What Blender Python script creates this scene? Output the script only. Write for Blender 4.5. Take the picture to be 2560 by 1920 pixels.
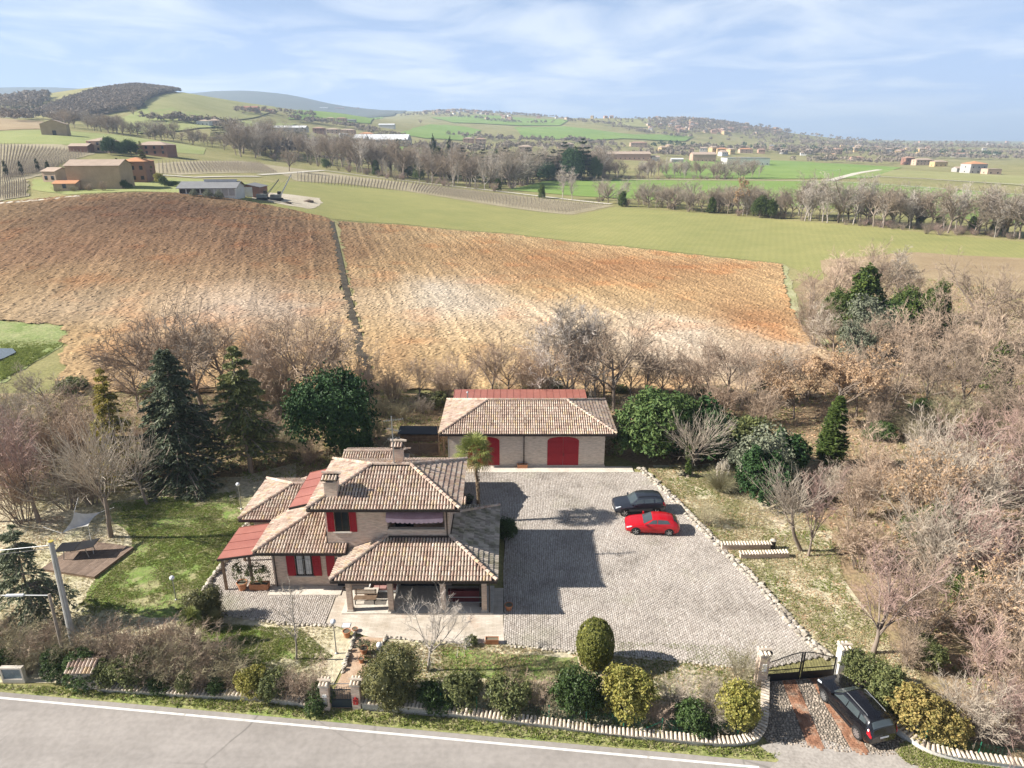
import bpy, math, random
import numpy as np
from mathutils import Vector, Matrix
R = math.radians
scene = bpy.context.scene
for o in list(bpy.data.objects): bpy.data.objects.remove(o)
COL = scene.collection
rng = np.random.default_rng(7); random.seed(7)

# ------------------------------------------------------------------ camera, sky, sun, exposure
CAM_H = 30.0; PITCH = R(19.8); FPX = 1708.0; DS = 2560.0 / 2212.0
CP, SP = math.cos(PITCH), math.sin(PITCH)
cd = bpy.data.cameras.new('camera'); cam = bpy.data.objects.new('camera', cd); COL.objects.link(cam)
cd.sensor_width = 36.0; cd.lens = 36.0 * FPX / 2560.0; cd.clip_start = 0.5; cd.clip_end = 40000
cam.location = (0, 0, CAM_H); cam.rotation_euler = (R(90) - PITCH, 0, 0); scene.camera = cam

SUN_EL = R(34.0); SUN_DIR = (-1.0, -0.07)          # horizontal direction towards the sun
world = bpy.data.worlds.new('World'); scene.world = world; world.use_nodes = True
nt = world.node_tree; nt.nodes.clear()
def wn(t, **k):
    n = nt.nodes.new(t)
    for a, b in k.items(): setattr(n, a, b)
    return n
wo = wn('ShaderNodeOutputWorld'); bg = wn('ShaderNodeBackground'); bg.inputs['Strength'].default_value = 0.05
sky = wn('ShaderNodeTexSky', sky_type='NISHITA', sun_disc=False, sun_elevation=SUN_EL,
         sun_rotation=math.atan2(SUN_DIR[0], SUN_DIR[1]), altitude=150, air_density=1.0, dust_density=0.6, ozone_density=3.0)
tc = wn('ShaderNodeTexCoord'); sep = wn('ShaderNodeSeparateXYZ'); nt.links.new(tc.outputs['Generated'], sep.inputs[0])
def wmath(op, a, b=None):
    n = wn('ShaderNodeMath', operation=op)
    for i, v in enumerate((a, b)):
        if v is None: continue
        if isinstance(v, (int, float)): n.inputs[i].default_value = v
        else: nt.links.new(v, n.inputs[i])
    return n.outputs[0]
zz = wmath('MAXIMUM', wmath('ADD', sep.outputs[2], 0.10), 0.02)
cmb = wn('ShaderNodeCombineXYZ')
nt.links.new(wmath('DIVIDE', sep.outputs[0], zz), cmb.inputs[0]); nt.links.new(wmath('DIVIDE', sep.outputs[1], zz), cmb.inputs[1])
n1 = wn('ShaderNodeTexNoise'); n1.inputs['Scale'].default_value = 1.1; n1.inputs['Detail'].default_value = 9; n1.inputs['Roughness'].default_value = 0.58
n1.inputs['Distortion'].default_value = 0.6
nt.links.new(cmb.outputs[0], n1.inputs['Vector'])
n2 = wn('ShaderNodeTexNoise'); n2.inputs['Scale'].default_value = 0.32; n2.inputs['Detail'].default_value = 3
nt.links.new(cmb.outputs[0], n2.inputs['Vector'])
cl = wmath('ADD', wmath('MULTIPLY', n1.outputs[0], 0.62), wmath('MULTIPLY', n2.outputs[0], 0.48))
ramp = wn('ShaderNodeValToRGB'); ramp.color_ramp.elements[0].position = 0.49; ramp.color_ramp.elements[0].color = (0.0, 0.0, 0.0, 1)
ramp.color_ramp.elements[1].position = 0.63; ramp.color_ramp.elements[1].color = (1, 1, 1, 1)
nt.links.new(cl, ramp.inputs[0])
mixw = wn('ShaderNodeMixRGB'); mixw.inputs[2].default_value = (9.6, 10.0, 10.4, 1)
tint = wn('ShaderNodeMixRGB', blend_type='MULTIPLY'); tint.inputs[0].default_value = 1.0; tint.inputs[2].default_value = (0.46, 0.50, 0.55, 1)
nt.links.new(sky.outputs[0], tint.inputs[1])
# thin milky veil low over the horizon
vr = wn('ShaderNodeMapRange', interpolation_type='SMOOTHSTEP'); vr.inputs['From Min'].default_value = 0.0; vr.inputs['From Max'].default_value = 0.42; vr.inputs['To Min'].default_value = 0.8; vr.inputs['To Max'].default_value = 0.0
nt.links.new(sep.outputs[2], vr.inputs['Value'])
veil = wn('ShaderNodeMixRGB'); veil.inputs[2].default_value = (5.3, 7.1, 10.9, 1)
nt.links.new(vr.outputs[0], veil.inputs[0]); nt.links.new(tint.outputs[0], veil.inputs[1])
# a thin cloud sheet is denser the flatter one looks through it
thin = wmath('DIVIDE', 0.22, wmath('ADD', wmath('MAXIMUM', sep.outputs[2], 0.0), 0.22))
nt.links.new(wmath('MULTIPLY', ramp.outputs[0], thin), mixw.inputs[0]); nt.links.new(veil.outputs[0], mixw.inputs[1])
nt.links.new(mixw.outputs[0], bg.inputs[0]); nt.links.new(bg.outputs[0], wo.inputs[0])

sl = bpy.data.lights.new('sun', 'SUN'); sl.energy = 5.0; sl.angle = R(0.53); sl.color = (1.0, 0.945, 0.86)
so = bpy.data.objects.new('sun', sl); COL.objects.link(so)
_h = math.hypot(*SUN_DIR); sunv = Vector((SUN_DIR[0] / _h * math.cos(SUN_EL), SUN_DIR[1] / _h * math.cos(SUN_EL), math.sin(SUN_EL)))
so.rotation_euler = sunv.to_track_quat('Z', 'Y').to_euler(); so.location = sunv * 200

vs = scene.view_settings
scene.display_settings.display_device = 'sRGB'
vs.view_transform = 'Standard'; vs.look = 'None'; vs.gamma = 1.0; vs.use_curve_mapping = False
vs.exposure = 1.22
cy = scene.cycles
cy.max_bounces = 6; cy.diffuse_bounces = 3; cy.glossy_bounces = 2; cy.transmission_bounces = 3; cy.volume_bounces = 0
cy.transparent_max_bounces = 4; cy.caustics_reflective = False; cy.caustics_refractive = False
cy.use_denoising = True; cy.denoiser = 'OPENIMAGEDENOISE'
# ------------------------------------------------------------------ helpers: terrain heights and pixel <-> ground
_TAB = {  # photo column (2212 px wide) : (distance m, photo row of the ground there) or (distance, 'z', height)
 0:    [(120,'z',1),(198,437),(225,418),(300,350),(380,312),(430,290),(520,268),(700,254),(1000,243),(1500,207),(2200,225),(3300,240),(4500,190),(6500,205)],
 130:  [(120,'z',1),(205,425),(235,408),(300,362),(370,318),(420,295),(520,277),(800,262),(1250,205),(1700,232),(3300,246),(4500,180),(7000,230)],
 250:  [(120,'z',1),(210,418),(240,403),(300,368),(370,325),(430,303),(520,294),(700,264),(1250,180),(1800,225),(3300,246),(4500,190),(7000,240)],
 390:  [(120,'z',1),(220,416),(245,404),(320,366),(400,335),(470,318),(560,306),(700,277),(1250,183),(1700,235),(3300,256),(4500,207),(7000,240)],
 520:  [(120,'z',1),(222,430),(250,416),(330,372),(400,350),(470,337),(600,312),(750,282),(1000,257),(1300,207),(1800,245),(3300,258),(4500,184),(7000,240)],
 620:  [(120,'z',.7),(222,450),(252,427),(340,385),(420,357),(500,347),(700,302),(1000,264),(1350,229),(1800,250),(3300,260),(4500,190),(7000,240)],
 740:  [(120,'z',.5),(222,474),(260,448),(350,396),(420,372),(600,350),(800,317),(1100,287),(1500,236),(2000,258),(3300,264),(4500,228),(7000,260)],
 880:  [(120,'z',.3),(225,487),(280,446),(370,398),(450,387),(700,346),(1000,302),(1500,270),(2200,258),(3500,241),(5000,245)],
 1000: [(120,'z',.2),(228,497),(300,440),(380,405),(500,392),(800,346),(1200,304),(1800,267),(3000,239),(5000,245)],
 1150: [(120,'z',0),(222,510),(300,455),(355,420),(500,392),(800,350),(1200,312),(1800,277),(3000,249),(5000,262)],
 1320: [(120,'z',0),(205,530),(300,458),(320,441),(500,392),(800,352),(1200,322),(1700,289),(2300,256),(3200,265),(6000,284)],
 1500: [(120,'z',0),(190,548),(292,458),(500,395),(800,358),(1300,326),(1800,301),(2400,254),(3200,272),(6000,292)],
 1680: [(120,'z',0),(174,570),(275,473),(500,397),(800,360),(1300,334),(1800,316),(2400,282),(3200,286),(6000,298)],
 1850: [(120,'z',0),(250,488),(500,398),(800,361),(1300,339),(1900,321),(3000,307),(6000,303)],
 2212: [(120,'z',0),(235,507),(500,401),(800,364),(1300,341),(2000,325),(3500,312),(8000,305)],
}
def row_q(yd):
    t = (960 - yd * DS) / FPX
    return (t * CP - SP) / (CP + t * SP)
_xs = sorted(_TAB); _U = np.array([(x - 1106) * DS / FPX * 0.95 for x in _xs])
_LY = np.linspace(math.log(60), math.log(20000), 420)
_cols = []
for x in _xs:
    ys, zs = [60, 95], [0.0, 0.0]
    for e in _TAB[x]:
        ys.append(e[0]); zs.append(e[2] if len(e) == 3 else CAM_H + e[0] * row_q(e[1]))
    ys += [16000, 20000]; zs += [-25.0, -30.0]
    _cols.append(np.interp(_LY, np.log(ys), zs))
_cols = np.array(_cols)
_UG = np.linspace(-0.95, 0.95, 241)
_G = np.array([np.interp(_UG, _U, _cols[:, j]) for j in range(len(_LY))]).T      # [u, y]
def _blur(a, ax, s):
    k = np.exp(-0.5 * (np.arange(-4 * s, 4 * s + 1) / s) ** 2); k /= k.sum(); n = 4 * s
    p = np.pad(a, [(n, n) if i == ax else (0, 0) for i in range(2)], mode='edge')
    return np.apply_along_axis(lambda v: np.convolve(v, k, 'valid'), ax, p)
_G = _blur(_blur(_G, 1, 4), 0, 5)
def _h2(ix, iy, s):
    n = (ix.astype(np.int64) * 374761393 + iy.astype(np.int64) * 668265263 + s * 982451653) & 0xffffffff
    n = ((n ^ (n >> 13)) * 1274126177) & 0xffffffff
    return ((n ^ (n >> 16)) & 0xffff) / 65535.0
def vnoise(x, y, s=0):
    ix, iy = np.floor(x), np.floor(y); fx, fy = x - ix, y - iy
    fx = fx * fx * (3 - 2 * fx); fy = fy * fy * (3 - 2 * fy)
    a, b, c, d = _h2(ix, iy, s), _h2(ix + 1, iy, s), _h2(ix, iy + 1, s), _h2(ix + 1, iy + 1, s)
    return (a * (1 - fx) + b * fx) * (1 - fy) + (c * (1 - fx) + d * fx) * fy
def fbm(x, y, o=4, s=0):
    v, amp, tot = 0, 1.0, 0
    for i in range(o):
        v = v + amp * vnoise(x * 2 ** i + 17.3 * i, y * 2 ** i - 9.1 * i, s + i); tot += amp; amp *= 0.5
    return v / tot
def Hn(x, y):
    x = np.asarray(x, float); y = np.asarray(y, float)
    yy = np.clip(y, 61, 19900); u = np.clip(x / yy, -0.949, 0.949)
    fu = (u + 0.95) / 1.9 * 240; fy = (np.log(yy) - _LY[0]) / (_LY[1] - _LY[0])
    i = np.clip(fu.astype(int), 0, 239); j = np.clip(fy.astype(int), 0, len(_LY) - 2)
    a, b = fu - i, fy - j
    z = (_G[i, j] * (1 - a) + _G[i + 1, j] * a) * (1 - b) + (_G[i, j + 1] * (1 - a) + _G[i + 1, j + 1] * a) * b
    w = np.clip((y - 85) / 30, 0, 1); z = z * w * w * (3 - 2 * w)
    wf = np.clip((y - 500) / 900, 0, 1)
    return z + wf * 14 * (fbm(x / 260, y / 260, 3, 5) - 0.5)
def H(x, y): return float(Hn(np.array([x]), np.array([y]))[0])
def at(xd, yd, z=0.0):
    """photo position (2212 px wide) -> point on the level plane z"""
    q = row_q(yd); Y = (z - CAM_H) / q; zc = Y * CP - (z - CAM_H) * SP
    return Vector(((xd - 1106) * DS / FPX * zc, Y, z))
def atY(xd, Y):
    """photo column at ground distance Y -> point on the terrain"""
    X = (xd - 1106) * DS / FPX * Y * 0.95
    for _ in range(4):
        z = H(X, Y); X = (xd - 1106) * DS / FPX * (Y * CP - (z - CAM_H) * SP)
    return Vector((X, Y, H(X, Y)))
def onH(xd, yd, y0=70.0, y1=9000.0):
    """photo position -> first terrain point the line of sight meets"""
    q = row_q(yd); Ys = np.exp(np.linspace(math.log(y0), math.log(y1), 900))
    Z = CAM_H + q * Ys; X = (xd - 1106) * DS / FPX * (Ys * CP - (Z - CAM_H) * SP)
    h = Hn(X, Ys) - Z; k = np.argmax(h > 0)
    if not h[k] > 0:                                   # just above a crest: take the crest
        k = int(np.argmax(h / Ys)); return Vector((X[k], Ys[k], H(X[k], Ys[k])))
    if k > 0:
        f = -h[k - 1] / (h[k] - h[k - 1] + 1e-9); Y = Ys[k - 1] + f * (Ys[k] - Ys[k - 1])
    else: Y = Ys[0]
    Z = CAM_H + q * Y; x = (xd - 1106) * DS / FPX * (Y * CP - (Z - CAM_H) * SP)
    return Vector((x, Y, H(x, Y)))
def px_m(n, p):
    """metres spanned by n photo pixels (2212 wide) at point p"""
    return n * DS / FPX * (p[1] * CP - (p[2] - CAM_H) * SP)

# ------------------------------------------------------------------ helpers: meshes, objects
def np_mesh(name, V, F, smooth=False, midx=None):
    """V (n,3); F list of (m,k) integer arrays"""
    me = bpy.data.meshes.new(name); V = np.asarray(V, np.float32).reshape(-1, 3)
    F = [np.asarray(f, np.int32) for f in F if len(f)]
    me.vertices.add(len(V)); me.vertices.foreach_set('co', V.ravel())
    nl = sum(f.size for f in F); npol = sum(len(f) for f in F)
    me.loops.add(nl); me.polygons.add(npol)
    me.loops.foreach_set('vertex_index', np.concatenate([f.ravel() for f in F]) if F else np.zeros(0, np.int32))
    tot = np.concatenate([np.full(len(f), f.shape[1], np.int32) for f in F]) if F else np.zeros(0, np.int32)
    st = np.concatenate([[0], np.cumsum(tot)[:-1]]).astype(np.int32) if len(tot) else tot
    me.polygons.foreach_set('loop_start', st); me.polygons.foreach_set('loop_total', tot)
    me.polygons.foreach_set('use_smooth', np.full(npol, bool(smooth)))
    if midx is not None: me.polygons.foreach_set('material_index', np.asarray(midx, np.int32))
    me.update(calc_edges=True); me.validate()
    return me
class MB:
    def __init__(s): s.v = []; s.f = {}; s.n = 0; s.fm = {}
    def add(s, V, F, m=0):
        V = np.asarray(V, float).reshape(-1, 3); F = np.asarray(F, int)
        if F.ndim == 1: F = F.reshape(1, -1)
        s.v.append(V); s.f.setdefault(F.shape[1], []).append(F + s.n); s.fm.setdefault(F.shape[1], []).append(np.full(len(F), m)); s.n += len(V); return s
    def box(s, x0, x1, y0, y1, z0, z1, m=0):
        V = [(x0,y0,z0),(x1,y0,z0),(x1,y1,z0),(x0,y1,z0),(x0,y0,z1),(x1,y0,z1),(x1,y1,z1),(x0,y1,z1)]
        return s.add(V, [(0,3,2,1),(4,5,6,7),(0,1,5,4),(1,2,6,5),(2,3,7,6),(3,0,4,7)], m)
    def obox(s, c, ax, ay, az, m=0):
        """box about centre c with half-axis vectors"""
        c, ax, ay, az = (np.asarray(v, float) for v in (c, ax, ay, az))
        V = [c + a * ax + b * ay + d * az for d in (-1, 1) for a, b in ((-1,-1),(1,-1),(1,1),(-1,1))]
        return s.add(V, [(0,3,2,1),(4,5,6,7),(0,1,5,4),(1,2,6,5),(2,3,7,6),(3,0,4,7)], m)
    def bar(s, a, b, w, h=None, m=0):
        a, b = Vector(a), Vector(b); d = (b - a); L = d.length; d.normalize()
        up = Vector((0, 0, 1)) if abs(d.z) < 0.95 else Vector((0, 1, 0))
        sd = d.cross(up).normalized(); u2 = sd.cross(d)
        return s.obox((a + b) / 2, d * L / 2, sd * w / 2, u2 * (h or w) / 2, m)
    def tube(s, P, Rr, n=8, m=0, cap=True):
        P = [Vector(p) for p in P]; k = len(P)
        if isinstance(Rr, (int, float)): Rr = [Rr] * k
        V = []
        for i in range(k):
            d = (P[min(i + 1, k - 1)] - P[max(i - 1, 0)]).normalized()
            a = d.orthogonal().normalized() if i == 0 else (pa - d * pa.dot(d)).normalized()
            pa = a; b = d.cross(a)
            for j in range(n):
                t = 2 * math.pi * j / n; V.append(P[i] + (a * math.cos(t) + b * math.sin(t)) * Rr[i])
        F = [(i*n+j, i*n+(j+1) % n, (i+1)*n+(j+1) % n, (i+1)*n+j) for i in range(k-1) for j in range(n)]
        base = s.n; s.add(V, F, m)
        if cap:
            s.f.setdefault(n, []).append(np.array([[base + j for j in range(n)][::-1], [base + (k-1)*n + j for j in range(n)]]))
            s.fm.setdefault(n, []).append(np.full(2, m))
        return s
    def lathe(s, prof, n=16, c=(0,0,0), m=0):
        V = [(c[0] + r * math.cos(2*math.pi*j/n), c[1] + r * math.sin(2*math.pi*j/n), c[2] + z) for r, z in prof for j in range(n)]
        F = [(i*n+j, i*n+(j+1) % n, (i+1)*n+(j+1) % n, (i+1)*n+j) for i in range(len(prof)-1) for j in range(n)]
        return s.add(V, F, m)
    def poly(s, V, m=0): return s.add(V, [tuple(range(len(V)))], m)
    def prism(s, pts, z0, z1, m=0):
        n = len(pts); V = [(p[0], p[1], z0) for p in pts] + [(p[0], p[1], z1) for p in pts]
        base = s.n; s.add(V, [(i, (i+1) % n, n+(i+1) % n, n+i) for i in range(n)], m)
        s.f.setdefault(n, []).append(np.array([[base + i for i in range(n)][::-1], [base + n + i for i in range(n)]])); s.fm.setdefault(n, []).append(np.full(2, m))
        return s
    def slab(s, P, t, m=0):
        """thin slab from a planar loop of points, thickness t downwards"""
        n = len(P); P = [Vector(p) for p in P]; V = [p for p in P] + [p - Vector((0, 0, t)) for p in P]
        base = s.n; s.add(V, [(n+i, n+(i+1) % n, (i+1) % n, i) for i in range(n)], m)
        s.f.setdefault(n, []).append(np.array([[base + i for i in range(n)], [base + n + i for i in range(n)][::-1]])); s.fm.setdefault(n, []).append(np.full(2, m))
        return s
    def mesh(s, name, mats, smooth=False):
        ks = list(s.f); F = [np.concatenate(s.f[k]) for k in ks]; mi = np.concatenate([np.concatenate(s.fm[k]) for k in ks])
        me = np_mesh(name, np.concatenate(s.v), F, smooth, mi)
        for m in (mats if isinstance(mats, (list, tuple)) else [mats]): me.materials.append(m)
        return me
    def build(s, name, mats, parent=None, smooth=False, loc=None):
        return link(name, s.mesh(name, mats, smooth), parent, loc)
def link(name, data, parent=None, loc=None, rot=None, scale=None):
    o = bpy.data.objects.new(name, data); COL.objects.link(o)
    if parent: o.parent = parent
    if loc is not None: o.location = loc
    if rot is not None: o.rotation_euler = rot
    if scale is not None: o.scale = scale
    return o
def tag(o, label=None, cat=None, group=None, kind=None):
    if label: o['label'] = label
    if cat: o['category'] = cat
    if group: o['group'] = group
    if kind: o['kind'] = kind
    return o
def thing(name, label, cat, loc=(0,0,0), rz=0.0, group=None, scale=None):
    o = bpy.data.objects.new(name, None); COL.objects.link(o); o.location = loc; o.rotation_euler = (0, 0, rz)
    if scale is not None: o.scale = scale if hasattr(scale, '__len__') else (scale,) * 3
    o.empty_display_size = 0.2
    return tag(o, label, cat, group)
def shade(o):
    o.data.polygons.foreach_set('use_smooth', np.ones(len(o.data.polygons), bool)); return o

# ------------------------------------------------------------------ helpers: materials
def newmat(name):
    m = bpy.data.materials.new(name); m.use_nodes = True; n = m.node_tree; b = n.nodes['Principled BSDF']
    b.inputs['Specular IOR Level'].default_value = 0.25
    return m, n, b
def node(n, t, **k):
    x = n.nodes.new(t)
    for a, b in k.items(): setattr(x, a, b)
    return x
def ramp_node(n, stops, fac):
    r = node(n, 'ShaderNodeValToRGB'); e = r.color_ramp.elements
    while len(e) < len(stops): e.new(0.5)
    for i, (p, c) in enumerate(stops): e[i].position = p; e[i].color = (*c, 1)
    n.links.new(fac, r.inputs[0]); return r.outputs[0]
def mixc(n, kind, fac, a, b):
    x = node(n, 'ShaderNodeMixRGB', blend_type=kind)
    for i, v in enumerate((fac, a, b)):
        if isinstance(v, (int, float)): x.inputs[i].default_value = v
        elif isinstance(v, tuple): x.inputs[i].default_value = (*v, 1) if len(v) == 3 else v
        else: n.links.new(v, x.inputs[i])
    return x.outputs[0]
def mth(n, op, a, b=None, c=None):
    x = node(n, 'ShaderNodeMath', operation=op)
    for i, v in enumerate((a, b, c)):
        if v is None: continue
        if isinstance(v, (int, float)): x.inputs[i].default_value = v
        else: n.links.new(v, x.inputs[i])
    return x.outputs[0]
def noise(n, vec, scale, detail=4, rough=0.55, dist=0.0):
    x = node(n, 'ShaderNodeTexNoise'); x.inputs['Scale'].default_value = scale; x.inputs['Detail'].default_value = detail
    x.inputs['Roughness'].default_value = rough; x.inputs['Distortion'].default_value = dist
    if vec is not None: n.links.new(vec, x.inputs['Vector'])
    return x.outputs[0]
def coords(n, kind):
    if kind == 'world': return node(n, 'ShaderNodeNewGeometry').outputs['Position']
    return node(n, 'ShaderNodeTexCoord').outputs['Object']
def bump(n, b, h, strength, dist=0.05):
    x = node(n, 'ShaderNodeBump'); x.inputs['Strength'].default_value = strength; x.inputs['Distance'].default_value = dist
    n.links.new(h, x.inputs['Height']); n.links.new(x.outputs[0], b.inputs['Normal'])
def mat(name, stops, scale=3.0, rough=0.8, kind='obj', detail=5, bmp=0.0, bscale=None, bdist=0.03, rnd=0.0, isl=0.0, spec=0.25, metal=0.0, fine=0.0):
    """noise-mottled procedural material; rnd / isl vary the tone per object / per loose piece"""
    m, n, b = newmat(name); v = coords(n, kind)
    if isinstance(stops[0], (int, float)): stops = [(0.3, tuple(c * 0.82 for c in stops)), (0.7, tuple(min(1, c * 1.15) for c in stops))]
    c = ramp_node(n, stops, noise(n, v, scale, detail))
    if fine:
        f = noise(n, v, scale * 9, 3); c = mixc(n, 'MULTIPLY', fine, c, ramp_node(n, [(0.3, (0.35,) * 3), (0.65, (1.25,) * 3)], f))
    if rnd:
        r = node(n, 'ShaderNodeObjectInfo').outputs['Random']
        c = mixc(n, 'MULTIPLY', 1.0, c, ramp_node(n, [(0, (1 - rnd,) * 3), (1, (1 + rnd * 0.7,) * 3)], r))
    if isl:
        r = node(n, 'ShaderNodeNewGeometry').outputs['Random Per Island']
        c = mixc(n, 'MULTIPLY', 1.0, c, ramp_node(n, [(0, (1 - isl,) * 3), (1, (1 + isl * 0.8,) * 3)], r))
    n.links.new(c, b.inputs['Base Color']); b.inputs['Roughness'].default_value = rough
    b.inputs['Specular IOR Level'].default_value = spec; b.inputs['Metallic'].default_value = metal
    if bmp: bump(n, b, noise(n, v, bscale or scale * 4, 4), bmp, bdist)
    return m
def leafmat(name, c1, c2, rough=0.55, rnd=0.12, trans=0.25, spec=0.3, scale=1.3):
    """foliage: tone varies leaf by leaf and clump by clump; lets some light through"""
    m, n, b = newmat(name); g = node(n, 'ShaderNodeNewGeometry')
    f = mth(n, 'ADD', mth(n, 'MULTIPLY', g.outputs['Random Per Island'], 0.6), mth(n, 'MULTIPLY', noise(n, coords(n, 'obj'), scale, 3), 0.5))
    c = ramp_node(n, [(0.15, c1), (0.85, c2)], f)
    r = node(n, 'ShaderNodeObjectInfo').outputs['Random']
    c = mixc(n, 'MULTIPLY', 1.0, c, ramp_node(n, [(0, (1 - rnd,) * 3), (1, (1 + rnd,) * 3)], r))
    n.links.new(c, b.inputs['Base Color']); b.inputs['Roughness'].default_value = rough; b.inputs['Specular IOR Level'].default_value = spec
    if trans:
        t = node(n, 'ShaderNodeBsdfTranslucent'); n.links.new(c, t.inputs[0]); mx = node(n, 'ShaderNodeMixShader'); mx.inputs[0].default_value = trans
        n.links.new(b.outputs[0], mx.inputs[1]); n.links.new(t.outputs[0], mx.inputs[2]); n.links.new(mx.outputs[0], n.nodes['Material Output'].inputs[0])
    return m
def plain(name, c, rough=0.5, metal=0.0, spec=0.4, coat=0.0):
    m, n, b = newmat(name); b.inputs['Base Color'].default_value = (*c, 1); b.inputs['Roughness'].default_value = rough
    b.inputs['Metallic'].default_value = metal; b.inputs['Specular IOR Level'].default_value = spec; b.inputs['Coat Weight'].default_value = coat
    v = coords(n, 'obj'); r = noise(n, v, 14, 3)
    n.links.new(mth(n, 'MULTIPLY_ADD', r, 0.25, rough - 0.12), b.inputs['Roughness'])
    n.links.new(mixc(n, 'MULTIPLY', 1.0, (*c, 1), ramp_node(n, [(0.25, (0.86,) * 3), (0.75, (1.1,) * 3)], noise(n, v, 2.5, 4))), b.inputs['Base Color'])
    return m
# ------------------------------------------------------------------ the ground: one sheet to the horizon, fields draped on it
from mathutils.geometry import delaunay_2d_cdt
def inpoly(x, y, P):
    c = np.zeros(x.shape, bool); n = len(P)
    for i in range(n):
        (x0, y0), (x1, y1) = P[i][:2], P[(i + 1) % n][:2]
        if y0 == y1: continue
        c ^= ((y0 > y) != (y1 > y)) & (x < (x1 - x0) * (y - y0) / (y1 - y0) + x0)
    return c
def dens(P, s):
    out = []
    for i in range(len(P)):
        a, b = Vector(P[i][:2]), Vector(P[(i + 1) % len(P)][:2]); k = max(1, int((b - a).length / s))
        out += [a.lerp(b, j / k) for j in range(k)]
    return out
def drape(name, P, m, off=0.05, s=None, kind='structure', wob=0.0):
    """field patch: world polygon P laid on the terrain"""
    P = [Vector(p[:2]) for p in P]; xs = [p.x for p in P]; ys = [p.y for p in P]
    s = s or max(2.0, min(60, 0.02 * sum(ys) / len(ys)))
    B = dens(P, s)
    if wob:
        bx = np.array([b.x for b in B]); by = np.array([b.y for b in B])
        dx = (fbm(bx / (wob * 3), by / (wob * 3), 3, 3) - .5) * wob * 2; dy = (fbm(bx / (wob * 3), by / (wob * 3), 3, 8) - .5) * wob * 2
        B = [b + Vector((dx[i], dy[i])) for i, b in enumerate(B)]
    gx, gy = np.meshgrid(np.arange(min(xs), max(xs), s), np.arange(min(ys), max(ys), s)); gx, gy = gx.ravel(), gy.ravel()
    k = inpoly(gx, gy, [tuple(b) for b in B]); pts = B + [Vector((a, b)) for a, b in zip(gx[k], gy[k])]
    r = delaunay_2d_cdt(pts, [], [list(range(len(B)))], 1, 1e-4)
    v2 = np.array([tuple(v) for v in r[0]]); z = Hn(v2[:, 0], v2[:, 1]) + off
    f = np.array([list(t) for t in r[2] if len(t) == 3])
    if len(f):
        a, b, c = v2[f[:, 0]], v2[f[:, 1]], v2[f[:, 2]]
        fl = ((b - a)[:, 0] * (c - a)[:, 1] - (b - a)[:, 1] * (c - a)[:, 0]) < 0; f[fl] = f[fl][:, ::-1]
    me = np_mesh(name, np.c_[v2, z], [f], True); me.materials.append(m)
    return tag(link(name, me), kind=kind)
def far(*pts): return [onH(*p) for p in pts]
def near(*pts): return [at(*p) for p in pts]
def ribbon(name, C, w, m, off, parent=None, kind='structure'):
    """strip of width w along world points, laid on the terrain"""
    C = [Vector(p[:2]) for p in C]; D = []
    for i in range(len(C) - 1):
        k = max(1, int((C[i+1] - C[i]).length / max(1.0, C[i].y * .01))); D += [C[i].lerp(C[i+1], j / k) for j in range(k)]
    D.append(C[-1]); V, F = [], []
    for i, p in enumerate(D):
        t = (D[min(i+1, len(D)-1)] - D[max(i-1, 0)]).normalized(); nrm = Vector((-t.y, t.x)) * w / 2
        for sgn in (1, -1): q = p + nrm * sgn; V.append((q.x, q.y, H(q.x, q.y) + off))
        if i: F.append((2*i-2, 2*i-1, 2*i+1, 2*i))
    me = np_mesh(name, V, [np.array(F)]); me.materials.append(m); o = link(name, me, parent)
    return tag(o, kind=kind) if not parent else o

def fieldmat(name, c1, c2, sc=0.06, fine=0.5, stripe=0.0, ang=0.0, pitch=3.0):
    m, n, b = newmat(name); v = coords(n, 'world')
    f = mth(n, 'ADD', mth(n, 'MULTIPLY', noise(n, v, sc, 6, 0.6), 0.6), mth(n, 'MULTIPLY', noise(n, v, sc * 9, 4), 0.4))
    c = ramp_node(n, [(0.35, c1), (0.65, c2)], f)
    c = mixc(n, 'MULTIPLY', fine, c, ramp_node(n, [(0.35, (0.45,) * 3), (0.62, (1.25,) * 3)], noise(n, v, 2.2, 6, 0.65)))
    if stripe:
        mp = node(n, 'ShaderNodeMapping'); mp.inputs['Rotation'].default_value = (0, 0, ang); n.links.new(v, mp.inputs[0])
        w = node(n, 'ShaderNodeTexWave', bands_direction='X'); w.inputs['Scale'].default_value = 2 * math.pi / pitch / 20 * 3.18; w.inputs['Distortion'].default_value = 1.5; w.inputs['Detail'].default_value = 3
        n.links.new(mp.outputs[0], w.inputs[0]); c = mixc(n, 'MULTIPLY', stripe, c, ramp_node(n, [(0, (0.6,) * 3), (1, (1.2,) * 3)], w.outputs[0]))
    n.links.new(c, b.inputs['Base Color']); b.inputs['Roughness'].default_value = 0.95; b.inputs['Specular IOR Level'].default_value = 0.1
    bump(n, b, noise(n, v, 1.6, 6, 0.7), 0.5, 0.25)
    return m
M_meadow = fieldmat('meadow', (0.19, 0.19, 0.07), (0.33, 0.29, 0.14), 0.02)
M_wheat = fieldmat('young_wheat', (0.225, 0.235, 0.085), (0.315, 0.295, 0.115), 0.012, 0.25, 0.10, R(20), 6)
M_green = fieldmat('bright_grass', (0.15, 0.235, 0.055), (0.23, 0.31, 0.085), 0.01, 0.3)
M_green2 = fieldmat('pale_grass', (0.22, 0.26, 0.09), (0.32, 0.33, 0.14), 0.012, 0.3)
M_olive = fieldmat('olive_grass', (0.23, 0.24, 0.09), (0.34, 0.32, 0.15), 0.015, 0.4)
M_brownf = fieldmat('brown_stubble', (0.30, 0.22, 0.13), (0.40, 0.31, 0.19), 0.02, 0.3)
M_vine = fieldmat('vineyard_soil', (0.30, 0.26, 0.16), (0.42, 0.36, 0.25), 0.05, 0.45)
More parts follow.
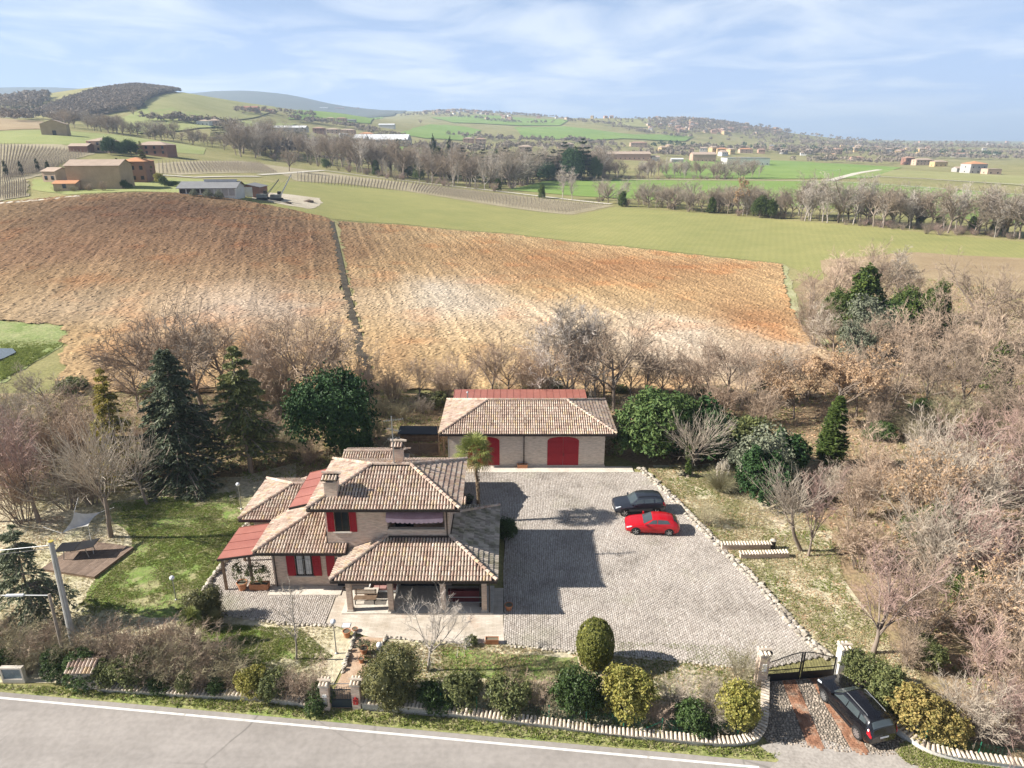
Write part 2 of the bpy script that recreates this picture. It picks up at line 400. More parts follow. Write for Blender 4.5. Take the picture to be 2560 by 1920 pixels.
M_lane = fieldmat('pale_gravel', (0.50, 0.46, 0.38), (0.62, 0.57, 0.48), 0.2, 0.25)
M_lot = fieldmat('sandy_earth', (0.42, 0.36, 0.26), (0.60, 0.53, 0.42), 0.15, 0.4)

_ys = np.concatenate([np.arange(-120, 100, 4.0), 100 * 1.0175 ** np.arange(0, 295)]); _ys = _ys[_ys < 16800]
_t = np.linspace(-1, 1, 281)
_X = _t[None, :] * (np.maximum(_ys, 140) * 1.05 + 60)[:, None]; _Y = np.repeat(_ys[:, None], len(_t), 1)
_Z = Hn(_X, _Y); nx = len(_t)
_i = (np.arange(len(_ys) - 1)[:, None] * nx + np.arange(nx - 1)[None, :]).ravel()
me = np_mesh('ground', np.c_[_X.ravel(), _Y.ravel(), _Z.ravel() - 0.02], [np.c_[_i, _i + 1, _i + nx + 1, _i + nx]], True); me.materials.append(M_meadow)
tag(link('ground', me), kind='structure')

# --- ploughed fields: real clods and furrows, soil colour in patches
m, n, b = newmat('ploughed_soil'); M_soil = m
v = coords(n, 'world'); ca = node(n, 'ShaderNodeVertexColor'); ca.layer_name = 'soil'
c = mixc(n, 'MULTIPLY', 0.75, ca.outputs[0], ramp_node(n, [(0.3, (0.5, 0.46, 0.42)), (0.68, (1.25, 1.22, 1.2))], noise(n, v, 2.6, 6, 0.75)))
n.links.new(c, b.inputs['Base Color']); b.inputs['Roughness'].default_value = 1.0; b.inputs['Specular IOR Level'].default_value = 0.05
bump(n, b, noise(n, v, 4.5, 5, 0.7), 0.6, 0.12)
FIELD_L = far((-260, 452), (-120, 446), (0, 437), (150, 424), (300, 416.5), (430, 419), (560, 440), (700, 469), (716, 476)) + near((742, 640), (770, 740), (795, 845)) + near((560, 845), (400, 850), (130, 850), (138, 760), (142, 712), (0, 702), (-260, 696))
FIELD_R = far((730, 479), (870, 487), (1100, 507), (1350, 535), (1690, 572)) + near((1697, 625), (1712, 672), (1740, 712), (1780, 748), (1830, 800), (1850, 850), (1640, 855), (1400, 850), (1000, 846), (812, 840), (790, 760), (760, 640))
SOIL = [  # photo position, size in photo px, colour, weight
 ((330, 455), (460, 75), (0.145, 0.09, 0.058), 1.0), ((130, 545), (360, 75), (0.23, 0.14, 0.085), 0.95), ((570, 520), (190, 75), (0.215, 0.13, 0.08), 0.9), ((420, 590), (300, 40), (0.33, 0.225, 0.135), 0.6), ((690, 590), (50, 110), (0.27, 0.165, 0.09), 0.7),
 ((560, 665), (190, 55), (0.50, 0.405, 0.315), 0.9), ((160, 665), (200, 40), (0.44, 0.345, 0.24), 0.7), ((330, 770), (160, 60), (0.35, 0.24, 0.145), 0.7), ((60, 600), (150, 30), (0.33, 0.23, 0.13), 0.5),
 ((970, 640), (130, 48), (0.60, 0.52, 0.41), 1.0), ((1060, 660), (80, 28), (0.52, 0.445, 0.35), 0.9), ((1200, 695), (150, 50), (0.56, 0.46, 0.34), 0.8), ((1470, 730), (170, 65), (0.58, 0.49, 0.38), 1.0), ((1620, 775), (170, 50), (0.48, 0.40, 0.31), 0.95),
 ((1350, 578), (330, 34), (0.34, 0.185, 0.092), 0.9), ((1650, 690), (110, 45), (0.35, 0.19, 0.095), 0.85), ((1120, 545), (190, 22), (0.34, 0.20, 0.10), 0.7), ((880, 770), (60, 50), (0.36, 0.22, 0.12), 0.6), ((1560, 640), (150, 35), (0.40, 0.25, 0.13), 0.6)]
def soil_field(name, P, seed, fdir):
    P2 = [tuple(p[:2]) for p in P]; xs, ys = zip(*P2)
    gy = [min(ys)]
    while gy[-1] < max(ys): gy.append(gy[-1] + 0.26 * (gy[-1] / 85) ** 1.2)
    gy = np.array(gy); gx = np.arange(min(xs), max(xs), 0.33); X, Y = np.meshgrid(gx, gy)
    X = X + (rng.random(X.shape) - .5) * 0.3; Y = Y + (rng.random(X.shape) - .5) * 0.22
    fx, fy = fdir; s = X * fy - Y * fx                       # across the furrows
    wv = s + 1.2 * (fbm(X / 14, Y / 14, 3, seed) - .5); al = X * fx + Y * fy
    fur = 0.5 + 0.5 * np.sin(wv * 2 * math.pi / 2.3); st = vnoise(wv / .8, al / 7.0, seed + 60); st2 = vnoise(wv / 1.7 + 9, al / 22.0, seed + 61); rc = rng.random(X.shape)
    hgt = 0.10 * fur * st2 + 0.09 * st + 0.16 * rc ** 2 - .02
    Z = Hn(X, Y) + 0.10 + hgt * 0.95
    # colour patches
    base = np.array([0.49, 0.35, 0.19]); C = np.ones(X.shape + (3,)) * base
    wx, wy = X + 16 * (fbm(X / 14, Y / 14, 4, seed + 20) - .5), Y + 16 * (fbm(X / 14, Y / 14, 4, seed + 30) - .5)
    for (px, py), (sx, sy), col, wt in SOIL:
        p = onH(px, py, 60); e1 = onH(px, py - sy * .5, 60); e2 = onH(px, py + sy * .5, 60); rx = px_m(sx, p); ry = max(4, (e1.y - e2.y))
        w = wt * np.exp(-((wx - p.x) / rx) ** 2 - ((wy - p.y) / ry) ** 2)
        C = C * (1 - w[..., None]) + w[..., None] * np.array(col)
    f = fbm(X / 5, Y / 5, 4, seed + 40); C = C * (0.66 + 0.30 * f + .16 * st + .22 * st2)[..., None] * (.78 + .44 * rc)[..., None]
    red = np.clip((fbm(X / 7, Y / 7, 4, seed + 50) - .55) * 5, 0, 1) * .5; C = C * (1 - red[..., None]) + red[..., None] * C * np.array([1.08, .80, .66])
    C = C * (0.9 + 0.22 * np.clip(hgt, 0, .6))[..., None]
    ny, nx_ = X.shape; i = (np.arange(ny - 1)[:, None] * nx_ + np.arange(nx_ - 1)[None, :])
    cx, cyy = X[:-1, :-1] + .2, Y[:-1, :-1] + .2; ew = 1.2 * (vnoise(cx / 2, cyy / 2, 77) - .5)
    k = inpoly(cx + ew, cyy + ew, P2); i = i[k]
    F = np.c_[i, i + 1, i + nx_ + 1, i + nx_]; used = np.unique(F); rm = np.full(X.size, -1); rm[used] = np.arange(len(used))
    me = np_mesh(name, np.c_[X.ravel(), Y.ravel(), Z.ravel()][used], [rm[F]], False); me.materials.append(M_soil)
    a = me.color_attributes.new('soil', 'FLOAT_COLOR', 'POINT'); a.data.foreach_set('color', np.c_[C.reshape(-1, 3)[used], np.ones(len(used))].astype(np.float32).ravel())
    return tag(link(name, me), kind='structure')
_a, _b = at(795, 845), onH(716, 476); _d = Vector((_b.x - _a.x, _b.y - _a.y)).normalized()
soil_field('ploughed_field_left', FIELD_L, 11, (_d.x, _d.y)); soil_field('ploughed_field_right', FIELD_R, 23, (_d.x, _d.y))
M_strip = fieldmat('strip_grass', (0.20, 0.19, 0.08), (0.36, 0.32, 0.17), 0.1, 0.5)
drape('grass_strip', far((712, 474), (737, 479)) + near((764, 640), (794, 760), (816, 842), (790, 848), (766, 740), (738, 640)), M_strip, 0.06, 1.5, wob=1.2)
ribbon('ditch', [onH(716, 478)] + near((748, 640), (776, 740), (800, 838)), 1.3, mat('ditch_shaded_earth', [(0.3, (0.035, 0.028, 0.022)), (0.7, (0.09, 0.075, 0.05))], .6, .95, 'world'), .16)  # flat ribbon, no trench: depth shade is put into the dark earth colour
drape('field_margin', near((1692, 572), (1700, 572), (1712, 625), (1728, 668), (1756, 706), (1796, 742), (1780, 750), (1738, 714), (1708, 674), (1692, 625)), fieldmat('margin_grass', (0.26, 0.27, 0.11), (0.42, 0.40, 0.24), 0.1), 0.05, 1.5, wob=.8)
# --- fields beyond
drape('wheat_field', far((470, 425), (560, 439), (720, 473), (870, 484), (1100, 504), (1350, 532), (1690, 569)) + near((1800, 620), (2300, 640), (2300, 530)) + far((2212, 523), (2000, 503), (1700, 476), (1500, 460), (1330, 447), (1240, 466), (1050, 443), (880, 415), (740, 398), (640, 392), (560, 396)), M_wheat, 0.05, 4)
drape('stubble_field', near((1760, 565), (1990, 545), (2300, 560), (2300, 700), (1900, 700), (1760, 640)), M_brownf, 0.10, 4, wob=8)
drape('sandy_lot', far((548, 416), (600, 418), (690, 428), (697, 440), (670, 452), (600, 440), (550, 430)), M_lot, 0.10, 2, wob=1.5)
drape('vineyard_strip', far((604, 374), (700, 372), (880, 395), (1080, 418), (1326, 445), (1232, 464), (1050, 441), (880, 413), (740, 396), (640, 391)), M_vine, 0.09, 4, wob=1)
drape('vineyard_middle', far((335, 353), (520, 348), (690, 371), (600, 374), (390, 378), (335, 374)), M_vine, 0.09, 4, wob=1)
drape('vineyard_upper', far((-200, 316), (0, 312), (130, 312), (215, 330), (130, 352), (100, 376), (40, 392), (-200, 400)), M_vine, 0.09, 4, wob=1)
drape('vineyard_lower', far((-200, 404), (0, 394), (60, 390), (62, 424), (0, 434), (-200, 446)), M_vine, 0.13, 3, wob=1)
drape('meadow_left', far((-200, 312), (-200, 286), (0, 284), (140, 283), (250, 291), (360, 306), (445, 320), (440, 334), (300, 326), (150, 313), (0, 311)), M_green2, 0.12, 6)
drape('farmyard_grass', far((70, 410), (70, 388), (340, 384), (560, 398), (470, 424), (300, 414), (150, 421)), M_green2, 0.10, 3, wob=1)
drape('brown_field', far((-200, 258), (0, 256), (90, 262), (140, 280), (0, 282), (-200, 284)), M_brownf, 0.2, 10)
drape('creek_meadow', far((1096, 410), (1180, 390), (1320, 389), (1640, 391), (1850, 393), (2300, 426), (2300, 492), (1900, 456), (1700, 446), (1450, 434), (1250, 424)), M_green, 0.15, 8)
drape('meadow_mid', far((1420, 362), (1480, 345), (1650, 346), (1750, 350), (1950, 362), (1880, 385), (1660, 387), (1440, 384)), M_green, 0.3, 12)
drape('meadow_right', far((1835, 379), (1900, 367), (2000, 370), (2300, 384), (2300, 408), (2000, 386)), M_olive, 0.3, 12)
drape('meadow_farm', far((690, 316), (760, 310), (870, 318), (1000, 322), (960, 338), (720, 336)), M_green, 0.5, 14)
M_woodf = fieldmat('wood_floor_far', (0.15, 0.13, 0.105), (0.24, 0.21, 0.165), 0.03, .5); M_ridge = fieldmat('far_wooded_ridge', (0.075, 0.085, 0.065), (0.12, 0.12, 0.085), 0.004, .3)
drape('hill_wood_floor', far((82, 247), (150, 220), (230, 198), (310, 179), (384, 182), (345, 206), (315, 223), (300, 236), (215, 250), (130, 263)), M_woodf, .6, 18)
for _k, _pts in enumerate([[(400, 2700), (850, 2700), (900, 6200), (360, 6200)], [(-150, 2500), (330, 2500), (340, 6200), (-250, 6200)]]): drape('wooded_ridge', [atY(*q) for q in _pts], M_ridge, 3.0, 70)
drape('hill_meadow', far((395, 190), (470, 206), (560, 226), (600, 240), (500, 262), (420, 262), (330, 252), (310, 222)), M_olive, 1.0, 25)
drape('hill_pasture', far((250, 262), (320, 232), (420, 240), (500, 262), (640, 268), (600, 280), (430, 278), (300, 290)), M_green2, 1.0, 22)
drape('slope_meadow', far((640, 240), (740, 240), (830, 250), (800, 268), (700, 262), (620, 258)), M_green, 1.0, 25)
drape('slope_pasture', far((900, 276), (960, 270), (1040, 282), (1010, 304), (920, 300), (860, 290)), M_green, 1.0, 30)
drape('far_meadow', far((930, 254), (1080, 250), (1230, 260), (1210, 272), (1080, 270), (980, 266)), M_green, 1.5, 50)
drape('far_pasture', far((1110, 276), (1220, 274), (1370, 292), (1500, 296), (1480, 306), (1280, 304), (1130, 300)), M_green, 1.5, 40)
drape('far_slope', far((1330, 260), (1440, 254), (1480, 264), (1400, 276), (1300, 272)), M_olive, 1.5, 50)
# --- lanes
lane = lambda nm, pts, w, off=0.35: ribbon(nm, far(*pts), w, M_lane, off)
lane('farm_lane', [(1792, 391), (1812, 385), (1850, 375), (1900, 367)], 7.0)
lane('field_lane', [(1826, 381), (1900, 382), (2000, 387), (2110, 394), (2300, 404)], 3.4)
lane('creek_lane', [(1340, 389), (1500, 389), (1650, 390), (1790, 392), (1950, 402), (2300, 428)], 2.6)
lane('vineyard_lane', [(560, 378), (700, 368.5), (880, 391), (1080, 414), (1320, 441.5)], 3.2, 0.2)
lane('farm_track', [(0, 440), (120, 430), (170, 424)], 3.0, 0.2)
lane('shed_track', [(330, 378), (420, 384), (560, 382)], 3.0, 0.25)

# ------------------------------------------------------------------ the plot: lawn, garden soil, courtyard, terrace, road
M_lawn = mat('lawn', [(0.34, (0.36, 0.32, 0.18)), (0.45, (0.22, 0.26, 0.09)), (0.54, (0.17, 0.245, 0.06)), (0.64, (0.36, 0.33, 0.18))], 0.5, 0.95, 'world', 8, 0.6, 6, 0.08, fine=0.55, spec=0.1)
M_dry = mat('dry_garden', [(0.30, (0.34, 0.32, 0.17)), (0.45, (0.52, 0.47, 0.32)), (0.6, (0.56, 0.49, 0.35)), (0.72, (0.46, 0.34, 0.22))], 0.33, 0.95, 'world', 8, 0.7, 6, 0.08, fine=0.55, spec=0.1)
M_litter = mat('leaf_litter', [(0.28, (0.22, 0.16, 0.09)), (0.5, (0.33, 0.24, 0.15)), (0.72, (0.25, 0.22, 0.10))], 0.4, 0.95, 'world', 8, 0.8, 5, 0.1, fine=0.6, spec=0.1)
drape('wood_floor', near((830, 850), (980, 850), (1350, 850), (1700, 850), (1790, 755), (1715, 625), (1760, 590), (2500, 600), (2600, 1659), (2250, 1900), (2230, 1659), (2000, 1560), (1815, 1450), (1790, 1410), (1400, 1010), (1330, 985), (830, 985)), M_litter, 0.010, 3)
drape('rough_margin', near((-300, 850), (820, 850), (900, 985), (600, 1040), (350, 1060), (100, 1100), (-400, 1150)), M_litter, 0.012, 3)
drape('pond_bank', near((-60, 700), (140, 710), (140, 745), (60, 790), (0, 830), (-80, 840)), fieldmat('bank_grass', (0.17, 0.235, 0.07), (0.34, 0.34, 0.17), 0.3), 0.04, 1.5, wob=1)
drape('garden_right', near((1400, 1008), (1560, 1000), (1650, 1060), (1800, 1150), (1830, 1280), (1990, 1460), (1975, 1560), (1815, 1455), (1795, 1412), (1640, 1262)), M_dry, 0.018, 2, wob=.8)
drape('garden_left', near((-500, 1050), (100, 1050), (520, 1030), (640, 1000), (640, 1060), (520, 1130), (440, 1275), (470, 1330), (720, 1350), (770, 1380), (720, 1480), (-700, 1470)), M_dry, 0.020, 2)
drape('lawn', near((250, 1090), (420, 1060), (510, 1062), (528, 1130), (440, 1270), (400, 1330), (330, 1345), (150, 1330), (180, 1240), (290, 1180)), M_lawn, 0.026, .8, wob=2.2)
drape('front_lawn', near((430, 1350), (600, 1358), (650, 1375), (640, 1420), (540, 1440), (440, 1400)), M_lawn, 0.026, 0.6, wob=1.0)
drape('garden_front', near((775, 1380), (1095, 1390), (1330, 1415), (1655, 1445), (1645, 1590), (1430, 1580), (960, 1530), (790, 1510)), M_dry, 0.022, 1.5)
drape('front_grass_patch', near((950, 1400), (1240, 1412), (1230, 1450), (1090, 1475), (960, 1455)), M_lawn, 0.028, 0.6, wob=1.0)
# road, verge, drive apron
M_road = mat('asphalt', [(0.3, (0.275, 0.25, 0.228)), (0.7, (0.335, 0.305, 0.28))], 0.35, 0.9, 'world', 8, 0.25, 40, 0.01, fine=0.18, spec=0.2)
n = M_road.node_tree; b = n.nodes['Principled BSDF']; c0 = b.inputs['Base Color'].links[0].from_socket; v = coords(n, 'world')
vo = node(n, 'ShaderNodeTexVoronoi', feature='DISTANCE_TO_EDGE'); vo.inputs['Scale'].default_value = 0.16; n.links.new(mixc(n, 'ADD', 1.0, v, mixc(n, 'MULTIPLY', 1.0, node(n, 'ShaderNodeTexNoise').outputs['Color'], (2.0, 2.0, 0.0))), vo.inputs['Vector'])
crk = ramp_node(n, [(0.0, (0.62,) * 3), (0.012, (1.0,) * 3)], vo.outputs[0]); msk = ramp_node(n, [(0.50, (0,) * 3), (0.62, (1,) * 3)], noise(n, v, 0.09, 3))
c1 = mixc(n, 'MULTIPLY', msk, c0, crk); mp = node(n, 'ShaderNodeMapping'); mp.inputs['Rotation'].default_value = (0, 0, 0.29); mp.inputs['Scale'].default_value = (0.05, 0.9, 1); n.links.new(v, mp.inputs[0])
c1 = mixc(n, 'MULTIPLY', 0.7, c1, ramp_node(n, [(0.3, (0.84,) * 3), (0.65, (1.08,) * 3)], noise(n, mp.outputs[0], 1.0, 5))); n.links.new(c1, b.inputs['Base Color'])
def lerp2(a, b, t): return a + (b - a) * t
r0, r1 = at(0, 1505), at(1660, 1657); rd = (r1 - r0).normalized(); rn = Vector((rd.y, -rd.x, 0))
L0, L1 = r0 - rd * 60, r1 + rd * 70
drape('road', [L0 - rn * 0.35, L1 - rn * 0.35, L1 + rn * 6.6, L0 + rn * 6.6], M_road, 0.030, 3)
M_paint = mat('road_paint', [(0.30, (0.40, 0.37, 0.34)), (0.40, (0.66, 0.64, 0.60)), (0.7, (0.78, 0.76, 0.72))], 2.2, 0.7, 'world', 6, fine=0.2)
mb = MB(); kk = 0
for sg, (sa, sb) in ((0.10, (0, 60 + (r1 - r0).length + 0.5)), (5.75, (0, 120))):
    for i in range(int((sb - sa) / 2)):
        a = L0 + rd * (sa + 2 * i) + rn * (sg - 0.07); c = a + rd * 2
        mb.add([(p.x, p.y, 0.036) for p in (a, c, c + rn * 0.14, a + rn * 0.14)], [(0, 3, 2, 1)])
tag(mb.build('road_marking', M_paint), kind='structure')
M_verge = mat('verge', [(0.3, (0.17, 0.22, 0.06)), (0.5, (0.30, 0.29, 0.13)), (0.7, (0.20, 0.28, 0.07))], 0.5, 0.95, 'world', 8, 0.6, 5, 0.1, fine=0.6, spec=0.1)
drape('verge', [L0 - rn * 0.30, L0 - rn * 4.5] + near((0, 1478), (220, 1490), (520, 1508), (700, 1528), (960, 1552), (1430, 1600), (1620, 1606), (1690, 1632)) + [lerp2(r0, r1, 1.012) - rn * 0.30], M_verge, 0.036, 1.2)
drape('verge_right', near((1960, 1600), (2010, 1628), (2230, 1668), (2300, 1690), (2100, 1690), (1950, 1648), (1930, 1625)), M_verge, 0.037, 0.5, wob=.4)
drape('verge_across', [L0 + rn * 6.3, L0 + rn * 13, L0 + rd * 68 + rn * 13, L0 + rd * 68 + rn * 7.6, L0 + rd * 60 + rn * 6.7], M_verge, 0.040, 1.5, wob=.5)
drape('dirt_edge', [L0 + rn * 5.95, L0 + rn * 6.5, L0 + rd * 70 + rn * 7.2, L0 + rd * 70 + rn * 6.3], M_lot, 0.046, 1.5, wob=.4)
M_apron = mat('apron_concrete', [(0.3, (0.30, 0.27, 0.24)), (0.7, (0.42, 0.38, 0.34))], 0.8, 0.9, 'world', 7, 0.3, 30, 0.01, fine=0.35)
drape('drive_apron', near((1635, 1605), (1700, 1600), (1990, 1628), (1990, 1645), (1960, 1690), (1660, 1660), (1690, 1640)), M_apron, 0.041, .6, wob=.5)

# --- courtyard setts: bed plus every sett as geometry
COURT = near((1092, 1392), (1235, 1408), (1340, 1416), (1500, 1432), (1650, 1446), (1788, 1416), (1738, 1374), (1700, 1330), (1640, 1262), (1580, 1200), (1528, 1150), (1450, 1070), (1400, 1020)) + [Vector((10.4, 58.3, 0)), Vector((-6.2, 58.3, 0)), Vector((-6.2, 48, 0)), Vector((-0.6, 48, 0)), Vector((-0.6, 36.4, 0))]
M_bed = mat('sett_bed', [(0.35, (0.10, 0.088, 0.07)), (0.6, (0.16, 0.145, 0.10)), (0.72, (0.11, 0.13, 0.05))], 0.6, 0.95, 'world', 6)
drape('courtyard_bed', COURT, M_bed, 0.030, 2)
SIDE = near((440, 1278), (500, 1200), (528, 1140)) + [Vector((-20.5, 44.5, 0)), Vector((-16.8, 44.5, 0)), Vector((-16.8, 40.3, 0)), Vector((-12.2, 40.3, 0)), Vector((-12.2, 36.9, 0))] + near((722, 1352), (640, 1348), (560, 1338), (468, 1325))
drape('side_yard_bed', SIDE, M_bed, 0.030, 2)
m, n, b = newmat('sett_stone'); M_sett = m
g = node(n, 'ShaderNodeNewGeometry'); v = coords(n, 'world'); oi = node(n, 'ShaderNodeObjectInfo').outputs['Random']
fr = mth(n, 'FRACT', mth(n, 'ADD', g.outputs['Random Per Island'], oi))
c = ramp_node(n, [(0.0, (0.37, 0.325, 0.285)), (0.3, (0.425, 0.38, 0.34)), (0.6, (0.47, 0.425, 0.38)), (0.85, (0.44, 0.395, 0.35)), (1.0, (0.54, 0.495, 0.45))], fr)
c = mixc(n, 'MULTIPLY', 0.8, c, ramp_node(n, [(0.3, (0.60, 0.585, 0.56)), (0.5, (0.98, 0.97, 0.96)), (0.7, (1.10, 1.09, 1.08))], noise(n, v, 0.30, 8, .62)))
c = mixc(n, 'MIX', ramp_node(n, [(0.56, (0, 0, 0)), (0.74, (0.55,) * 3)], noise(n, v, 0.22, 5)), c, (0.30, 0.29, 0.20))
n.links.new(c, b.inputs['Base Color']); b.inputs['Roughness'].default_value = 0.88; bump(n, b, noise(n, v, 30, 3), 0.3, 0.01)
def setts(P, px, py, x0, y0, stag, seed):
    P2 = [tuple(p[:2]) for p in P]; xs, ys = zip(*P2); r = np.random.default_rng(seed)
    gx, gy = np.meshgrid(np.arange(int((max(xs) - min(xs)) / px) + 2), np.arange(int((max(ys) - min(ys)) / py) + 2))
    X = min(xs) + gx * px + (gy % 2) * px * stag; Y = min(ys) + gy * py; X, Y = X.ravel(), Y.ravel()
    X = X + 0.05 * np.sin(Y * .9) + r.normal(0, .006, X.shape); Y = Y + 0.06 * np.sin(X * .7) + r.normal(0, .006, X.shape)
    k = inpoly(X, Y, P2); return X[k], Y[k], r
def sett_mesh(X, Y, r, px, py, z=0.034, h=0.035):
    n_ = len(X); w = (px * .5 - .010) * (0.93 + .1 * r.random(n_)); d = (py * .5 - .010) * (0.93 + .1 * r.random(n_)); hh = h * (0.75 + .5 * r.random(n_))
    tx, ty = r.normal(0, .05, n_), r.normal(0, .05, n_); V = np.zeros((n_, 8, 3)); q = [(-1,-1),(1,-1),(1,1),(-1,1)]
    for j, (a, b_) in enumerate(q):
        V[:, j] = np.c_[X + a * w, Y + b_ * d, np.full(n_, z - .002)]; V[:, j + 4] = np.c_[X + a * w * .86, Y + b_ * d * .86, z + hh + (a * tx * w + b_ * ty * d)]
    o = np.arange(n_)[:, None] * 8; F = np.concatenate([o + np.array(f) for f in ((4,5,6,7),(0,1,5,4),(1,2,6,5),(2,3,7,6),(3,0,4,7))])
    return V.reshape(-1, 3), F
PX, PY = 0.142, 0.225
for nm, P, big in (('courtyard', COURT, True), ('side_yard', SIDE, False)):
    Y, X, r = setts([(p[1], p[0]) for p in P], PY, PX, 0, 0, .5, 5 if big else 6)
    bedo = bpy.data.objects[nm + '_bed']
    V, F = sett_mesh(X, Y, r, PX, PY); me = np_mesh('setts', V, [F]); me.materials.append(M_sett); o = link('setts', me, bedo); o['kind'] = 'stuff'
# terrace of pale brick paving in front of the portico, concrete strip before the garage
m, n, b = newmat('terrace_brick'); M_terr = m
v = coords(n, 'world'); br = node(n, 'ShaderNodeTexBrick'); n.links.new(v, br.inputs[0]); br.inputs['Scale'].default_value = 1.0
br.inputs['Brick Width'].default_value = 0.5; br.inputs['Row Height'].default_value = 0.125; br.inputs['Mortar Size'].default_value = 0.012
br.inputs['Color1'].default_value = (0.50, 0.44, 0.37, 1); br.inputs['Color2'].default_value = (0.60, 0.53, 0.45, 1); br.inputs['Mortar'].default_value = (0.40, 0.36, 0.30, 1)
c = mixc(n, 'MULTIPLY', 0.8, br.outputs[0], ramp_node(n, [(0.3, (0.7, 0.66, 0.6)), (0.62, (1.1, 1.1, 1.1))], noise(n, v, 0.7, 7)))
c = mixc(n, 'MIX', ramp_node(n, [(0.6, (0, 0, 0)), (0.75, (0.6,) * 3)], noise(n, v, 0.5, 5)), c, (0.42, 0.26, 0.17))
n.links.new(c, b.inputs['Base Color']); b.inputs['Roughness'].default_value = 0.85; bump(n, b, br.outputs[1], 0.3, -0.01)
drape('terrace', [Vector((-12.2, 40.6, 0)), Vector((-0.6, 40.6, 0)), Vector((-0.6, 37.0, 0))] + near((1090, 1392), (980, 1388), (800, 1378), (722, 1352)) + [Vector((-12.2, 36.9, 0))], M_terr, 0.042, 1.5)
M_conc = mat('pale_concrete', [(0.3, (0.50, 0.45, 0.38)), (0.7, (0.66, 0.60, 0.52))], 0.8, 0.9, 'world', 7, fine=0.25)
tag(MB().box(-6.4, 11.6, 58.3, 59.55, -.2, 0.09).build('garage_pavement', M_conc), kind='structure')
tag(MB().box(-17.0, -11.95, 39.75, 40.75, -.2, 0.10).build('house_pavement', M_conc), kind='structure')
tag(MB().box(-11.4, -1.25, 37.75, 40.75, -.2, 0.12).build('portico_floor', M_conc), kind='structure')
# ------------------------------------------------------------------ building materials
def brickmat(name, c1, c2, mortar, stain=(0.62, 0.58, 0.52)):
    m, n, b = newmat(name); v = coords(n, 'world'); s = node(n, 'ShaderNodeSeparateXYZ'); n.links.new(v, s.inputs[0])
    cb = node(n, 'ShaderNodeCombineXYZ'); n.links.new(mth(n, 'ADD', s.outputs[0], s.outputs[1]), cb.inputs[0]); n.links.new(s.outputs[2], cb.inputs[1])
    br = node(n, 'ShaderNodeTexBrick'); n.links.new(cb.outputs[0], br.inputs[0]); br.inputs['Scale'].default_value = 1.0
    br.inputs['Brick Width'].default_value = 0.27; br.inputs['Row Height'].default_value = 0.075; br.inputs['Mortar Size'].default_value = 0.009
    br.inputs['Bias'].default_value = 0.0; br.inputs['Color1'].default_value = (*c1, 1); br.inputs['Color2'].default_value = (*c2, 1); br.inputs['Mortar'].default_value = (*mortar, 1)
    mp = node(n, 'ShaderNodeMapping'); mp.inputs['Scale'].default_value = (1.6, 9.0, 1); n.links.new(cb.outputs[0], mp.inputs[0])
    c = mixc(n, 'MULTIPLY', 0.85, br.outputs[0], ramp_node(n, [(0.30, stain), (0.5, (1.0, 0.98, 0.95)), (0.7, (1.22, 1.12, 1.08))], noise(n, mp.outputs[0], 1.3, 4, 0.7)))
    n.links.new(c, b.inputs['Base Color']); b.inputs['Roughness'].default_value = 0.9; bump(n, b, br.outputs[1], 0.5, -0.015)
    return m
M_brick = brickmat('pale_brick', (0.55, 0.41, 0.33), (0.66, 0.545, 0.45), (0.60, 0.52, 0.44))
M_brick2 = brickmat('garage_brick', (0.56, 0.475, 0.40), (0.66, 0.585, 0.51), (0.60, 0.54, 0.47))
m, n, b = newmat('roof_tile'); M_tile = m
g = node(n, 'ShaderNodeNewGeometry'); v = coords(n, 'world'); oi = node(n, 'ShaderNodeObjectInfo').outputs['Random']
fr = mth(n, 'FRACT', mth(n, 'ADD', g.outputs['Random Per Island'], oi))
c = ramp_node(n, [(0.0, (0.35, 0.25, 0.20)), (0.15, (0.45, 0.335, 0.275)), (0.4, (0.51, 0.395, 0.33)), (0.62, (0.545, 0.45, 0.38)), (0.8, (0.50, 0.42, 0.345)), (0.94, (0.54, 0.41, 0.27)), (1.0, (0.62, 0.54, 0.47))], fr)
c = mixc(n, 'MULTIPLY', 0.85, c, ramp_node(n, [(0.3, (0.66, 0.62, 0.57)), (0.62, (1.1, 1.08, 1.05))], noise(n, v, 1.1, 7, 0.65)))
c = mixc(n, 'MIX', ramp_node(n, [(0.62, (0, 0, 0)), (0.75, (0.5,) * 3)], noise(n, v, 1.7, 5)), c, (0.27, 0.24, 0.11))
n.links.new(c, b.inputs['Base Color']); b.inputs['Roughness'].default_value = 0.92; bump(n, b, noise(n, v, 25, 3), 0.3, 0.01)
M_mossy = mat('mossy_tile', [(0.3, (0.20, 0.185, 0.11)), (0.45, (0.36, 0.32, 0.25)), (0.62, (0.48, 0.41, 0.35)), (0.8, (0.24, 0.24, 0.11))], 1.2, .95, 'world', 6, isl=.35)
M_under = mat('roof_underlay', [(0.3, (0.06, 0.045, 0.035)), (0.7, (0.11, 0.085, 0.065))], 2, 0.95, 'world')
M_fascia = mat('dark_fascia', (0.055, 0.042, 0.035), 3, 0.6)
M_shut = mat('red_shutter', [(0.3, (0.30, 0.012, 0.022)), (0.7, (0.36, 0.018, 0.028))], 2.0, 0.5, fine=0.15)
M_redroof = mat('red_metal_sheet', [(0.3, (0.29, 0.105, 0.082)), (0.7, (0.35, 0.14, 0.108))], 0.7, 0.55, fine=0.15, spec=0.4)
M_glass = plain('window_glass', (0.018, 0.022, 0.026), 0.12, 0, 0.6)
M_frame = mat('dark_wood_frame', (0.035, 0.022, 0.016), 4, 0.5)
M_stone = mat('sill_stone', [(0.3, (0.46, 0.41, 0.35)), (0.7, (0.58, 0.53, 0.46))], 2, 0.85)
M_black = plain('black_metal', (0.02, 0.02, 0.022), 0.45, 0.2)
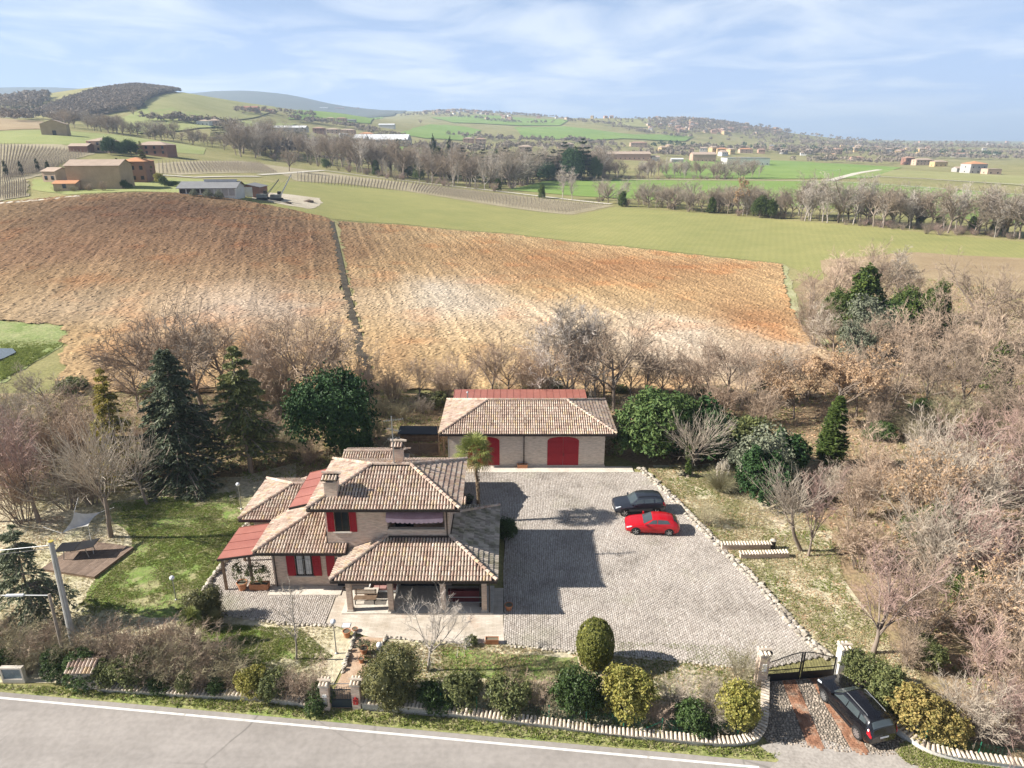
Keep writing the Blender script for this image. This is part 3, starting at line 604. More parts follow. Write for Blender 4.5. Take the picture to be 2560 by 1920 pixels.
M_steel = plain('grey_metal', (0.33, 0.34, 0.35), 0.4, 0.7)
M_dark = mat('dark_interior', (0.05, 0.045, 0.04), 2, 0.9)
M_wood = mat('weathered_wood', [(0.3, (0.17, 0.11, 0.07)), (0.7, (0.27, 0.19, 0.13))], 3, 0.8, fine=.4)
M_terra = mat('terracotta', [(0.3, (0.40, 0.17, 0.085)), (0.7, (0.52, 0.25, 0.14))], 4, 0.85, fine=.3)
M_white = plain('white_paint', (0.78, 0.78, 0.76), 0.45)

# ------------------------------------------------------------------ roofs of half-round tiles
def tile_pts(r0, r1, L, lift):
    """one half-round tile along +v, wide end at the eave side"""
    P = []
    for rr, v_, z_ in ((r0, 0.0, lift), (r1, L, 0.012)):
        for k in range(5):
            t = math.pi * k / 4; P.append((math.cos(t) * rr, v_, z_ + math.sin(t) * rr * 1.15))
    return np.array(P)
TILE_F = np.array([(0,1,6,5),(1,2,7,6),(2,3,8,7),(3,4,9,8)])
TILE_END = np.array([(0, 4, 3, 2, 1)])
def tile_mesh(name='tile'):
    me = np_mesh(name, tile_pts(.086, .070, .47, .05), [TILE_F, TILE_END]); me.materials.append(M_tile); return me
TILE_ME = tile_mesh()
class Roof:
    """collects the tiles of several slopes; build() makes one part of joined tiles (plus single ones) under a roof"""
    def __init__(s, pitch=0.21, expo=0.38, m=None): s.m = m or M_tile; s.M = []; s.under = MB(); s.pitch = pitch; s.expo = expo; s.caps = []; s.single = []
    def slope(s, P, single=0):
        """P: 3-D planar loop whose first two points are the eave (left to right seen from outside)"""
        P = [Vector(p) for p in P]; U = (P[1] - P[0]).normalized(); N = U.cross(P[2] - P[0]).normalized()
        if N.z < 0: N = -N
        V = N.cross(U).normalized(); V = V if V.z > 0 else -V
        uv = [((p - P[0]).dot(U), (p - P[0]).dot(V)) for p in P]
        us, vs_ = [a for a, _ in uv], [b_ for _, b_ in uv]
        s.under.slab([p + N * 0.005 for p in P], 0.06)
        nu = int((max(us) - min(us)) / s.pitch); off = (max(us) - min(us) - nu * s.pitch) / 2
        gu, gv = np.meshgrid(min(us) + off + (np.arange(nu) + .5) * s.pitch, np.arange(min(vs_), max(vs_) - 0.05, s.expo)); gu, gv = gu.ravel(), gv.ravel()
        k = inpoly(gu, gv + s.expo * .5, uv); gu, gv = gu[k], gv[k]
        o = np.array([(P[0] + U * float(a) + V * float(b_ - 0.05) + N * 0.012)[:] for a, b_ in zip(gu, gv)])
        j = np.random.default_rng(len(s.M) + 3); order = np.argsort(gv)
        for q, i in enumerate(order):
            yaw = j.normal(0, .018); U2 = (U + V * yaw).normalized(); V2 = N.cross(U2); V2 = V2 if V2.dot(V) > 0 else -V2
            mtx = Matrix((U2, V2, N)).transposed().to_4x4(); mtx.translation = Vector(o[i]) + N * float(j.random() * .015)
            (s.single if q < single else s.M).append(mtx)
    def cap(s, a, b_, r=0.13):
        a, b_ = Vector(a), Vector(b_); d = b_ - a; L = d.length; d.normalize(); U = d.cross(Vector((0, 0, 1))).normalized(); N = U.cross(d)
        for k in range(int(L / 0.36) + 1):
            p = a + d * min(k * 0.36, L - .3) + N * 0.035; mtx = Matrix((U * 1.45, d, N * 1.45)).transposed().to_4x4(); mtx.translation = p; s.M.append(mtx)
    def build(s, parent, name='roof'):
        ro = s.under.build(name, M_under, parent); B = tile_pts(.086, .070, .47, .05); n_ = len(s.M)
        A = np.array([np.array(m_) for m_ in s.M]); V = np.einsum('nij,kj->nki', A[:, :3, :3], B) + A[:, None, :3, 3]
        o = np.arange(n_)[:, None] * 10
        me = np_mesh('tiles', V.reshape(-1, 3), [np.concatenate([o + f for f in TILE_F]), np.concatenate([o + f for f in TILE_END])]); me.materials.append(s.m)
        t = link('tiles', me, ro); t['kind'] = 'stuff'
        for m_ in s.single: q = link('tile', TILE_ME, ro); q.matrix_local = m_
        return ro
def hip(r, x0, x1, y0, y1, z, k=0.38, single=0, skip=''):
    """hipped roof over a rectangle of eaves; ridge along the longer side"""
    w, d = x1 - x0, y1 - y0; hd = min(w, d) / 2; zr = z + k * hd
    A, B_, C, D = (x0, y0, z), (x1, y0, z), (x1, y1, z), (x0, y1, z)
    if w >= d: E, G = (x0 + hd, y0 + hd, zr), (x1 - hd, y0 + hd, zr); S = {'f': [A, B_, G, E], 'r': [B_, C, G], 'b': [C, D, E, G], 'l': [D, A, E]}
    else: E, G = (x0 + hd, y0 + hd, zr), (x0 + hd, y1 - hd, zr); S = {'f': [A, B_, E], 'r': [B_, C, G, E], 'b': [C, D, G], 'l': [D, A, E, G]}
    for key, P in S.items():
        if key not in skip: r.slope(P, single if key == 'f' else 0)
    up = lambda p: (p[0], p[1], p[2] + .03)
    for a, b_ in (((A, E), (B_, G), (C, G), (D, E)) if w >= d else ((A, E), (B_, E), (C, G), (D, G))): r.cap(up(a), up(b_))
    r.cap(up(E), up(G)); return E, G
def gutter(parent, P, name='gutter'):
    mb = MB()
    for a, b_ in zip(P[:-1], P[1:]):
        a, b_ = Vector(a), Vector(b_); mb.bar(a - Vector((0, 0, .09)), b_ - Vector((0, 0, .09)), 0.05, 0.20); 
    mb.tube([Vector(p) + Vector((0, 0, -.03)) for p in P], 0.07, 6)
    return mb.build(name, M_fascia, parent)
def window(parent, x0, x1, z0, z1, y, shut=True, sh=(1, 1), bars=False):
    """window in a wall facing the camera at depth y, with open shutters"""
    d = y - 0.02
    w = MB().box(x0, x1, d - .02, d + .05, z0, z1).build('window', M_glass, parent)
    f = MB(); t = .06
    f.box(x0 - t, x0 + .01, d - .05, d + .05, z0 - t, z1 + t); f.box(x1 - .01, x1 + t, d - .05, d + .05, z0 - t, z1 + t)
    f.box(x0 + .01, x1 - .01, d - .05, d + .05, z1 - .01, z1 + t); f.box(x0 + .01, x1 - .01, d - .05, d + .05, z0 - t, z0 + .01)
    f.box((x0 + x1) / 2 - .035, (x0 + x1) / 2 + .035, d - .045, d + .05, z0 + .01, z1 - .01); f.build('frame', M_frame, w)
    MB().box(x0 - .2, x1 + .2, d - .14, d + .05, z0 - .15, z0 - t - .005).build('sill', M_stone, w)
    if bars:
        g_ = MB()
        for k in range(1, 6): g_.tube([(x0 + (x1 - x0) * k / 6, d - .09, z0), (x0 + (x1 - x0) * k / 6, d - .09, z1)], .012, 5)
        for k in (.25, .75): g_.tube([(x0, d - .09, z0 + (z1 - z0) * k), (x1, d - .09, z0 + (z1 - z0) * k)], .012, 5)
        g_.build('grille', M_steel, w)
        MB().box(x0 + .05, x0 + .42, d - .03, d - .021, z0 + .05, z1 - .05).box(x1 - .42, x1 - .05, d - .03, d - .021, z0 + .05, z1 - .05).build('curtain', M_curt, w)
    if shut:
        hw = (x1 - x0) / 2
        for sgn, on in ((-1, sh[0]), (1, sh[1])):
            if not on: continue
            a = x0 - t - .04 - hw - .05 if sgn < 0 else x1 + t + .04; b_ = a + hw + .05
            s_ = MB().box(a, b_, d - .06, d - .015, z0 - .08, z1 + .06)
            for k in range(9): zz_ = z0 + (z1 - z0) * (k + .5) / 9; s_.box(a + .07, b_ - .07, d - .072, d - .061, zz_ - .05, zz_ + .045)
            s_.box(a, a + .06, d - .076, d - .061, z0 - .08, z1 + .06).box(b_ - .06, b_, d - .076, d - .061, z0 - .08, z1 + .06)
            s_.build('shutter', M_shut, w)
    return w
M_curt = mat('white_curtain', (0.55, 0.55, 0.54), 6, 0.9)
def chimney(parent, x, y, z0, z1, w, d, name='chimney'):
    c_ = MB().box(x - w/2, x + w/2, y - d/2, y + d/2, z0, z1 - .38).box(x - w/2 - .05, x + w/2 + .05, y - d/2 - .05, y + d/2 + .05, z1 - .38, z1 - .30).build(name, M_brick, parent)
    p = MB()
    for sx in (-1, 1):
        for sy in (-1, 1): p.box(x + sx * (w/2 - .09) - .08, x + sx * (w/2 - .09) + .08, y + sy * (d/2 - .09) - .08, y + sy * (d/2 - .09) + .08, z1 - .30, z1 - .10)
    p.build('flue_pier', M_brick, c_)
    MB().box(x - w/2 + .16, x + w/2 - .16, y - d/2 + .16, y + d/2 - .16, z1 - .30, z1 - .2).build('flue', M_dark, c_)
    r = Roof(); zc = z1 - .10; e = .14
    r.slope([(x - w/2 - e, y - d/2 - e, zc), (x + w/2 + e, y - d/2 - e, zc), (x + w/2 + e, y, zc + .22), (x - w/2 - e, y, zc + .22)])
    r.slope([(x + w/2 + e, y + d/2 + e, zc), (x - w/2 - e, y + d/2 + e, zc), (x - w/2 - e, y, zc + .22), (x + w/2 + e, y, zc + .22)])
    r.cap((x - w/2 - e, y, zc + .24), (x + w/2 + e, y, zc + .24)); r.build(c_, 'cap')
    return c_

# ------------------------------------------------------------------ the house
HOUSE = thing('house', 'two-storey brick farmhouse with hipped tile roofs, red shutters and a portico', 'house')
KS = 0.38
ze = 3.30; zp = 2.86; zu = 6.70
w = MB()
w.box(-16.8, -12.8, 40.8, 50.0, 0, ze + .25)                                 # left wing
w.box(-19.5, -16.8, 45.0, 50.0, 0, ze + .2)                                   # far left wing
w.box(-12.8, -8.55, 40.8, 46.7, 0, zu + .2)                                    # two-storey block, left
w.box(-8.55, -4.3, 42.4, 46.7, 0, zu + .2)                                     # behind the loggia
w.box(-8.55, -4.3, 40.8, 42.4, 0, 3.9)                                         # floor below the loggia
w.box(-4.62, -4.3, 40.8, 42.4, 3.9, zu + .2); w.box(-8.549, -4.62, 40.8, 42.4, 6.15, zu + .2)   # loggia pier and lintel
w.box(-8.549, -4.62, 40.8, 41.05, 3.9, 4.62)                                   # loggia parapet
w.box(-9.4, -4.3, 46.7, 55.4, 0, 2.4); w.box(-14.7, -9.41, 48.8, 57.0, 0, 2.7)
w.build('wall', M_brick, HOUSE)
MB().box(-4.3, -2.0, 41.2, 46.4, 0, 2.9).build('side_wall', M_brick, HOUSE)
# roofs
r = Roof()
hip(r, -13.7, -3.5, 40.0, 47.45, zu)
rf = r.build(HOUSE, 'upper_roof'); gutter(rf, [(-13.7, 47.45, zu), (-13.7, 40.0, zu), (-3.5, 40.0, zu), (-3.5, 47.45, zu)])
tag(rf, 'hipped upper roof of pale half-round tiles')
r = Roof()
kx = 3.3
r.slope([(-11.85, 37.5, zp), (-1.0, 37.5, zp), (-4.3, 40.8, zp + KS * kx), (-8.55, 40.8, zp + KS * kx)], single=300)
r.slope([(-11.85, 40.75, zp), (-11.85, 37.5, zp), (-8.6, 40.75, zp + KS * 3.25)])
for a, b_ in (((-11.85, 37.5, zp + .03), (-8.55, 40.8, zp + KS * kx + .03)), ((-1.0, 37.5, zp + .03), (-4.3, 40.8, zp + KS * kx + .03)), ((-1.0, 47.1, zp + .03), (-4.28, 43.82, zp + KS * 3.28 + .03))): r.cap(a, b_)
rf = r.build(HOUSE, 'portico_roof'); gutter(rf, [(-11.85, 40.75, zp), (-11.85, 37.5, zp), (-1.0, 37.5, zp), (-1.0, 47.1, zp)])
r = Roof(m=M_mossy)
r.slope([(-1.0, 37.5, zp), (-1.0, 47.1, zp), (-4.28, 43.82, zp + KS * 3.28), (-4.28, 40.78, zp + KS * 3.28)])
r.slope([(-1.0, 47.1, zp), (-4.28, 47.1, zp), (-4.28, 43.82, zp + KS * 3.28)])
tag(r.build(HOUSE, 'side_roof'), 'mossy dark right-hand slope of the portico roof')
MB().box(-8.5, -4.35, 40.60, 40.78, zp + KS * kx - .12, zp + KS * kx + .10).build('flashing', M_fascia, rf)
r = Roof()
r.slope([(-17.7, 40.0, ze), (-11.3, 40.0, ze), (-11.3, 40.79, ze + .30), (-12.82, 40.79, ze + .30), (-12.82, 43.2, ze + KS * 3.2), (-14.5, 43.2, ze + KS * 3.2)])
r.slope([(-17.7, 50.6, ze), (-17.7, 40.0, ze), (-14.5, 43.2, ze + KS * 3.2), (-14.5, 50.6, ze + KS * 3.2)])
r.slope([(-11.5, 43.2, ze + KS * .2), (-11.5, 50.6, ze + KS * .2), (-14.5, 50.6, ze + KS * 3.2), (-14.5, 43.2, ze + KS * 3.2)])
r.cap((-17.7, 40.0, ze + .03), (-14.5, 43.2, ze + KS * 3.2 + .03)); r.cap((-14.5, 43.2, ze + KS * 3.2 + .03), (-14.5, 50.6, ze + KS * 3.2 + .03))
rf = r.build(HOUSE, 'left_wing_roof'); gutter(rf, [(-17.7, 44.2, ze), (-17.7, 40.0, ze), (-11.3, 40.0, ze)])
r = Roof()
zl = ze + .02
r.slope([(-20.3, 44.3, zl), (-17.0, 44.3, zl), (-15.2, 47.5, zl + KS * 3.2), (-17.1, 47.5, zl + KS * 3.2)]); r.slope([(-17.0, 44.3, zl), (-16.0, 44.3, zl), (-14.9, 47.5, zl + KS * 3.2), (-15.2, 47.5, zl + KS * 3.2)])
r.slope([(-20.3, 50.7, zl), (-20.3, 44.3, zl), (-17.1, 47.5, zl + KS * 3.2)]); r.slope([(-14.8, 50.7, zl), (-20.3, 50.7, zl), (-17.1, 47.5, zl + KS * 3.2), (-14.8, 47.5, zl + KS * 3.2)])
r.cap((-20.3, 44.3, zl + .03), (-17.1, 47.5, zl + KS * 3.2 + .03)); r.cap((-20.3, 50.7, zl + .03), (-17.1, 47.5, zl + KS * 3.2 + .03)); r.cap((-17.1, 47.5, zl + KS * 3.2 + .03), (-14.8, 47.5, zl + KS * 3.2 + .03))
rf = r.build(HOUSE, 'far_left_roof'); gutter(rf, [(-20.3, 50.7, zl), (-20.3, 44.3, zl), (-17.0, 44.3, zl)])
r = Roof()
r.slope([(-15.2, 48.2, 2.75), (-9.3, 48.2, 2.75), (-9.9, 53.6, 4.45), (-14.5, 53.6, 4.45)]); r.slope([(-9.3, 57.5, 2.9), (-15.2, 57.5, 2.9), (-14.5, 53.6, 4.45), (-9.9, 53.6, 4.45)])
r.slope([(-9.6, 47.8, 2.35), (-3.6, 47.8, 2.35), (-4.4, 53.2, 3.85), (-9.6, 53.2, 3.85)]); r.slope([(-3.6, 56.0, 2.6), (-9.6, 56.0, 2.6), (-9.6, 53.2, 3.85), (-4.4, 53.2, 3.85)])
r.cap((-14.5, 53.6, 4.48), (-9.9, 53.6, 4.48)); r.cap((-9.6, 53.2, 3.88), (-4.4, 53.2, 3.88))
r.build(HOUSE, 'back_roof')
# red metal canopies
def canopy(name, P, posts=()):
    c_ = MB().slab(P, .07).build(name, M_redroof, HOUSE)
    a, b_, c2, d2 = (Vector(p) for p in P)
    for t in (0.0, .25, .5, .75, 1.0): MB().bar(a.lerp(d2, t) + Vector((0, 0, .02)), b_.lerp(c2, t) + Vector((0, 0, .02)), .03, .03).build('seam', M_redroof, c_)
    MB().bar(a - Vector((0, 0, .08)), d2 - Vector((0, 0, .08)), .08, .14).bar(a - Vector((0, 0, .08)), b_ - Vector((0, 0, .08)), .08, .14).build('edge', M_fascia, c_)
    for x, y, z in posts: MB().box(x - .08, x + .08, y - .08, y + .08, 0, z).build('post', M_wood, c_)
canopy('side_canopy', [(-20.3, 40.15, 2.72), (-17.72, 40.15, 3.12), (-17.72, 44.2, 3.12), (-20.3, 44.2, 2.72)], [(-20.1, 40.4, 2.6), (-20.1, 43.9, 2.6), (-18.2, 40.4, 2.9)])
canopy('upper_canopy', [(-15.3, 41.2, 6.15), (-13.75, 41.2, 6.52), (-13.75, 46.4, 6.52), (-15.3, 46.4, 6.15)])
# chimneys, aerial
chimney(HOUSE, -12.25, 41.3, 6.9, 8.55, .85, .75); chimney(HOUSE, -8.35, 45.4, 7.2, 9.05, .75, .65)
a_ = MB().tube([(-8.35, 43.7, 8.0), (-8.35, 43.7, 11.9)], .045, 6)
an = a_.build('aerial_mast', M_steel, HOUSE)
e_ = MB()
for z_, L_, nn, yaw in ((11.6, 1.3, 9, .3), (10.9, 1.0, 7, -.5), (10.2, .8, 5, .3)):
    d_ = Vector((math.cos(yaw), math.sin(yaw), 0)); pz = Vector((-8.35, 43.7, z_)); e_.bar(pz - d_ * L_ * .4, pz + d_ * L_ * .6, .025)
    sd = Vector((-d_.y, d_.x, 0))
    for q in range(nn): p_ = pz + d_ * L_ * (-.4 + q / (nn - 1)); e_.bar(p_ - sd * .22, p_ + sd * .22, .014)
e_.build('aerial', M_steel, an)
for sg in (-1, 1): MB().tube([(-8.35, 43.7, 10.6), (-8.35 + sg * 1.9, 43.7 + .4, 8.0)], .008, 4).build('guy_wire', M_steel, an)
# windows and shutters
window(HOUSE, -12.05, -11.2, 4.62, 6.15, 40.8)
window(HOUSE, -15.1, -14.05, 1.05, 2.75, 40.8, bars=True)
MB().box(-13.0, -12.4, 40.72, 40.77, 0.95, 2.75).build('shutter', M_shut, HOUSE)
MB().box(-12.35, -11.5, 40.76, 40.84, 0.1, 2.4).build('door', M_glass, HOUSE)
lg = MB().box(-8.3, -7.0, 42.33, 42.37, 3.95, 6.0).build('loggia_window', M_glass, HOUSE)
MB().box(-8.53, -4.63, 40.76, 41.09, 4.62, 4.70).build('parapet_cap', M_stone, HOUSE)
MB().tube([(-4.45, 40.70, 2.9 + .9), (-4.45, 40.70, 6.6)], .045, 8).tube([(-16.6, 40.70, .1), (-16.6, 40.70, 3.2)], .04, 8).tube([(-12.75, 40.68, 3.7), (-12.75, 40.68, 4.6)], .04, 8).build('downpipe', M_fascia, HOUSE)
M_awn = mat('awning_cloth', [(0.3, (0.30, 0.17, 0.19)), (0.7, (0.40, 0.25, 0.27))], 1.2, 0.85, fine=.15)
V, F = [], []; NX = 48
for j, (y_, z_) in enumerate(((40.77, 6.36), (40.55, 6.28), (40.35, 6.16), (40.18, 6.02))):
    for i in range(NX + 1): V.append((-8.5 + 3.85 * i / NX, y_ - .02 * math.sin(i * .5), z_ - .10 * math.cos((i / NX - .5) * 3)))
for i in range(NX + 1): V.append((-8.5 + 3.85 * i / NX, 40.15, 5.93 - .0 * abs(math.sin(i * math.pi / 4)) - .10 * math.cos((i / NX - .5) * 3)))
for j in range(4):
    for i in range(NX): q = j * (NX + 1) + i; F.append((q, q + 1, q + NX + 2, q + NX + 1))
aw = MB().add(V, F).build('awning', M_awn, HOUSE, True)
M_awn2 = mat('awning_valance', [(0.3, (0.50, 0.36, 0.42)), (0.7, (0.60, 0.46, 0.52))], 1.2, 0.85)
vv = MB()
for i in range(NX):
    x0_, x1_ = -8.5 + 3.85 * i / NX, -8.5 + 3.85 * (i + 1) / NX; c0 = .10 * math.cos((i / NX - .5) * 3); sc0, sc1 = .09 * abs(math.sin(i * math.pi / 4)), .09 * abs(math.sin((i + 1) * math.pi / 4))
    vv.add([(x0_, 40.14, 5.97 - c0), (x1_, 40.14, 5.97 - c0), (x1_, 40.13, 5.72 - c0 - sc1), (x0_, 40.13, 5.72 - c0 - sc0)], [(0, 3, 2, 1)])
vv.build('valance', M_awn2, aw)
# portico pillars and beam
for x_ in (-10.84, -8.1, -4.6, -1.85):
    pl = MB().box(x_ - .17, x_ + .17, 37.95, 38.29, .12, 2.62).build('pillar', M_brick, HOUSE)
    MB().box(x_ - .21, x_ + .21, 37.91, 38.33, .122, .24).build('base', M_stone, pl)
MB().box(-1.95, -1.65, 44.9, 45.2, 0, 2.6).build('pillar', M_brick, HOUSE)
MB().box(-11.3, -1.45, 38.0, 38.24, 2.62, 2.80).box(-1.7, -1.45, 38.24, 46.5, 2.62, 2.79).build('beam', M_wood, HOUSE)
MB().tube([(-1.5, 37.85, .15), (-1.5, 37.85, 2.7)], .045, 8).build('downpipe', M_fascia, HOUSE)
MB().box(-7.9, -4.9, 40.74, 40.79, .12, 2.5).build('french_window', M_glass, HOUSE)
MB().box(-4.35, -2.1, 38.9, 39.2, .12, 1.05).build('portico_counter', mat('dark_red_cabinet', (0.10, 0.02, 0.025), 3, .6), HOUSE)
MB().tube([(-4.3, 38.3, 1.0), (-2.0, 38.3, 1.0)], .025, 6).tube([(-4.3, 38.3, .6), (-2.0, 38.3, .6)], .02, 6).build('railing', M_steel, HOUSE)
MB().box(-2.2, -1.95, 38.4, 41.0, .12, 2.6).build('portico_screen', M_dark, HOUSE)
MB().box(-9.35, -9.15, 40.68, 40.77, 6.2, 6.4).build('wall_lamp', M_white, HOUSE)

# ------------------------------------------------------------------ the garage
GAR = thing('garage', 'long low brick garage with two arched red doors and hipped tile roof', 'garage', (0, 0, 0))
w = MB().box(-6.13, 8.9, 59.6, 67.1, 0, 3.95).box(-6.2, 8.97, 59.53, 59.598, 0, .22); w.build('wall', M_brick2, GAR)
r = Roof(); hip(r, -6.87, 9.86, 58.9, 67.8, 3.75); rf = r.build(GAR, 'roof')
gutter(rf, [(-6.87, 67.8, 3.75), (-6.87, 58.9, 3.75), (9.86, 58.9, 3.75), (9.86, 67.8, 3.75)])
def arch_door(x0, x1, y, z0, z1, rise):
    mid = (x0 + x1) / 2; hw = (x1 - x0) / 2
    for sgn in (-1, 1):
        P = [(mid + sgn * .012, z0), (mid + sgn * hw, z0)] + [(mid + sgn * hw * (1 - k / 8), z1 - rise + rise * math.sin(math.acos(min(1, 1 - k / 8)))) for k in range(9)]
        P[-1] = (mid + sgn * .012, z1)
        if sgn < 0: P = P[::-1]
        n_ = len(P); V = [(p[0], y - .05, p[1]) for p in P] + [(p[0], y + .02, p[1]) for p in P]
        d_ = MB().add(V[:n_], [tuple(range(n_))]); d_.add(V, [(i, n_ + i, n_ + (i + 1) % n_, (i + 1) % n_) for i in range(n_)])
        dd = d_.build('door', M_shut, GAR)
        bt = MB()
        for k in range(1, 9): xx = mid + sgn * hw * k / 9; bt.box(xx - .02, xx + .02, y - .068, y - .052, z0 + .05, z1 - rise - .02)
        for zz_ in (z0 + .25, z0 + 1.3, z1 - rise - .25): bt.box(min(mid + sgn * .05, mid + sgn * (hw - .04)), max(mid + sgn * .05, mid + sgn * (hw - .04)), y - .082, y - .069, zz_ - .07, zz_ + .07)
        bt.build('batten', M_shut, dd)
        if sgn > 0: MB().box(mid + .06, mid + .10, y - .11, y - .083, 1.2, 1.45).build('handle', M_black, dd)
    # brick arch above
    ar = MB(); N_ = 13
    for k in range(N_):
        t = (k + .5) / N_ * 2 - 1; x_ = mid + t * (hw + .1); z_ = z1 - rise + rise * math.sqrt(max(0, 1 - (t * .98) ** 2)) + .16
        ar.obox((x_, y - .03, z_), (.11, 0, -.02 * t), (0, .045, 0), (.05 * t, 0, .13))
    return ar.build('arch', M_brick, GAR)
arch_door(3.4, 6.4, 59.6, 0.12, 3.2, .38); arch_door(-4.2, -1.2, 59.6, 0.12, 3.2, .38)
MB().tube([(1.15, 59.5, .2), (1.15, 59.5, 3.7)], .05, 8).build('downpipe', M_fascia, GAR)
MB().tube([(-6.05, 59.5, .2), (-6.05, 59.5, 3.7)], .045, 8).build('downpipe', M_steel, GAR)
lt = MB().slab([(-6.3, 67.6, 3.72), (8.0, 67.6, 3.72), (8.2, 72.4, 3.3), (-6.5, 72.4, 3.3)], .08).build('lean_to_roof', M_redroof, GAR)
for k in range(21): x_ = -6.3 + 14.3 * k / 20; MB().bar((x_, 67.6, 3.735), (x_ + (.2 if x_ > 0 else -.2) * abs(x_) / 8, 72.4, 3.315), .03, .03).build('seam', M_redroof, lt)
MB().box(-6.2, 7.9, 67.11, 72.0, 0, 3.2).build('lean_to_wall', M_brick2, GAR)
MB().tube([(-4.6, 66.2, 4.2), (-4.6, 66.2, 5.3)], .07, 8).lathe([(.16, 1.05), (.02, 1.2)], 8, (-4.6, 66.2, 4.2)).build('flue_pipe', M_steel, GAR)
# ------------------------------------------------------------------ walls with coping tiles, stone edgings, gates
M_plaster = mat('old_plaster', [(0.3, (0.36, 0.32, 0.27)), (0.5, (0.50, 0.46, 0.40)), (0.75, (0.58, 0.54, 0.48))], 1.3, 0.9, 'world', 7, fine=.35)
M_plaster2 = mat('white_plaster', [(0.3, (0.55, 0.52, 0.47)), (0.7, (0.70, 0.67, 0.62))], 1.0, 0.9, 'world', 7, fine=.25)
M_rock = mat('field_stone', [(0.3, (0.30, 0.26, 0.20)), (0.5, (0.44, 0.39, 0.32)), (0.75, (0.56, 0.51, 0.44))], 2.5, 0.95, 'world', 6, 0.6, 9, .05, rnd=.22)
M_ctile = mat('coping_tile', [(0.3, (0.46, 0.36, 0.27)), (0.5, (0.60, 0.51, 0.41)), (0.75, (0.67, 0.60, 0.51))], 3.0, 0.9, 'world', 6, rnd=.22)
_cp = []
for k in range(8):
    t = math.pi * k / 7; _cp.append((math.cos(t) * .085, math.sin(t) * .085))
V_ = [(x, -.24, z + .03) for x, z in _cp] + [(x * .86, .22, z * .86 + .10) for x, z in _cp] + [(x * .75, -.24, z * .72 + .03) for x, z in _cp]
CTILE = np_mesh('coping_tile', V_, [np.array([(i, i + 1, 8 + i + 1, 8 + i) for i in range(7)] + [(16 + i, 16 + i + 1, i + 1, i) for i in range(7)]), np.array([list(range(23, 15, -1))])]); CTILE.materials.append(M_ctile)
def walk(P, s):
    """points every s metres along a polyline with the direction there"""
    P = [Vector((p[0], p[1], 0)) for p in P]; out = []; carry = 0.0
    for a, b_ in zip(P[:-1], P[1:]):
        L = (b_ - a).length; d = (b_ - a) / L; t = carry
        while t < L: out.append((a + d * t, d)); t += s
        carry = t - L
    return out
def smooth_line(P, k=6):
    P = [Vector((p[0], p[1], 0)) for p in P]; Q = [P[0]] + P + [P[-1]]; out = []
    for i in range(1, len(Q) - 2):
        p0, p1, p2, p3 = Q[i-1:i+3]
        for j in range(k):
            t = j / k; out.append(0.5 * ((2 * p1) + (p2 - p0) * t + (2 * p0 - 5 * p1 + 4 * p2 - p3) * t * t + (3 * p1 - p0 - 3 * p2 + p3) * t ** 3))
    out.append(P[-1]); return out
def sweep_wall(name, P, w, h, m, parent=None, z0=-.15):
    """wall swept along a line; h may be a function of the running length"""
    n_ = len(P); V = []; F = []; run = 0
    for i, p in enumerate(P):
        d = (P[min(i+1, n_-1)] - P[max(i-1, 0)]).normalized(); s_ = Vector((-d.y, d.x, 0)) * w / 2
        if i: run += (p - P[i-1]).length
        hh = h(run) if callable(h) else h
        V += [(p + s_)[:2] + (z0,), (p - s_)[:2] + (z0,), (p - s_)[:2] + (hh,), (p + s_)[:2] + (hh,)]
        if i: a = 4 * (i - 1); F += [(a+j, a+(j+1) % 4, a+4+(j+1) % 4, a+4+j) for j in range(4)]
    b_ = MB().add(V, F); b_.add(V[:4], [(0, 1, 2, 3)]); b_.add(V[-4:], [(3, 2, 1, 0)])
    return b_.build(name, m, parent)
def coped_wall(label, P, h, m=None, side=1, sp=.225, w=.26, group=None):
    P = smooth_line(P); t = thing('garden_wall', label, 'wall', (0, 0, 0), 0, group)
    sweep_wall('wall', P, w, h, m or M_plaster, t); run = 0
    for k, (p, d) in enumerate(walk(P, sp)):
        hh = h(k * sp) if callable(h) else h
        q = link('coping_tile', CTILE, t, (p.x, p.y, hh - .01), (R(-3) + random.gauss(0, .03), 0, math.atan2(d.y, d.x) + (0 if side > 0 else math.pi) + random.gauss(0, .04)))
    return t
step = lambda zs: (lambda r: zs[min(len(zs) - 1, int(r / zs[-1] * 0) if False else max(i for i, (a, _) in enumerate(zs) if a <= r))][1])
coped_wall('low plaster wall with tile coping left of the pedestrian gate', near((215, 1492), (330, 1500), (430, 1506), (560, 1514), (640, 1524), (698, 1532)), step([(0, .30), (7.5, .42), (12, .32)]))
coped_wall('tile-capped front wall from the pedestrian gate to the curved drive corner', near((784, 1530), (960, 1545), (1190, 1572), (1430, 1600), (1560, 1611), (1615, 1606), (1640, 1590), (1648, 1560), (1651, 1500), (1652, 1470)), step([(0, .50), (4.3, .34), (11.5, .26), (15.2, .34)]))
coped_wall('white plastered wall with tile coping curving along the drive', near((1816, 1466), (1850, 1500), (1900, 1548), (1950, 1592), (1995, 1622), (2050, 1640), (2130, 1652), (2212, 1664), (2420, 1694)), .42, M_plaster2)
coped_wall('short tile-capped wall nearest the parked cars at garden entrance', near((1558, 1186), (1610, 1186), (1664, 1185)), .45, M_brick, w=.3)
coped_wall('short tile-capped wall on the front side of garden entrance', near((1598, 1206), (1650, 1205), (1702, 1203)), .42, M_brick, w=.3)
# bollard at the garden entrance
t = thing('bollard', 'small dark stone post at the end of the short wall', 'post', at(1668, 1186)); MB().prism([(-.16, -.16), (.16, -.16), (.16, .16), (-.16, .16)], 0, .75).build('post', M_black, t)
MB().lathe([(.22, .75), (.24, .80), (.10, .92), (.01, .96)], 10).build('cap', M_rock, t)
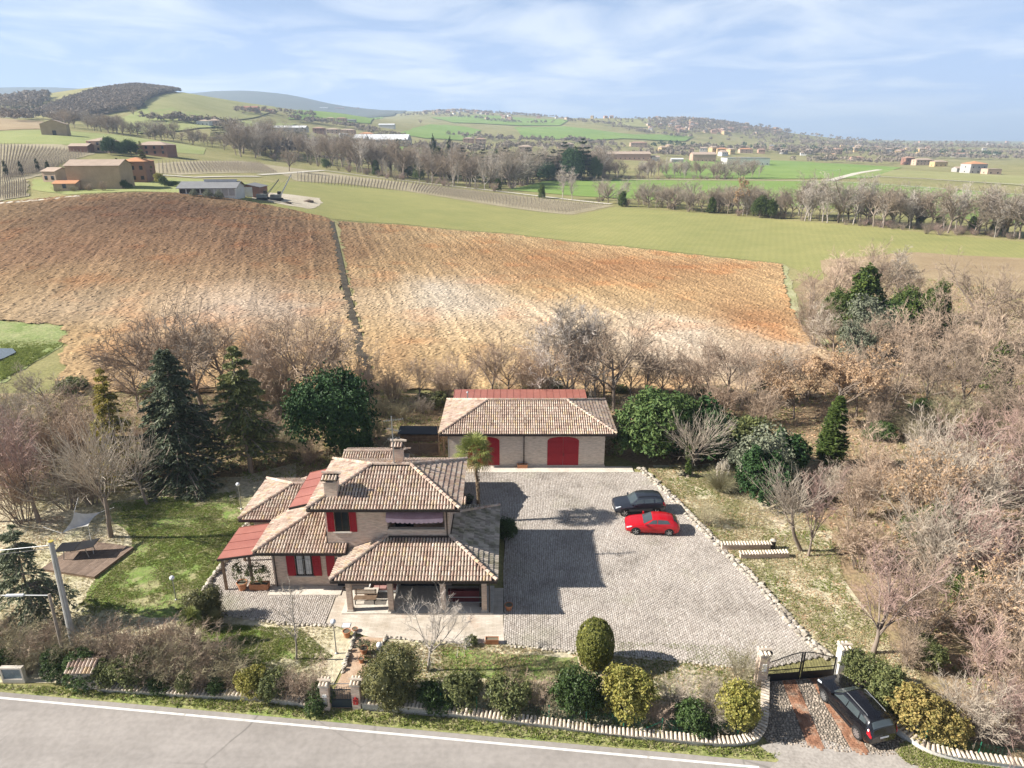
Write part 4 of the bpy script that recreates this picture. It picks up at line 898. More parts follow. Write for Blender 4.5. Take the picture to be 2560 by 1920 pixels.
# stones: eight shapes shared by every edging
def stone_mesh(seed, flat=.6):
    import bmesh
    bm = bmesh.new(); bmesh.ops.create_icosphere(bm, subdivisions=1, radius=1.0); r_ = random.Random(seed)
    for v_ in bm.verts: v_.co *= r_.uniform(.72, 1.12); v_.co.z *= flat; v_.co.x = max(-.85, min(.85, v_.co.x)); v_.co.y = max(-.8, min(.8, v_.co.y))
    me = bpy.data.meshes.new('stone'); bm.to_mesh(me); bm.free(); me.materials.append(M_rock); return me
STONES = [stone_mesh(k) for k in range(8)]
def stone_row(name, label, P, sp, size, rows=1, cat='edging', off=0.0, jit=.05, layers=1):
    t = thing(name, label, cat)
    for L_ in range(layers):
        for r_ in range(rows):
            for k, (p, d) in enumerate(walk(smooth_line(P), sp)):
                nrm = Vector((-d.y, d.x, 0)); s_ = size * random.uniform(.75, 1.3)
                q = p + nrm * ((r_ - (rows - 1) / 2) * size * 1.6 + off + random.gauss(0, jit)) + d * random.gauss(0, .05)
                link('stone', random.choice(STONES), t, (q.x, q.y, .03 + s_ * .22 + L_ * size * .75), (random.gauss(0, .15), random.gauss(0, .15), random.uniform(0, 6.28)), (s_ * random.uniform(.8, 1.2), s_ * .9, s_))
    return t
KERB = near((1386, 1014), (1420, 1046), (1450, 1074), (1490, 1116), (1530, 1156), (1556, 1184)); KERB2 = near((1580, 1206), (1610, 1236), (1640, 1266), (1672, 1302), (1700, 1334), (1738, 1378), (1766, 1402), (1792, 1424))
stone_row('stone_kerb', 'rough pale stone kerb beside the parked cars up to the garage', KERB, .36, .24, 2)
stone_row('stone_kerb', 'rough pale stone kerb from garden entrance down to the drive gate', KERB2, .34, .23, 2)
stone_row('stone_edging', 'row of small grey stones along the courtyard front edge', near((1098, 1396), (1160, 1402), (1235, 1411), (1340, 1419), (1500, 1434), (1640, 1447)), .24, .13)
stone_row('stone_edging', 'row of small stones between side yard and front lawn', near((468, 1328), (560, 1341), (640, 1351), (722, 1355)), .25, .15)
stone_row('stone_wall', 'low rubble wall between the lawn and the house side yard', near((440, 1280), (470, 1236), (500, 1196), (532, 1140), (545, 1118)), .30, .21, 1, 'wall', layers=2)
stone_row('stone_edging', 'dark rubble edging on the left of the gate path', near((768, 1368), (758, 1400), (746, 1435), (738, 1452)), .20, .14, 1, layers=2)
stone_row('stone_edging', 'short rubble edging on the right of the gate path', near((834, 1376), (826, 1392), (818, 1408)), .20, .13, 1, layers=2)
stone_row('stone_edging', 'scattered stones edging the flower bed before the portico', near((845, 1378), (900, 1386), (960, 1388), (1000, 1390), (1050, 1392)), .30, .12)
stone_row('kerb_corner_stones', 'round boulders at the foot of the garden entrance walls', near((1552, 1190), (1560, 1194), (1578, 1206), (1585, 1212)), .45, .26, 1, 'stones')
# paved path to the pedestrian gate
M_path = mat('path_brick', [(0.3, (0.40, 0.27, 0.18)), (0.7, (0.52, 0.39, 0.28))], 2.0, .9, 'world', 6, fine=.4)
drape('garden_path', near((772, 1376), (832, 1378), (800, 1440), (772, 1490), (770, 1530), (718, 1532), (722, 1490), (742, 1450)), M_path, .034, .6)
# pillars with tile caps
def pillar(label, p, w, h, m=M_brick):
    t = thing('gate_pillar', label, 'pillar', (p[0], p[1], 0)); MB().box(-w/2, w/2, -w/2, w/2, -.1, h).build('shaft', m, t)
    MB().box(-w/2 - .06, w/2 + .06, -w/2 - .06, w/2 + .06, h, h + .07).build('cornice', M_stone, t)
    for row, sg in ((0, -1), (1, 1)):
        for k in range(3): link('cap_tile', CTILE, t, ((k - 1) * w * .4, sg * w * .27, h + .07), (R(-6), 0, 0 if sg < 0 else math.pi))
    for k in range(2): q = link('ridge_tile', CTILE, t, ((k - .5) * w * .55, 0, h + .20), (0, 0, math.pi / 2))
    return t
pp = [at(707, 1531), at(773, 1529)]
pl = pillar('left brick pillar of the pedestrian gate with intercom panel', pp[0], .46, 1.75)
MB().box(-.12, .12, -.262, -.231, 1.05, 1.22).build('number_plate', M_white, pl); MB().box(-.09, .12, -.27, -.231, .55, .95).build('intercom', M_steel, pl)
pillar('right brick pillar of the pedestrian gate carrying the red mailbox', pp[1], .46, 1.75)
t = thing('mailbox', 'red metal mailbox with peaked top on the brick gate pillar', 'mailbox', (pp[1].x, pp[1].y - .24, .55))
mr = plain('mailbox_red', (0.45, 0.03, 0.03), .4); MB().add([(-.14,-.10,0),(.14,-.10,0),(.14,-.10,.36),(0,-.10,.46),(-.14,-.10,.36),(-.14,0,0),(.14,0,0),(.14,0,.36),(0,0,.46),(-.14,0,.36)], [(0,1,2,3,4)]).add([(-.14,-.10,0),(.14,-.10,0),(.14,-.10,.36),(0,-.10,.46),(-.14,-.10,.36),(-.14,0,0),(.14,0,0),(.14,0,.36),(0,0,.46),(-.14,0,.36)], [(5,6,1,0),(6,7,2,1),(7,8,3,2),(8,9,4,3),(9,5,0,4)]).build('body', mr, t)
MB().box(-.10, .10, -.112, -.101, .27, .31).build('slot', M_black, t); MB().box(-.02, .02, -.12, -.101, .12, .17).build('lock', M_steel, t)
# pedestrian gate
gx0, gx1, gy = pp[0].x + .25, pp[1].x - .25, pp[0].y + .05; gw = gx1 - gx0
t = thing('pedestrian_gate', 'grey iron pedestrian gate with solid lower panel between brick pillars', 'gate', (gx0, gy, 0)); gm = plain('gate_grey', (0.06, 0.075, 0.085), .5, .3)
MB().box(.02, gw - .02, -.015, .015, .06, .55).build('panel', gm, t); MB().bar((.03, 0, .05), (.03, 0, 1.35), .05).bar((gw - .03, 0, .05), (gw - .03, 0, 1.35), .05).bar((.05, 0, 1.30), (gw - .05, 0, 1.30), .05).bar((.05, 0, .60), (gw - .05, 0, .60), .05).build('frame', gm, t)
for k in range(1, 9): MB().bar((gw * k / 9, 0, .6), (gw * k / 9, 0, 1.5), .018).build('bar', gm, t)
MB().tube([(-.1, 0, 1.72), (gw + .1, 0, 1.72)], .02, 6).build('top_rod', M_steel, t)
# drive gate
gp = [at(1641, 1475), at(1812, 1463)]
pl = pillar('brick pillar left of the drive gate with lamp and letter slot', gp[0], .55, 2.15); MB().box(-.1, .14, -.31, -.276, 1.1, 1.6).build('panel', M_white, pl); MB().lathe([(.0, 0), (.12, .03), (.13, .22), (.0, .30)], 10, (.36, 0, 2.0)).build('lamp', M_black, pl)
t = pillar('pale pillar right of the drive gate with a wide tiled cap', gp[1], .55, 2.15, M_plaster2); MB().box(.27, 1.0, -.1, .12, 0, 2.0).build('side_panel', M_brick, t)
ga, gb = Vector((gp[0].x + .30, gp[0].y + .02, 0)), Vector((gp[1].x - .30, gp[1].y + .02, 0)); GL = (gb - ga).length
t = thing('drive_gate', 'black iron double drive gate with arched top and solid lower panels', 'gate', ga, math.atan2(gb.y - ga.y, gb.x - ga.x))
topz = lambda x: 1.45 + .55 * math.sin(math.pi * min(1, max(0, x / GL))) ** 1.5
for lf, (x0, x1) in enumerate(((.03, GL / 2 - .03), (GL / 2 + .03, GL - .03))):
    lo = MB().bar((x0 + .03, 0, .08), (x0 + .03, 0, topz(x0)), .06).bar((x1 - .03, 0, .08), (x1 - .03, 0, topz(x1)), .06).bar((x0, 0, .10), (x1, 0, .10), .05).bar((x0, 0, .85), (x1, 0, .85), .04).bar((x0, 0, .58), (x1, 0, .58), .03)
    lo.tube([(x0 + (x1 - x0) * k / 12, 0, topz(x0 + (x1 - x0) * k / 12)) for k in range(13)], .025, 6); lf_ = lo.build('leaf_frame', M_black, t)
    MB().box(x0 + .07, x1 - .07, -.012, .012, .14, .55).build('panel', M_black, t)
    for k in range(1, 22): x_ = x0 + (x1 - x0) * k / 22; MB().bar((x_, 0, .58), (x_, 0, topz(x_) + .08), .014).build('bar', M_black, lf_)
# --- cobbled drive with brick wheel tracks
DRIVE = near((1655, 1470), (1805, 1466), (1850, 1505), (1930, 1585), (1985, 1628), (1900, 1634), (1660, 1606), (1648, 1590), (1654, 1555))
drape('drive_bed', DRIVE, mat('drive_earth', [(0.3, (0.13, 0.11, 0.09)), (0.7, (0.22, 0.19, 0.15))], 1.5, .95, 'world'), .0305, 1.0)
cob = np.random.default_rng(9); P2 = [tuple(p[:2]) for p in DRIVE]; xs_, ys_ = zip(*P2)
tr = [(at(1700, 1463), at(1772, 1637)), (at(1762, 1463), at(1868, 1640))]
def track_d(x, y, tr_):
    a, b_ = tr_; d = (b_ - a).normalized(); return (x - a.x) * -d.y + (y - a.y) * d.x
gx_, gy_ = np.meshgrid(np.arange(min(xs_), max(xs_), .15), np.arange(min(ys_), max(ys_), .15)); gx_ = (gx_ + cob.uniform(-.05, .05, gx_.shape)).ravel(); gy_ = (gy_ + cob.uniform(-.05, .05, gy_.shape)).ravel()
k_ = inpoly(gx_, gy_, P2) & (np.abs(track_d(gx_, gy_, tr[0])) > .42) & (np.abs(track_d(gx_, gy_, tr[1])) > .42); gx_, gy_ = gx_[k_], gy_[k_]
n_ = len(gx_); rr_ = cob.uniform(.045, .085, n_); ang = np.arange(6) * math.pi / 3; V = np.zeros((n_, 13, 3))
for j in range(6):
    a_ = ang[j] + cob.uniform(-.3, .3, n_)
    V[:, j] = np.c_[gx_ + np.cos(a_) * rr_, gy_ + np.sin(a_) * rr_, np.full(n_, .032)]; V[:, 6 + j] = np.c_[gx_ + np.cos(a_) * rr_ * .65, gy_ + np.sin(a_) * rr_ * .65, .045 + rr_ * .45]
V[:, 12] = np.c_[gx_, gy_, .05 + rr_ * .55]; o_ = np.arange(n_)[:, None] * 13
me = np_mesh('cobbles', V.reshape(-1, 3), [np.concatenate([o_ + np.array((j, (j+1) % 6, 6 + (j+1) % 6, 6 + j)) for j in range(6)]), np.concatenate([o_ + np.array((6 + j, 6 + (j+1) % 6, 12)) for j in range(6)])]); me.materials.append(mat('cobble', [(0.3, (0.22, 0.175, 0.135)), (0.7, (0.42, 0.355, 0.29))], 6, .85, 'world', isl=.35))
q = link('cobbles', me, bpy.data.objects['drive_bed']); q['kind'] = 'stuff'
M_tb = mat('track_brick', [(0.3, (0.25, 0.12, 0.07)), (0.5, (0.35, 0.18, 0.11)), (0.66, (0.36, 0.27, 0.20))], 1.6, .9, 'world', 6, isl=.25, fine=.3)
tb = MB()
for a, b_ in tr:
    d = (b_ - a).normalized(); s_ = Vector((-d.y, d.x, 0)); L = (b_ - a).length
    for i in range(int(L / .26)):
        for j in range(6):
            c_ = a + d * (i * .26 + (j % 2) * .13 + .13) + s_ * ((j - 2.5) * .135)
            if inpoly(np.array([c_.x]), np.array([c_.y]), P2)[0]: tb.obox((c_.x, c_.y, .045 + random.uniform(-.008, .008)), d * .122, s_ * .06, (0, 0, .025))
q = tb.build('brick_tracks', M_tb, bpy.data.objects['drive_bed']); q['kind'] = 'stuff'
MB().bar(at(1655, 1469) + Vector((0, 0, .03)), at(1806, 1465) + Vector((0, 0, .03)), .12, .06).build('threshold', M_tb, bpy.data.objects['drive_bed'])

# --- green mesh fences behind the wall copings
M_fence = plain('fence_green', (0.02, 0.16, 0.09), .5, .1)
def mesh_fence(label, P, h=1.15, sp=2.2, stays=()):
    P = smooth_line(P); t = thing('mesh_fence', label, 'fence'); W = walk(P, sp)
    for i, (p, d) in enumerate(W):
        MB().tube([(p.x, p.y, 0), (p.x, p.y, h + .1)], .028, 6).build('post', M_fence, t)
        if i in stays: MB().tube([(p.x, p.y, h * .9), (p.x - d.x * 1.1, p.y - d.y * 1.1, .25)], .024, 6).build('stay', M_fence, t)
    wv = []; 
    for a, b_ in zip(P[:-1], P[1:]):
        for k in range(9): wv.append(((a.x, a.y, .35 + (h - .35) * k / 8), (b_.x, b_.y, .35 + (h - .35) * k / 8)))
    for p, d in walk(P, .2): wv.append(((p.x, p.y, .35), (p.x, p.y, h)))
    mb = MB(); w_ = .002
    for a, b_ in wv: mb.tube([a, b_], w_, 3, cap=False)
    q = mb.build('wire_mesh', M_fence, t); q['kind'] = 'stuff'
mesh_fence('green wire mesh fence above the front wall right of the pedestrian gate', [p + Vector((0, .32, 0)) for p in near((800, 1532), (960, 1546), (1190, 1573), (1430, 1601), (1560, 1611), (1625, 1603))], 1.15, 2.0, (1, 8))
mesh_fence('green wire mesh fence above the wall along the drive', [p + Vector((.3, .15, 0)) for p in near((1830, 1478), (1900, 1546), (1950, 1590), (2000, 1622), (2130, 1652), (2400, 1690))], 1.1, 2.4)
mesh_fence('thin wire mesh fence in the hedge left of the pedestrian gate', [p + Vector((0, .3, 0)) for p in near((240, 1494), (430, 1506), (560, 1514), (690, 1530))], 1.2, 2.4)

# ------------------------------------------------------------------ cars
def tyre(parent, x, y, r_, w, side, rim_m, spokes):
    wh = MB().lathe([(r_ * .62, -w/2), (r_ * .93, -w/2), (r_, -w * .34), (r_, w * .34), (r_ * .93, w/2), (r_ * .66, w/2)], 24)
    o = wh.build('wheel', M_tyre, parent, True); o.location = (x, y, r_); o.rotation_euler = (-math.pi/2 * side, 0, 0)
    rm = MB().lathe([(r_ * .68, w * .42), (r_ * .64, w * .46), (r_ * .60, w * .30), (r_ * .18, w * .34), (.0, w * .36)], 24); rm.lathe([(0, -w * .3), (r_ * .66, -w * .3)], 24)
    rm.build('rim', M_rimd, o, True)
    sp = MB()
    for k in range(spokes):
        a = 2 * math.pi * k / spokes; c_, s_ = math.cos(a), math.sin(a)
        sp.obox((c_ * r_ * .38, s_ * r_ * .38, w * .42), (c_ * r_ * .27, s_ * r_ * .27, .004), (-s_ * r_ * .085, c_ * r_ * .085, 0), (0, 0, .02))
    sp.lathe([(r_ * .69, w * .40), (r_ * .69, w * .48), (r_ * .60, w * .48), (r_ * .60, w * .40)], 24).lathe([(r_ * .15, w * .36), (r_ * .13, w * .48), (0, w * .49)], 12)
    sp.build('spokes', rim_m, o)
M_tyre = plain('tyre_rubber', (0.018, 0.018, 0.018), .85); M_rimd = plain('rim_dark', (0.03, 0.03, 0.032), .5, .4); M_rims = plain('rim_silver', (0.55, 0.56, 0.57), .3, .8)
M_lens = plain('headlight_lens', (0.62, 0.66, 0.70), .15, .1, .7); M_tail = plain('tail_light', (0.45, 0.01, 0.02), .2, 0, .6); M_plate = plain('plate_white', (0.7, 0.7, 0.7), .5)
M_cglass = plain('car_glass', (0.055, 0.07, 0.075), .14, 0, 1.0)
def car(name, label, fr, rr, W, prof, wx, rw, paint, rim_m, spokes, glass, rails=False, cladding=None, ws=None):
    """prof rows: x, half width, bottom, belt, roof (None = no cabin), roof half width"""
    fr, rr = Vector(fr), Vector(rr); hd = (fr - rr); hd.z = 0; hd.normalize(); lf = Vector((-hd.y, hd.x, 0))
    mid = (fr + rr) / 2 - lf * (W / 2 - .02); mid -= hd * (wx[0] + wx[1]) / 2
    t = thing(name, label, 'car', (mid.x, mid.y, .062), math.atan2(hd.y, hd.x))
    X = np.array([p[0] for p in prof]); rings = []
    for x, hw, zb, zbelt, zr, hr in prof:
        if zr is None: ring = [(0, zb), (hw * .88, zb), (hw * .98, zb + .14), (hw, zb + (zbelt - zb) * .55), (hw * .965, zbelt - .05), (hw * .86, zbelt + .005), (hw * .5, zbelt + .035), (0, zbelt + .045)]
        else: ring = [(0, zb), (hw * .9, zb), (hw * .985, zb + .16), (hw, zb + (zbelt - zb) * .55), (hw * .965, zbelt), (hr, zr - .075), (hr * .80, zr - .01), (0, zr + .02)]
        rings.append(ring)
    A = np.array(rings)                                     # stations x ring x (y,z)
    xs = np.unique(np.concatenate([np.linspace(X[0], X[-1], 34), X]))
    def surf(x, v, side=1):
        i = min(6, int(v)); f = v - i; y0 = np.interp(x, X[::-1], A[::-1, i, 0]); z0 = np.interp(x, X[::-1], A[::-1, i, 1]); y1 = np.interp(x, X[::-1], A[::-1, i+1, 0]); z1 = np.interp(x, X[::-1], A[::-1, i+1, 1])
        return (x, side * (y0 + (y1 - y0) * f), z0 + (z1 - z0) * f)
    vv = [0, 1, 2, 3, 4, 5, 5.5, 6, 7]; full = [(v_, 1) for v_ in vv] + [(v_, -1) for v_ in vv[-2:0:-1]]; nr = len(full)
    V = [surf(x, v_, s_) for x in xs for v_, s_ in full]
    F = [(i*nr+j, i*nr+(j+1) % nr, (i+1)*nr+(j+1) % nr, (i+1)*nr+j) for i in range(len(xs)-1) for j in range(nr)]
    b_ = MB().add(V, F); b_.poly(V[:nr]); b_.poly(V[-nr:][::-1]); body = b_.build('body', paint, t, True)
    def patch(nm, corners, m, side, off=.012, n_=8, par=None):
        """corners (x,v) bl, br, tr, tl on the shell"""
        V2 = []
        for j in range(n_ + 1):
            for i in range(n_ + 1):
                u, w_ = i / n_, j / n_; x = (corners[0][0] * (1-u) + corners[1][0] * u) * (1-w_) + (corners[3][0] * (1-u) + corners[2][0] * u) * w_; v_ = (corners[0][1] * (1-u) + corners[1][1] * u) * (1-w_) + (corners[3][1] * (1-u) + corners[2][1] * u) * w_
                p = Vector(surf(x, v_, side)); c_ = Vector((x, 0, .75)); dd = (p - c_); dd.x = .25 if x > 0 else -.25; p += dd.normalized() * off; V2.append(p)
        q = MB().add(V2, [(j*(n_+1)+i, j*(n_+1)+i+1, (j+1)*(n_+1)+i+1, (j+1)*(n_+1)+i) for j in range(n_) for i in range(n_)]); return q.build(nm, m, par or t, True)
    for side in (1, -1):
        for c_ in glass: patch('side_window', c_, M_cglass, side)
    for key, (xa, xb) in ws.items():                        # windscreen, rear window: strip across the top
        V2 = []; nn = 9
        for j in range(nn):
            x = xa + (xb - xa) * j / (nn - 1)
            for i in range(nn):
                s_ = (i / (nn - 1)) * 2 - 1; v_ = 7 - abs(s_) * 1.72; p = Vector(surf(x, v_, 1 if s_ >= 0 else -1)); V2.append(p + Vector((.010 if xa > 0 else -.010, 0, .013)))
        MB().add(V2, [(j*nn+i, j*nn+i+1, (j+1)*nn+i+1, (j+1)*nn+i) for j in range(nn-1) for i in range(nn-1)]).build(key, M_cglass, t, True)
    hwm = max(p[1] for p in prof)
    for x in wx:
        for side in (1, -1):
            tyre(t, x, side * (hwm - .10), rw, .21, side, rim_m, spokes)
            ar = MB(); ro = rw * 1.16; pts = [(x + ro * math.cos(math.pi * k / 14), rw + ro * math.sin(math.pi * k / 14) * 1.0) for k in range(15)]
            V2 = []; 
            for px_, pz_ in pts:
                for yy in (hwm - .16, hwm + .006): V2.append((px_, side * yy, pz_))
            V2 += [(px_ * .9 + x * .1, side * (hwm + .006), rw + (pz_ - rw) * .9) for px_, pz_ in pts]
            ar.add(V2, [(2*k, 2*k+1, 2*k+3, 2*k+2) for k in range(14)] + [(2*k+1, 30+k, 31+k, 2*k+3) for k in range(14)])
            ar.add([(px_, side * (hwm + .002), pz_) for px_, pz_ in pts] + [(x, side * (hwm + .002), rw)], [(k, k+1, 15) for k in range(14)]) 
            ar.build('wheel_arch', cladding or M_tyre, t)
    xf, xr = prof[0][0], prof[-1][0]
    for side in (1, -1):
        patch('headlight', ((xf - .50, 3.9), (xf - .05, 3.55), (xf - .06, 4.3), (xf - .42, 4.55)), M_lens, side)
        patch('tail_light', ((xr + .28, 3.5), (xr + .03, 3.4), (xr + .03, 4.3), (xr + .30, 4.4)), M_tail, side)
        m_ = MB(); m_.obox((ws['windscreen'][0] - .12, side * (hwm + .07), prof[4][3] + .06), (.06, 0, 0), (0, .09, 0), (0, 0, .065)); m_.build('mirror', paint, t)
        for xd_ in (.25, -.75): MB().box(xd_ - .09, xd_ + .09, min(side * (hwm + .001), side * (hwm + .022)), max(side * (hwm + .001), side * (hwm + .022)), .84, .87).build('door_handle', paint, t)
        if rails: MB().tube([(.15, side * .56, prof[6][4] + .02), (.05, side * .56, prof[6][4] + .06), (-1.35, side * .56, prof[6][4] + .03), (-1.45, side * .56, prof[6][4] - .03)], .022, 6).build('roof_rail', rails, t)
        if cladding: MB().box(wx[1] + rw * 1.2, wx[0] - rw * 1.2, min(side * (hwm - .06), side * (hwm + .012)), max(side * (hwm - .06), side * (hwm + .012)), prof[3][2] + .0, prof[3][2] + .16).build('sill', cladding, t)
    MB().box(xf - .03, xf + .012, -.45, .45, .42, .58).build('grille', M_black, t); MB().box(xr - .02, xr + .03, -.26, .26, .72, .83).build('number_plate', M_plate, t); MB().box(xf, xf + .02, -.26, .26, .33, .41).build('number_plate', M_plate, t)
    return t
def paintm(nm, c, metal=.2, rough=.28):
    m_, n_, b_ = newmat(nm); b_.inputs['Base Color'].default_value = (*c, 1); b_.inputs['Metallic'].default_value = metal; b_.inputs['Coat Weight'].default_value = .8; b_.inputs['Coat Roughness'].default_value = .06
    v_ = coords(n_, 'obj'); n_.links.new(mth(n_, 'MULTIPLY_ADD', noise(n_, v_, 6, 4), .15, rough - .05), b_.inputs['Roughness']); return m_
HATCH = [(2.14, .60, .34, .60, None, 0), (2.06, .78, .22, .68, None, 0), (1.75, .88, .19, .80, None, 0), (1.25, .905, .19, .90, None, 0), (.80, .905, .19, .965, None, 0), (.68, .905, .19, .965, 1.03, .76), (0.0, .905, .19, .955, 1.40, .64), (-.55, .905, .19, .965, 1.445, .63), (-1.15, .905, .19, .985, 1.41, .61), (-1.62, .90, .20, 1.01, 1.30, .58), (-1.90, .88, .24, .99, 1.10, .62), (-2.05, .82, .30, .86, .92, .66), (-2.14, .70, .38, .72, .76, .6)]
SUV = [(2.17, .66, .42, .76, None, 0), (2.08, .82, .32, .90, None, 0), (1.75, .89, .28, .99, None, 0), (1.30, .905, .28, 1.05, None, 0), (.92, .905, .28, 1.09, None, 0), (.80, .905, .28, 1.09, 1.16, .78), (.22, .905, .28, 1.09, 1.60, .68), (-.5, .905, .28, 1.10, 1.665, .67), (-1.3, .905, .28, 1.12, 1.65, .66), (-1.75, .905, .30, 1.13, 1.58, .64), (-1.98, .89, .34, 1.11, 1.32, .68), (-2.10, .84, .40, .98, 1.04, .7), (-2.17, .74, .46, .86, .9, .66)]
car('red_hatchback', 'glossy red hatchback parked beside the dark SUV', at(1374, 1157), at(1444, 1160), 1.81, HATCH, (1.33, -1.30), .325, paintm('red_paint', (0.50, 0.008, 0.016)), M_rims, 5,
    [((.62, 4.22), (-.30, 4.16), (-.30, 4.86), (.05, 4.86)), ((-.36, 4.16), (-1.35, 4.2), (-1.15, 4.84), (-.36, 4.86))], ws={'windscreen': (.74, .06), 'rear_window': (-1.62, -1.96)})
car('grey_suv', 'dark grey-blue SUV parked between red hatchback and stone kerb', at(1347.5, 1117.5), at(1418, 1115), 1.81, SUV, (1.36, -1.31), .355, paintm('slate_paint', (0.045, 0.052, 0.068), .5), M_rims, 5,
    [((.76, 4.18), (-.22, 4.14), (-.22, 4.84), (.22, 4.84)), ((-.28, 4.14), (-1.08, 4.14), (-1.08, 4.82), (-.28, 4.84)), ((-1.20, 4.18), (-1.75, 4.25), (-1.70, 4.75), (-1.20, 4.82))], rails=M_black, cladding=M_tyre, ws={'windscreen': (.86, .28), 'rear_window': (-1.80, -2.0)})
car('black_suv', 'shiny black SUV waiting on the cobbled drive outside the gate', at(1777.5, 1516.5), at(1846.5, 1596), 1.82, SUV, (1.34, -1.30), .36, paintm('black_paint', (0.008, 0.008, 0.010), .1, .2), M_rims, 10,
    [((.76, 4.18), (-.22, 4.14), (-.22, 4.84), (.22, 4.84)), ((-.28, 4.14), (-1.12, 4.18), (-1.05, 4.82), (-.28, 4.84)), ((-1.20, 4.24), (-1.62, 4.36), (-1.52, 4.74), (-1.16, 4.80))], rails=M_rims, cladding=M_black, ws={'windscreen': (.86, .28), 'rear_window': (-1.80, -2.0)})

# ------------------------------------------------------------------ lamps, poles, pots, furniture
M_globe = plain('globe_white', (0.75, 0.76, 0.78), .25, 0, .6)
def globe_lamp(label, p, h):
    t = thing('garden_lamp', label, 'lamp', (p.x, p.y, 0), 0, 'globe lamps on posts in the garden')
    MB().tube([(0, 0, 0), (0, 0, h)], [.045, .03], 8).lathe([(.11, 0), (.09, .06), (.05, .1)], 10).build('post', M_steel, t); MB().lathe([(.06, h), (.08, h + .05), (.05, h + .07)], 10).build('collar', M_black, t)
    MB().lathe([(.17 * math.sin(math.pi * k / 8), h + .20 - .17 * math.cos(math.pi * k / 8)) for k in range(9)], 14).build('globe', M_globe, t, True)
globe_lamp('white globe lamp on a post at the lawn behind the far left roof', at(522, 1100), 2.2)
globe_lamp('white globe lamp above the palm on the lawn edge', at(381, 1296), 1.6)
globe_lamp('white globe lamp on a thin post left of the gate path', at(727, 1412), 2.2)
globe_lamp('white globe lamp just behind the round shrub by the path', at(824, 1455), 1.9)
def pot(label, p, r_=.22, h=.4, plant=None, m=M_terra, name='plant_pot'):
    t = thing(name, label, 'pot', (p[0], p[1], p[2] if len(p) > 2 and p[2] > 0 else .04))
    MB().lathe([(0, .01), (r_ * .68, 0), (r_ * .95, h * .86), (r_ * 1.08, h * .87), (r_ * 1.08, h), (r_ * .92, h), (r_ * .9, h * .9)], 16).build('pot', m, t, False); MB().lathe([(r_ * .92, h * .9), (0, h * .92)], 16).build('soil', M_bed, t); return t
def trough(label, p, L, w, h):
    t = thing('planter_trough', label, 'planter', (p[0], p[1], .05)); a, b_ = L / 2, w / 2
    V = [(-a*.94,-b_*.9,0),(a*.94,-b_*.9,0),(a*.94,b_*.9,0),(-a*.94,b_*.9,0),(-a,-b_,h),(a,-b_,h),(a,b_,h),(-a,b_,h),(-a*.92,-b_*.86,h),(a*.92,-b_*.86,h),(a*.92,b_*.86,h),(-a*.92,b_*.86,h),(-a*.9,-b_*.8,h*.8),(a*.9,-b_*.8,h*.8),(a*.9,b_*.8,h*.8),(-a*.9,b_*.8,h*.8)]
    MB().add(V, [(0,1,5,4),(1,2,6,5),(2,3,7,6),(3,0,4,7),(4,5,9,8),(5,6,10,9),(6,7,11,10),(7,4,8,11),(8,9,13,12),(9,10,14,13),(10,11,15,14),(11,8,12,15),(3,2,1,0)]).build('trough', M_terra, t)
    MB().box(-a*.9, a*.9, -b_*.8, b_*.8, h*.7, h*.82).build('soil', M_bed, t); return t
POT1 = pot('tall terracotta pot with a climber under the side canopy', at(525, 1274), .36, .62)
TR1 = trough('wide terracotta trough with a climber by the left wing corner', at(562, 1273), 1.35, .5, .5)
pot('lone terracotta pot in the shade beside the courtyard', at(1099, 1318), .27, .42)
trough('terracotta trough at the front edge of the terrace', at(1063, 1390), .85, .35, .36)
pot('terracotta pot at the top of the gate path', at(750, 1376), .25, .45)
pot('small terracotta bowl near the path beside the terrace', at(767, 1364), .18, .2)
POT2 = pot('terracotta pot with a grey lavender bush on the path', at(787, 1412), .25, .4)
pot('small terracotta pot on the path near the gate', at(781, 1432), .17, .32)
trough('terracotta trough against the garage wall', (1.0, 59.3), 1.0, .4, .4)
POT3 = pot('dark pot with a round bush behind the palm', at(1013, 1092), .32, .5, m=M_black)
MB().slab([(-.25, -.25, .052), (.25, -.25, .052), (.25, .25, .052), (-.25, .25, .052)], .03)
t = thing('drain_cover', 'small pale square drain cover on the terrace', 'cover', at(748, 1352)); MB().box(-.28, .28, -.24, .24, .03, .058).build('frame', M_steel, t); MB().box(-.25, .25, -.21, .21, .03, .064).build('plate', M_white, t)
# portico furniture
def bench(p, rz=0):
    t = thing('bench', 'dark wooden slatted bench under the portico', 'bench', p, rz)
    for k in range(4): MB().box(-.75, .75, -.22 + k * .12, -.13 + k * .12, .42, .45).build('slat', M_wood, t)
    for k in range(3): MB().obox((0, .25 + k * .02, .56 + k * .13), (.75, 0, 0), (0, .012, .004), (0, -.01, .05)).build('back_slat', M_wood, t)
    for x in (-.65, .65): MB().box(x - .03, x + .03, -.2, -.14, 0, .42).build('leg', M_black, t); MB().bar((x, .2, 0), (x, .3, .9), .05).build('leg', M_black, t)
bench((-10.0, 38.85, .122), 0)
t = thing('coffee_table', 'low pale stone coffee table under the portico', 'table', (-9.75, 39.6, .122)); MB().box(-.5, .5, -.32, .32, .40, .47).build('top', M_stone, t)
for sx in (-1, 1): MB().box(sx * .35 - .08, sx * .35 + .08, -.22, .22, 0, .40).build('leg', M_brick, t)
t = thing('sofa', 'cushioned garden sofa against the house wall under the portico', 'sofa', (-8.95, 40.2, .122)); M_cush = mat('rose_cushion', (0.36, 0.20, 0.18), 5, .95)
MB().box(-.95, .95, -.35, .38, .12, .30).build('frame', M_white, t); MB().box(-.9, .9, .28, .42, .30, .85).build('backrest', M_cush, t)
for k in range(3): MB().box(-.88 + k * .6, -.32 + k * .6, -.36, .26, .30, .44).build('cushion', M_cush, t)
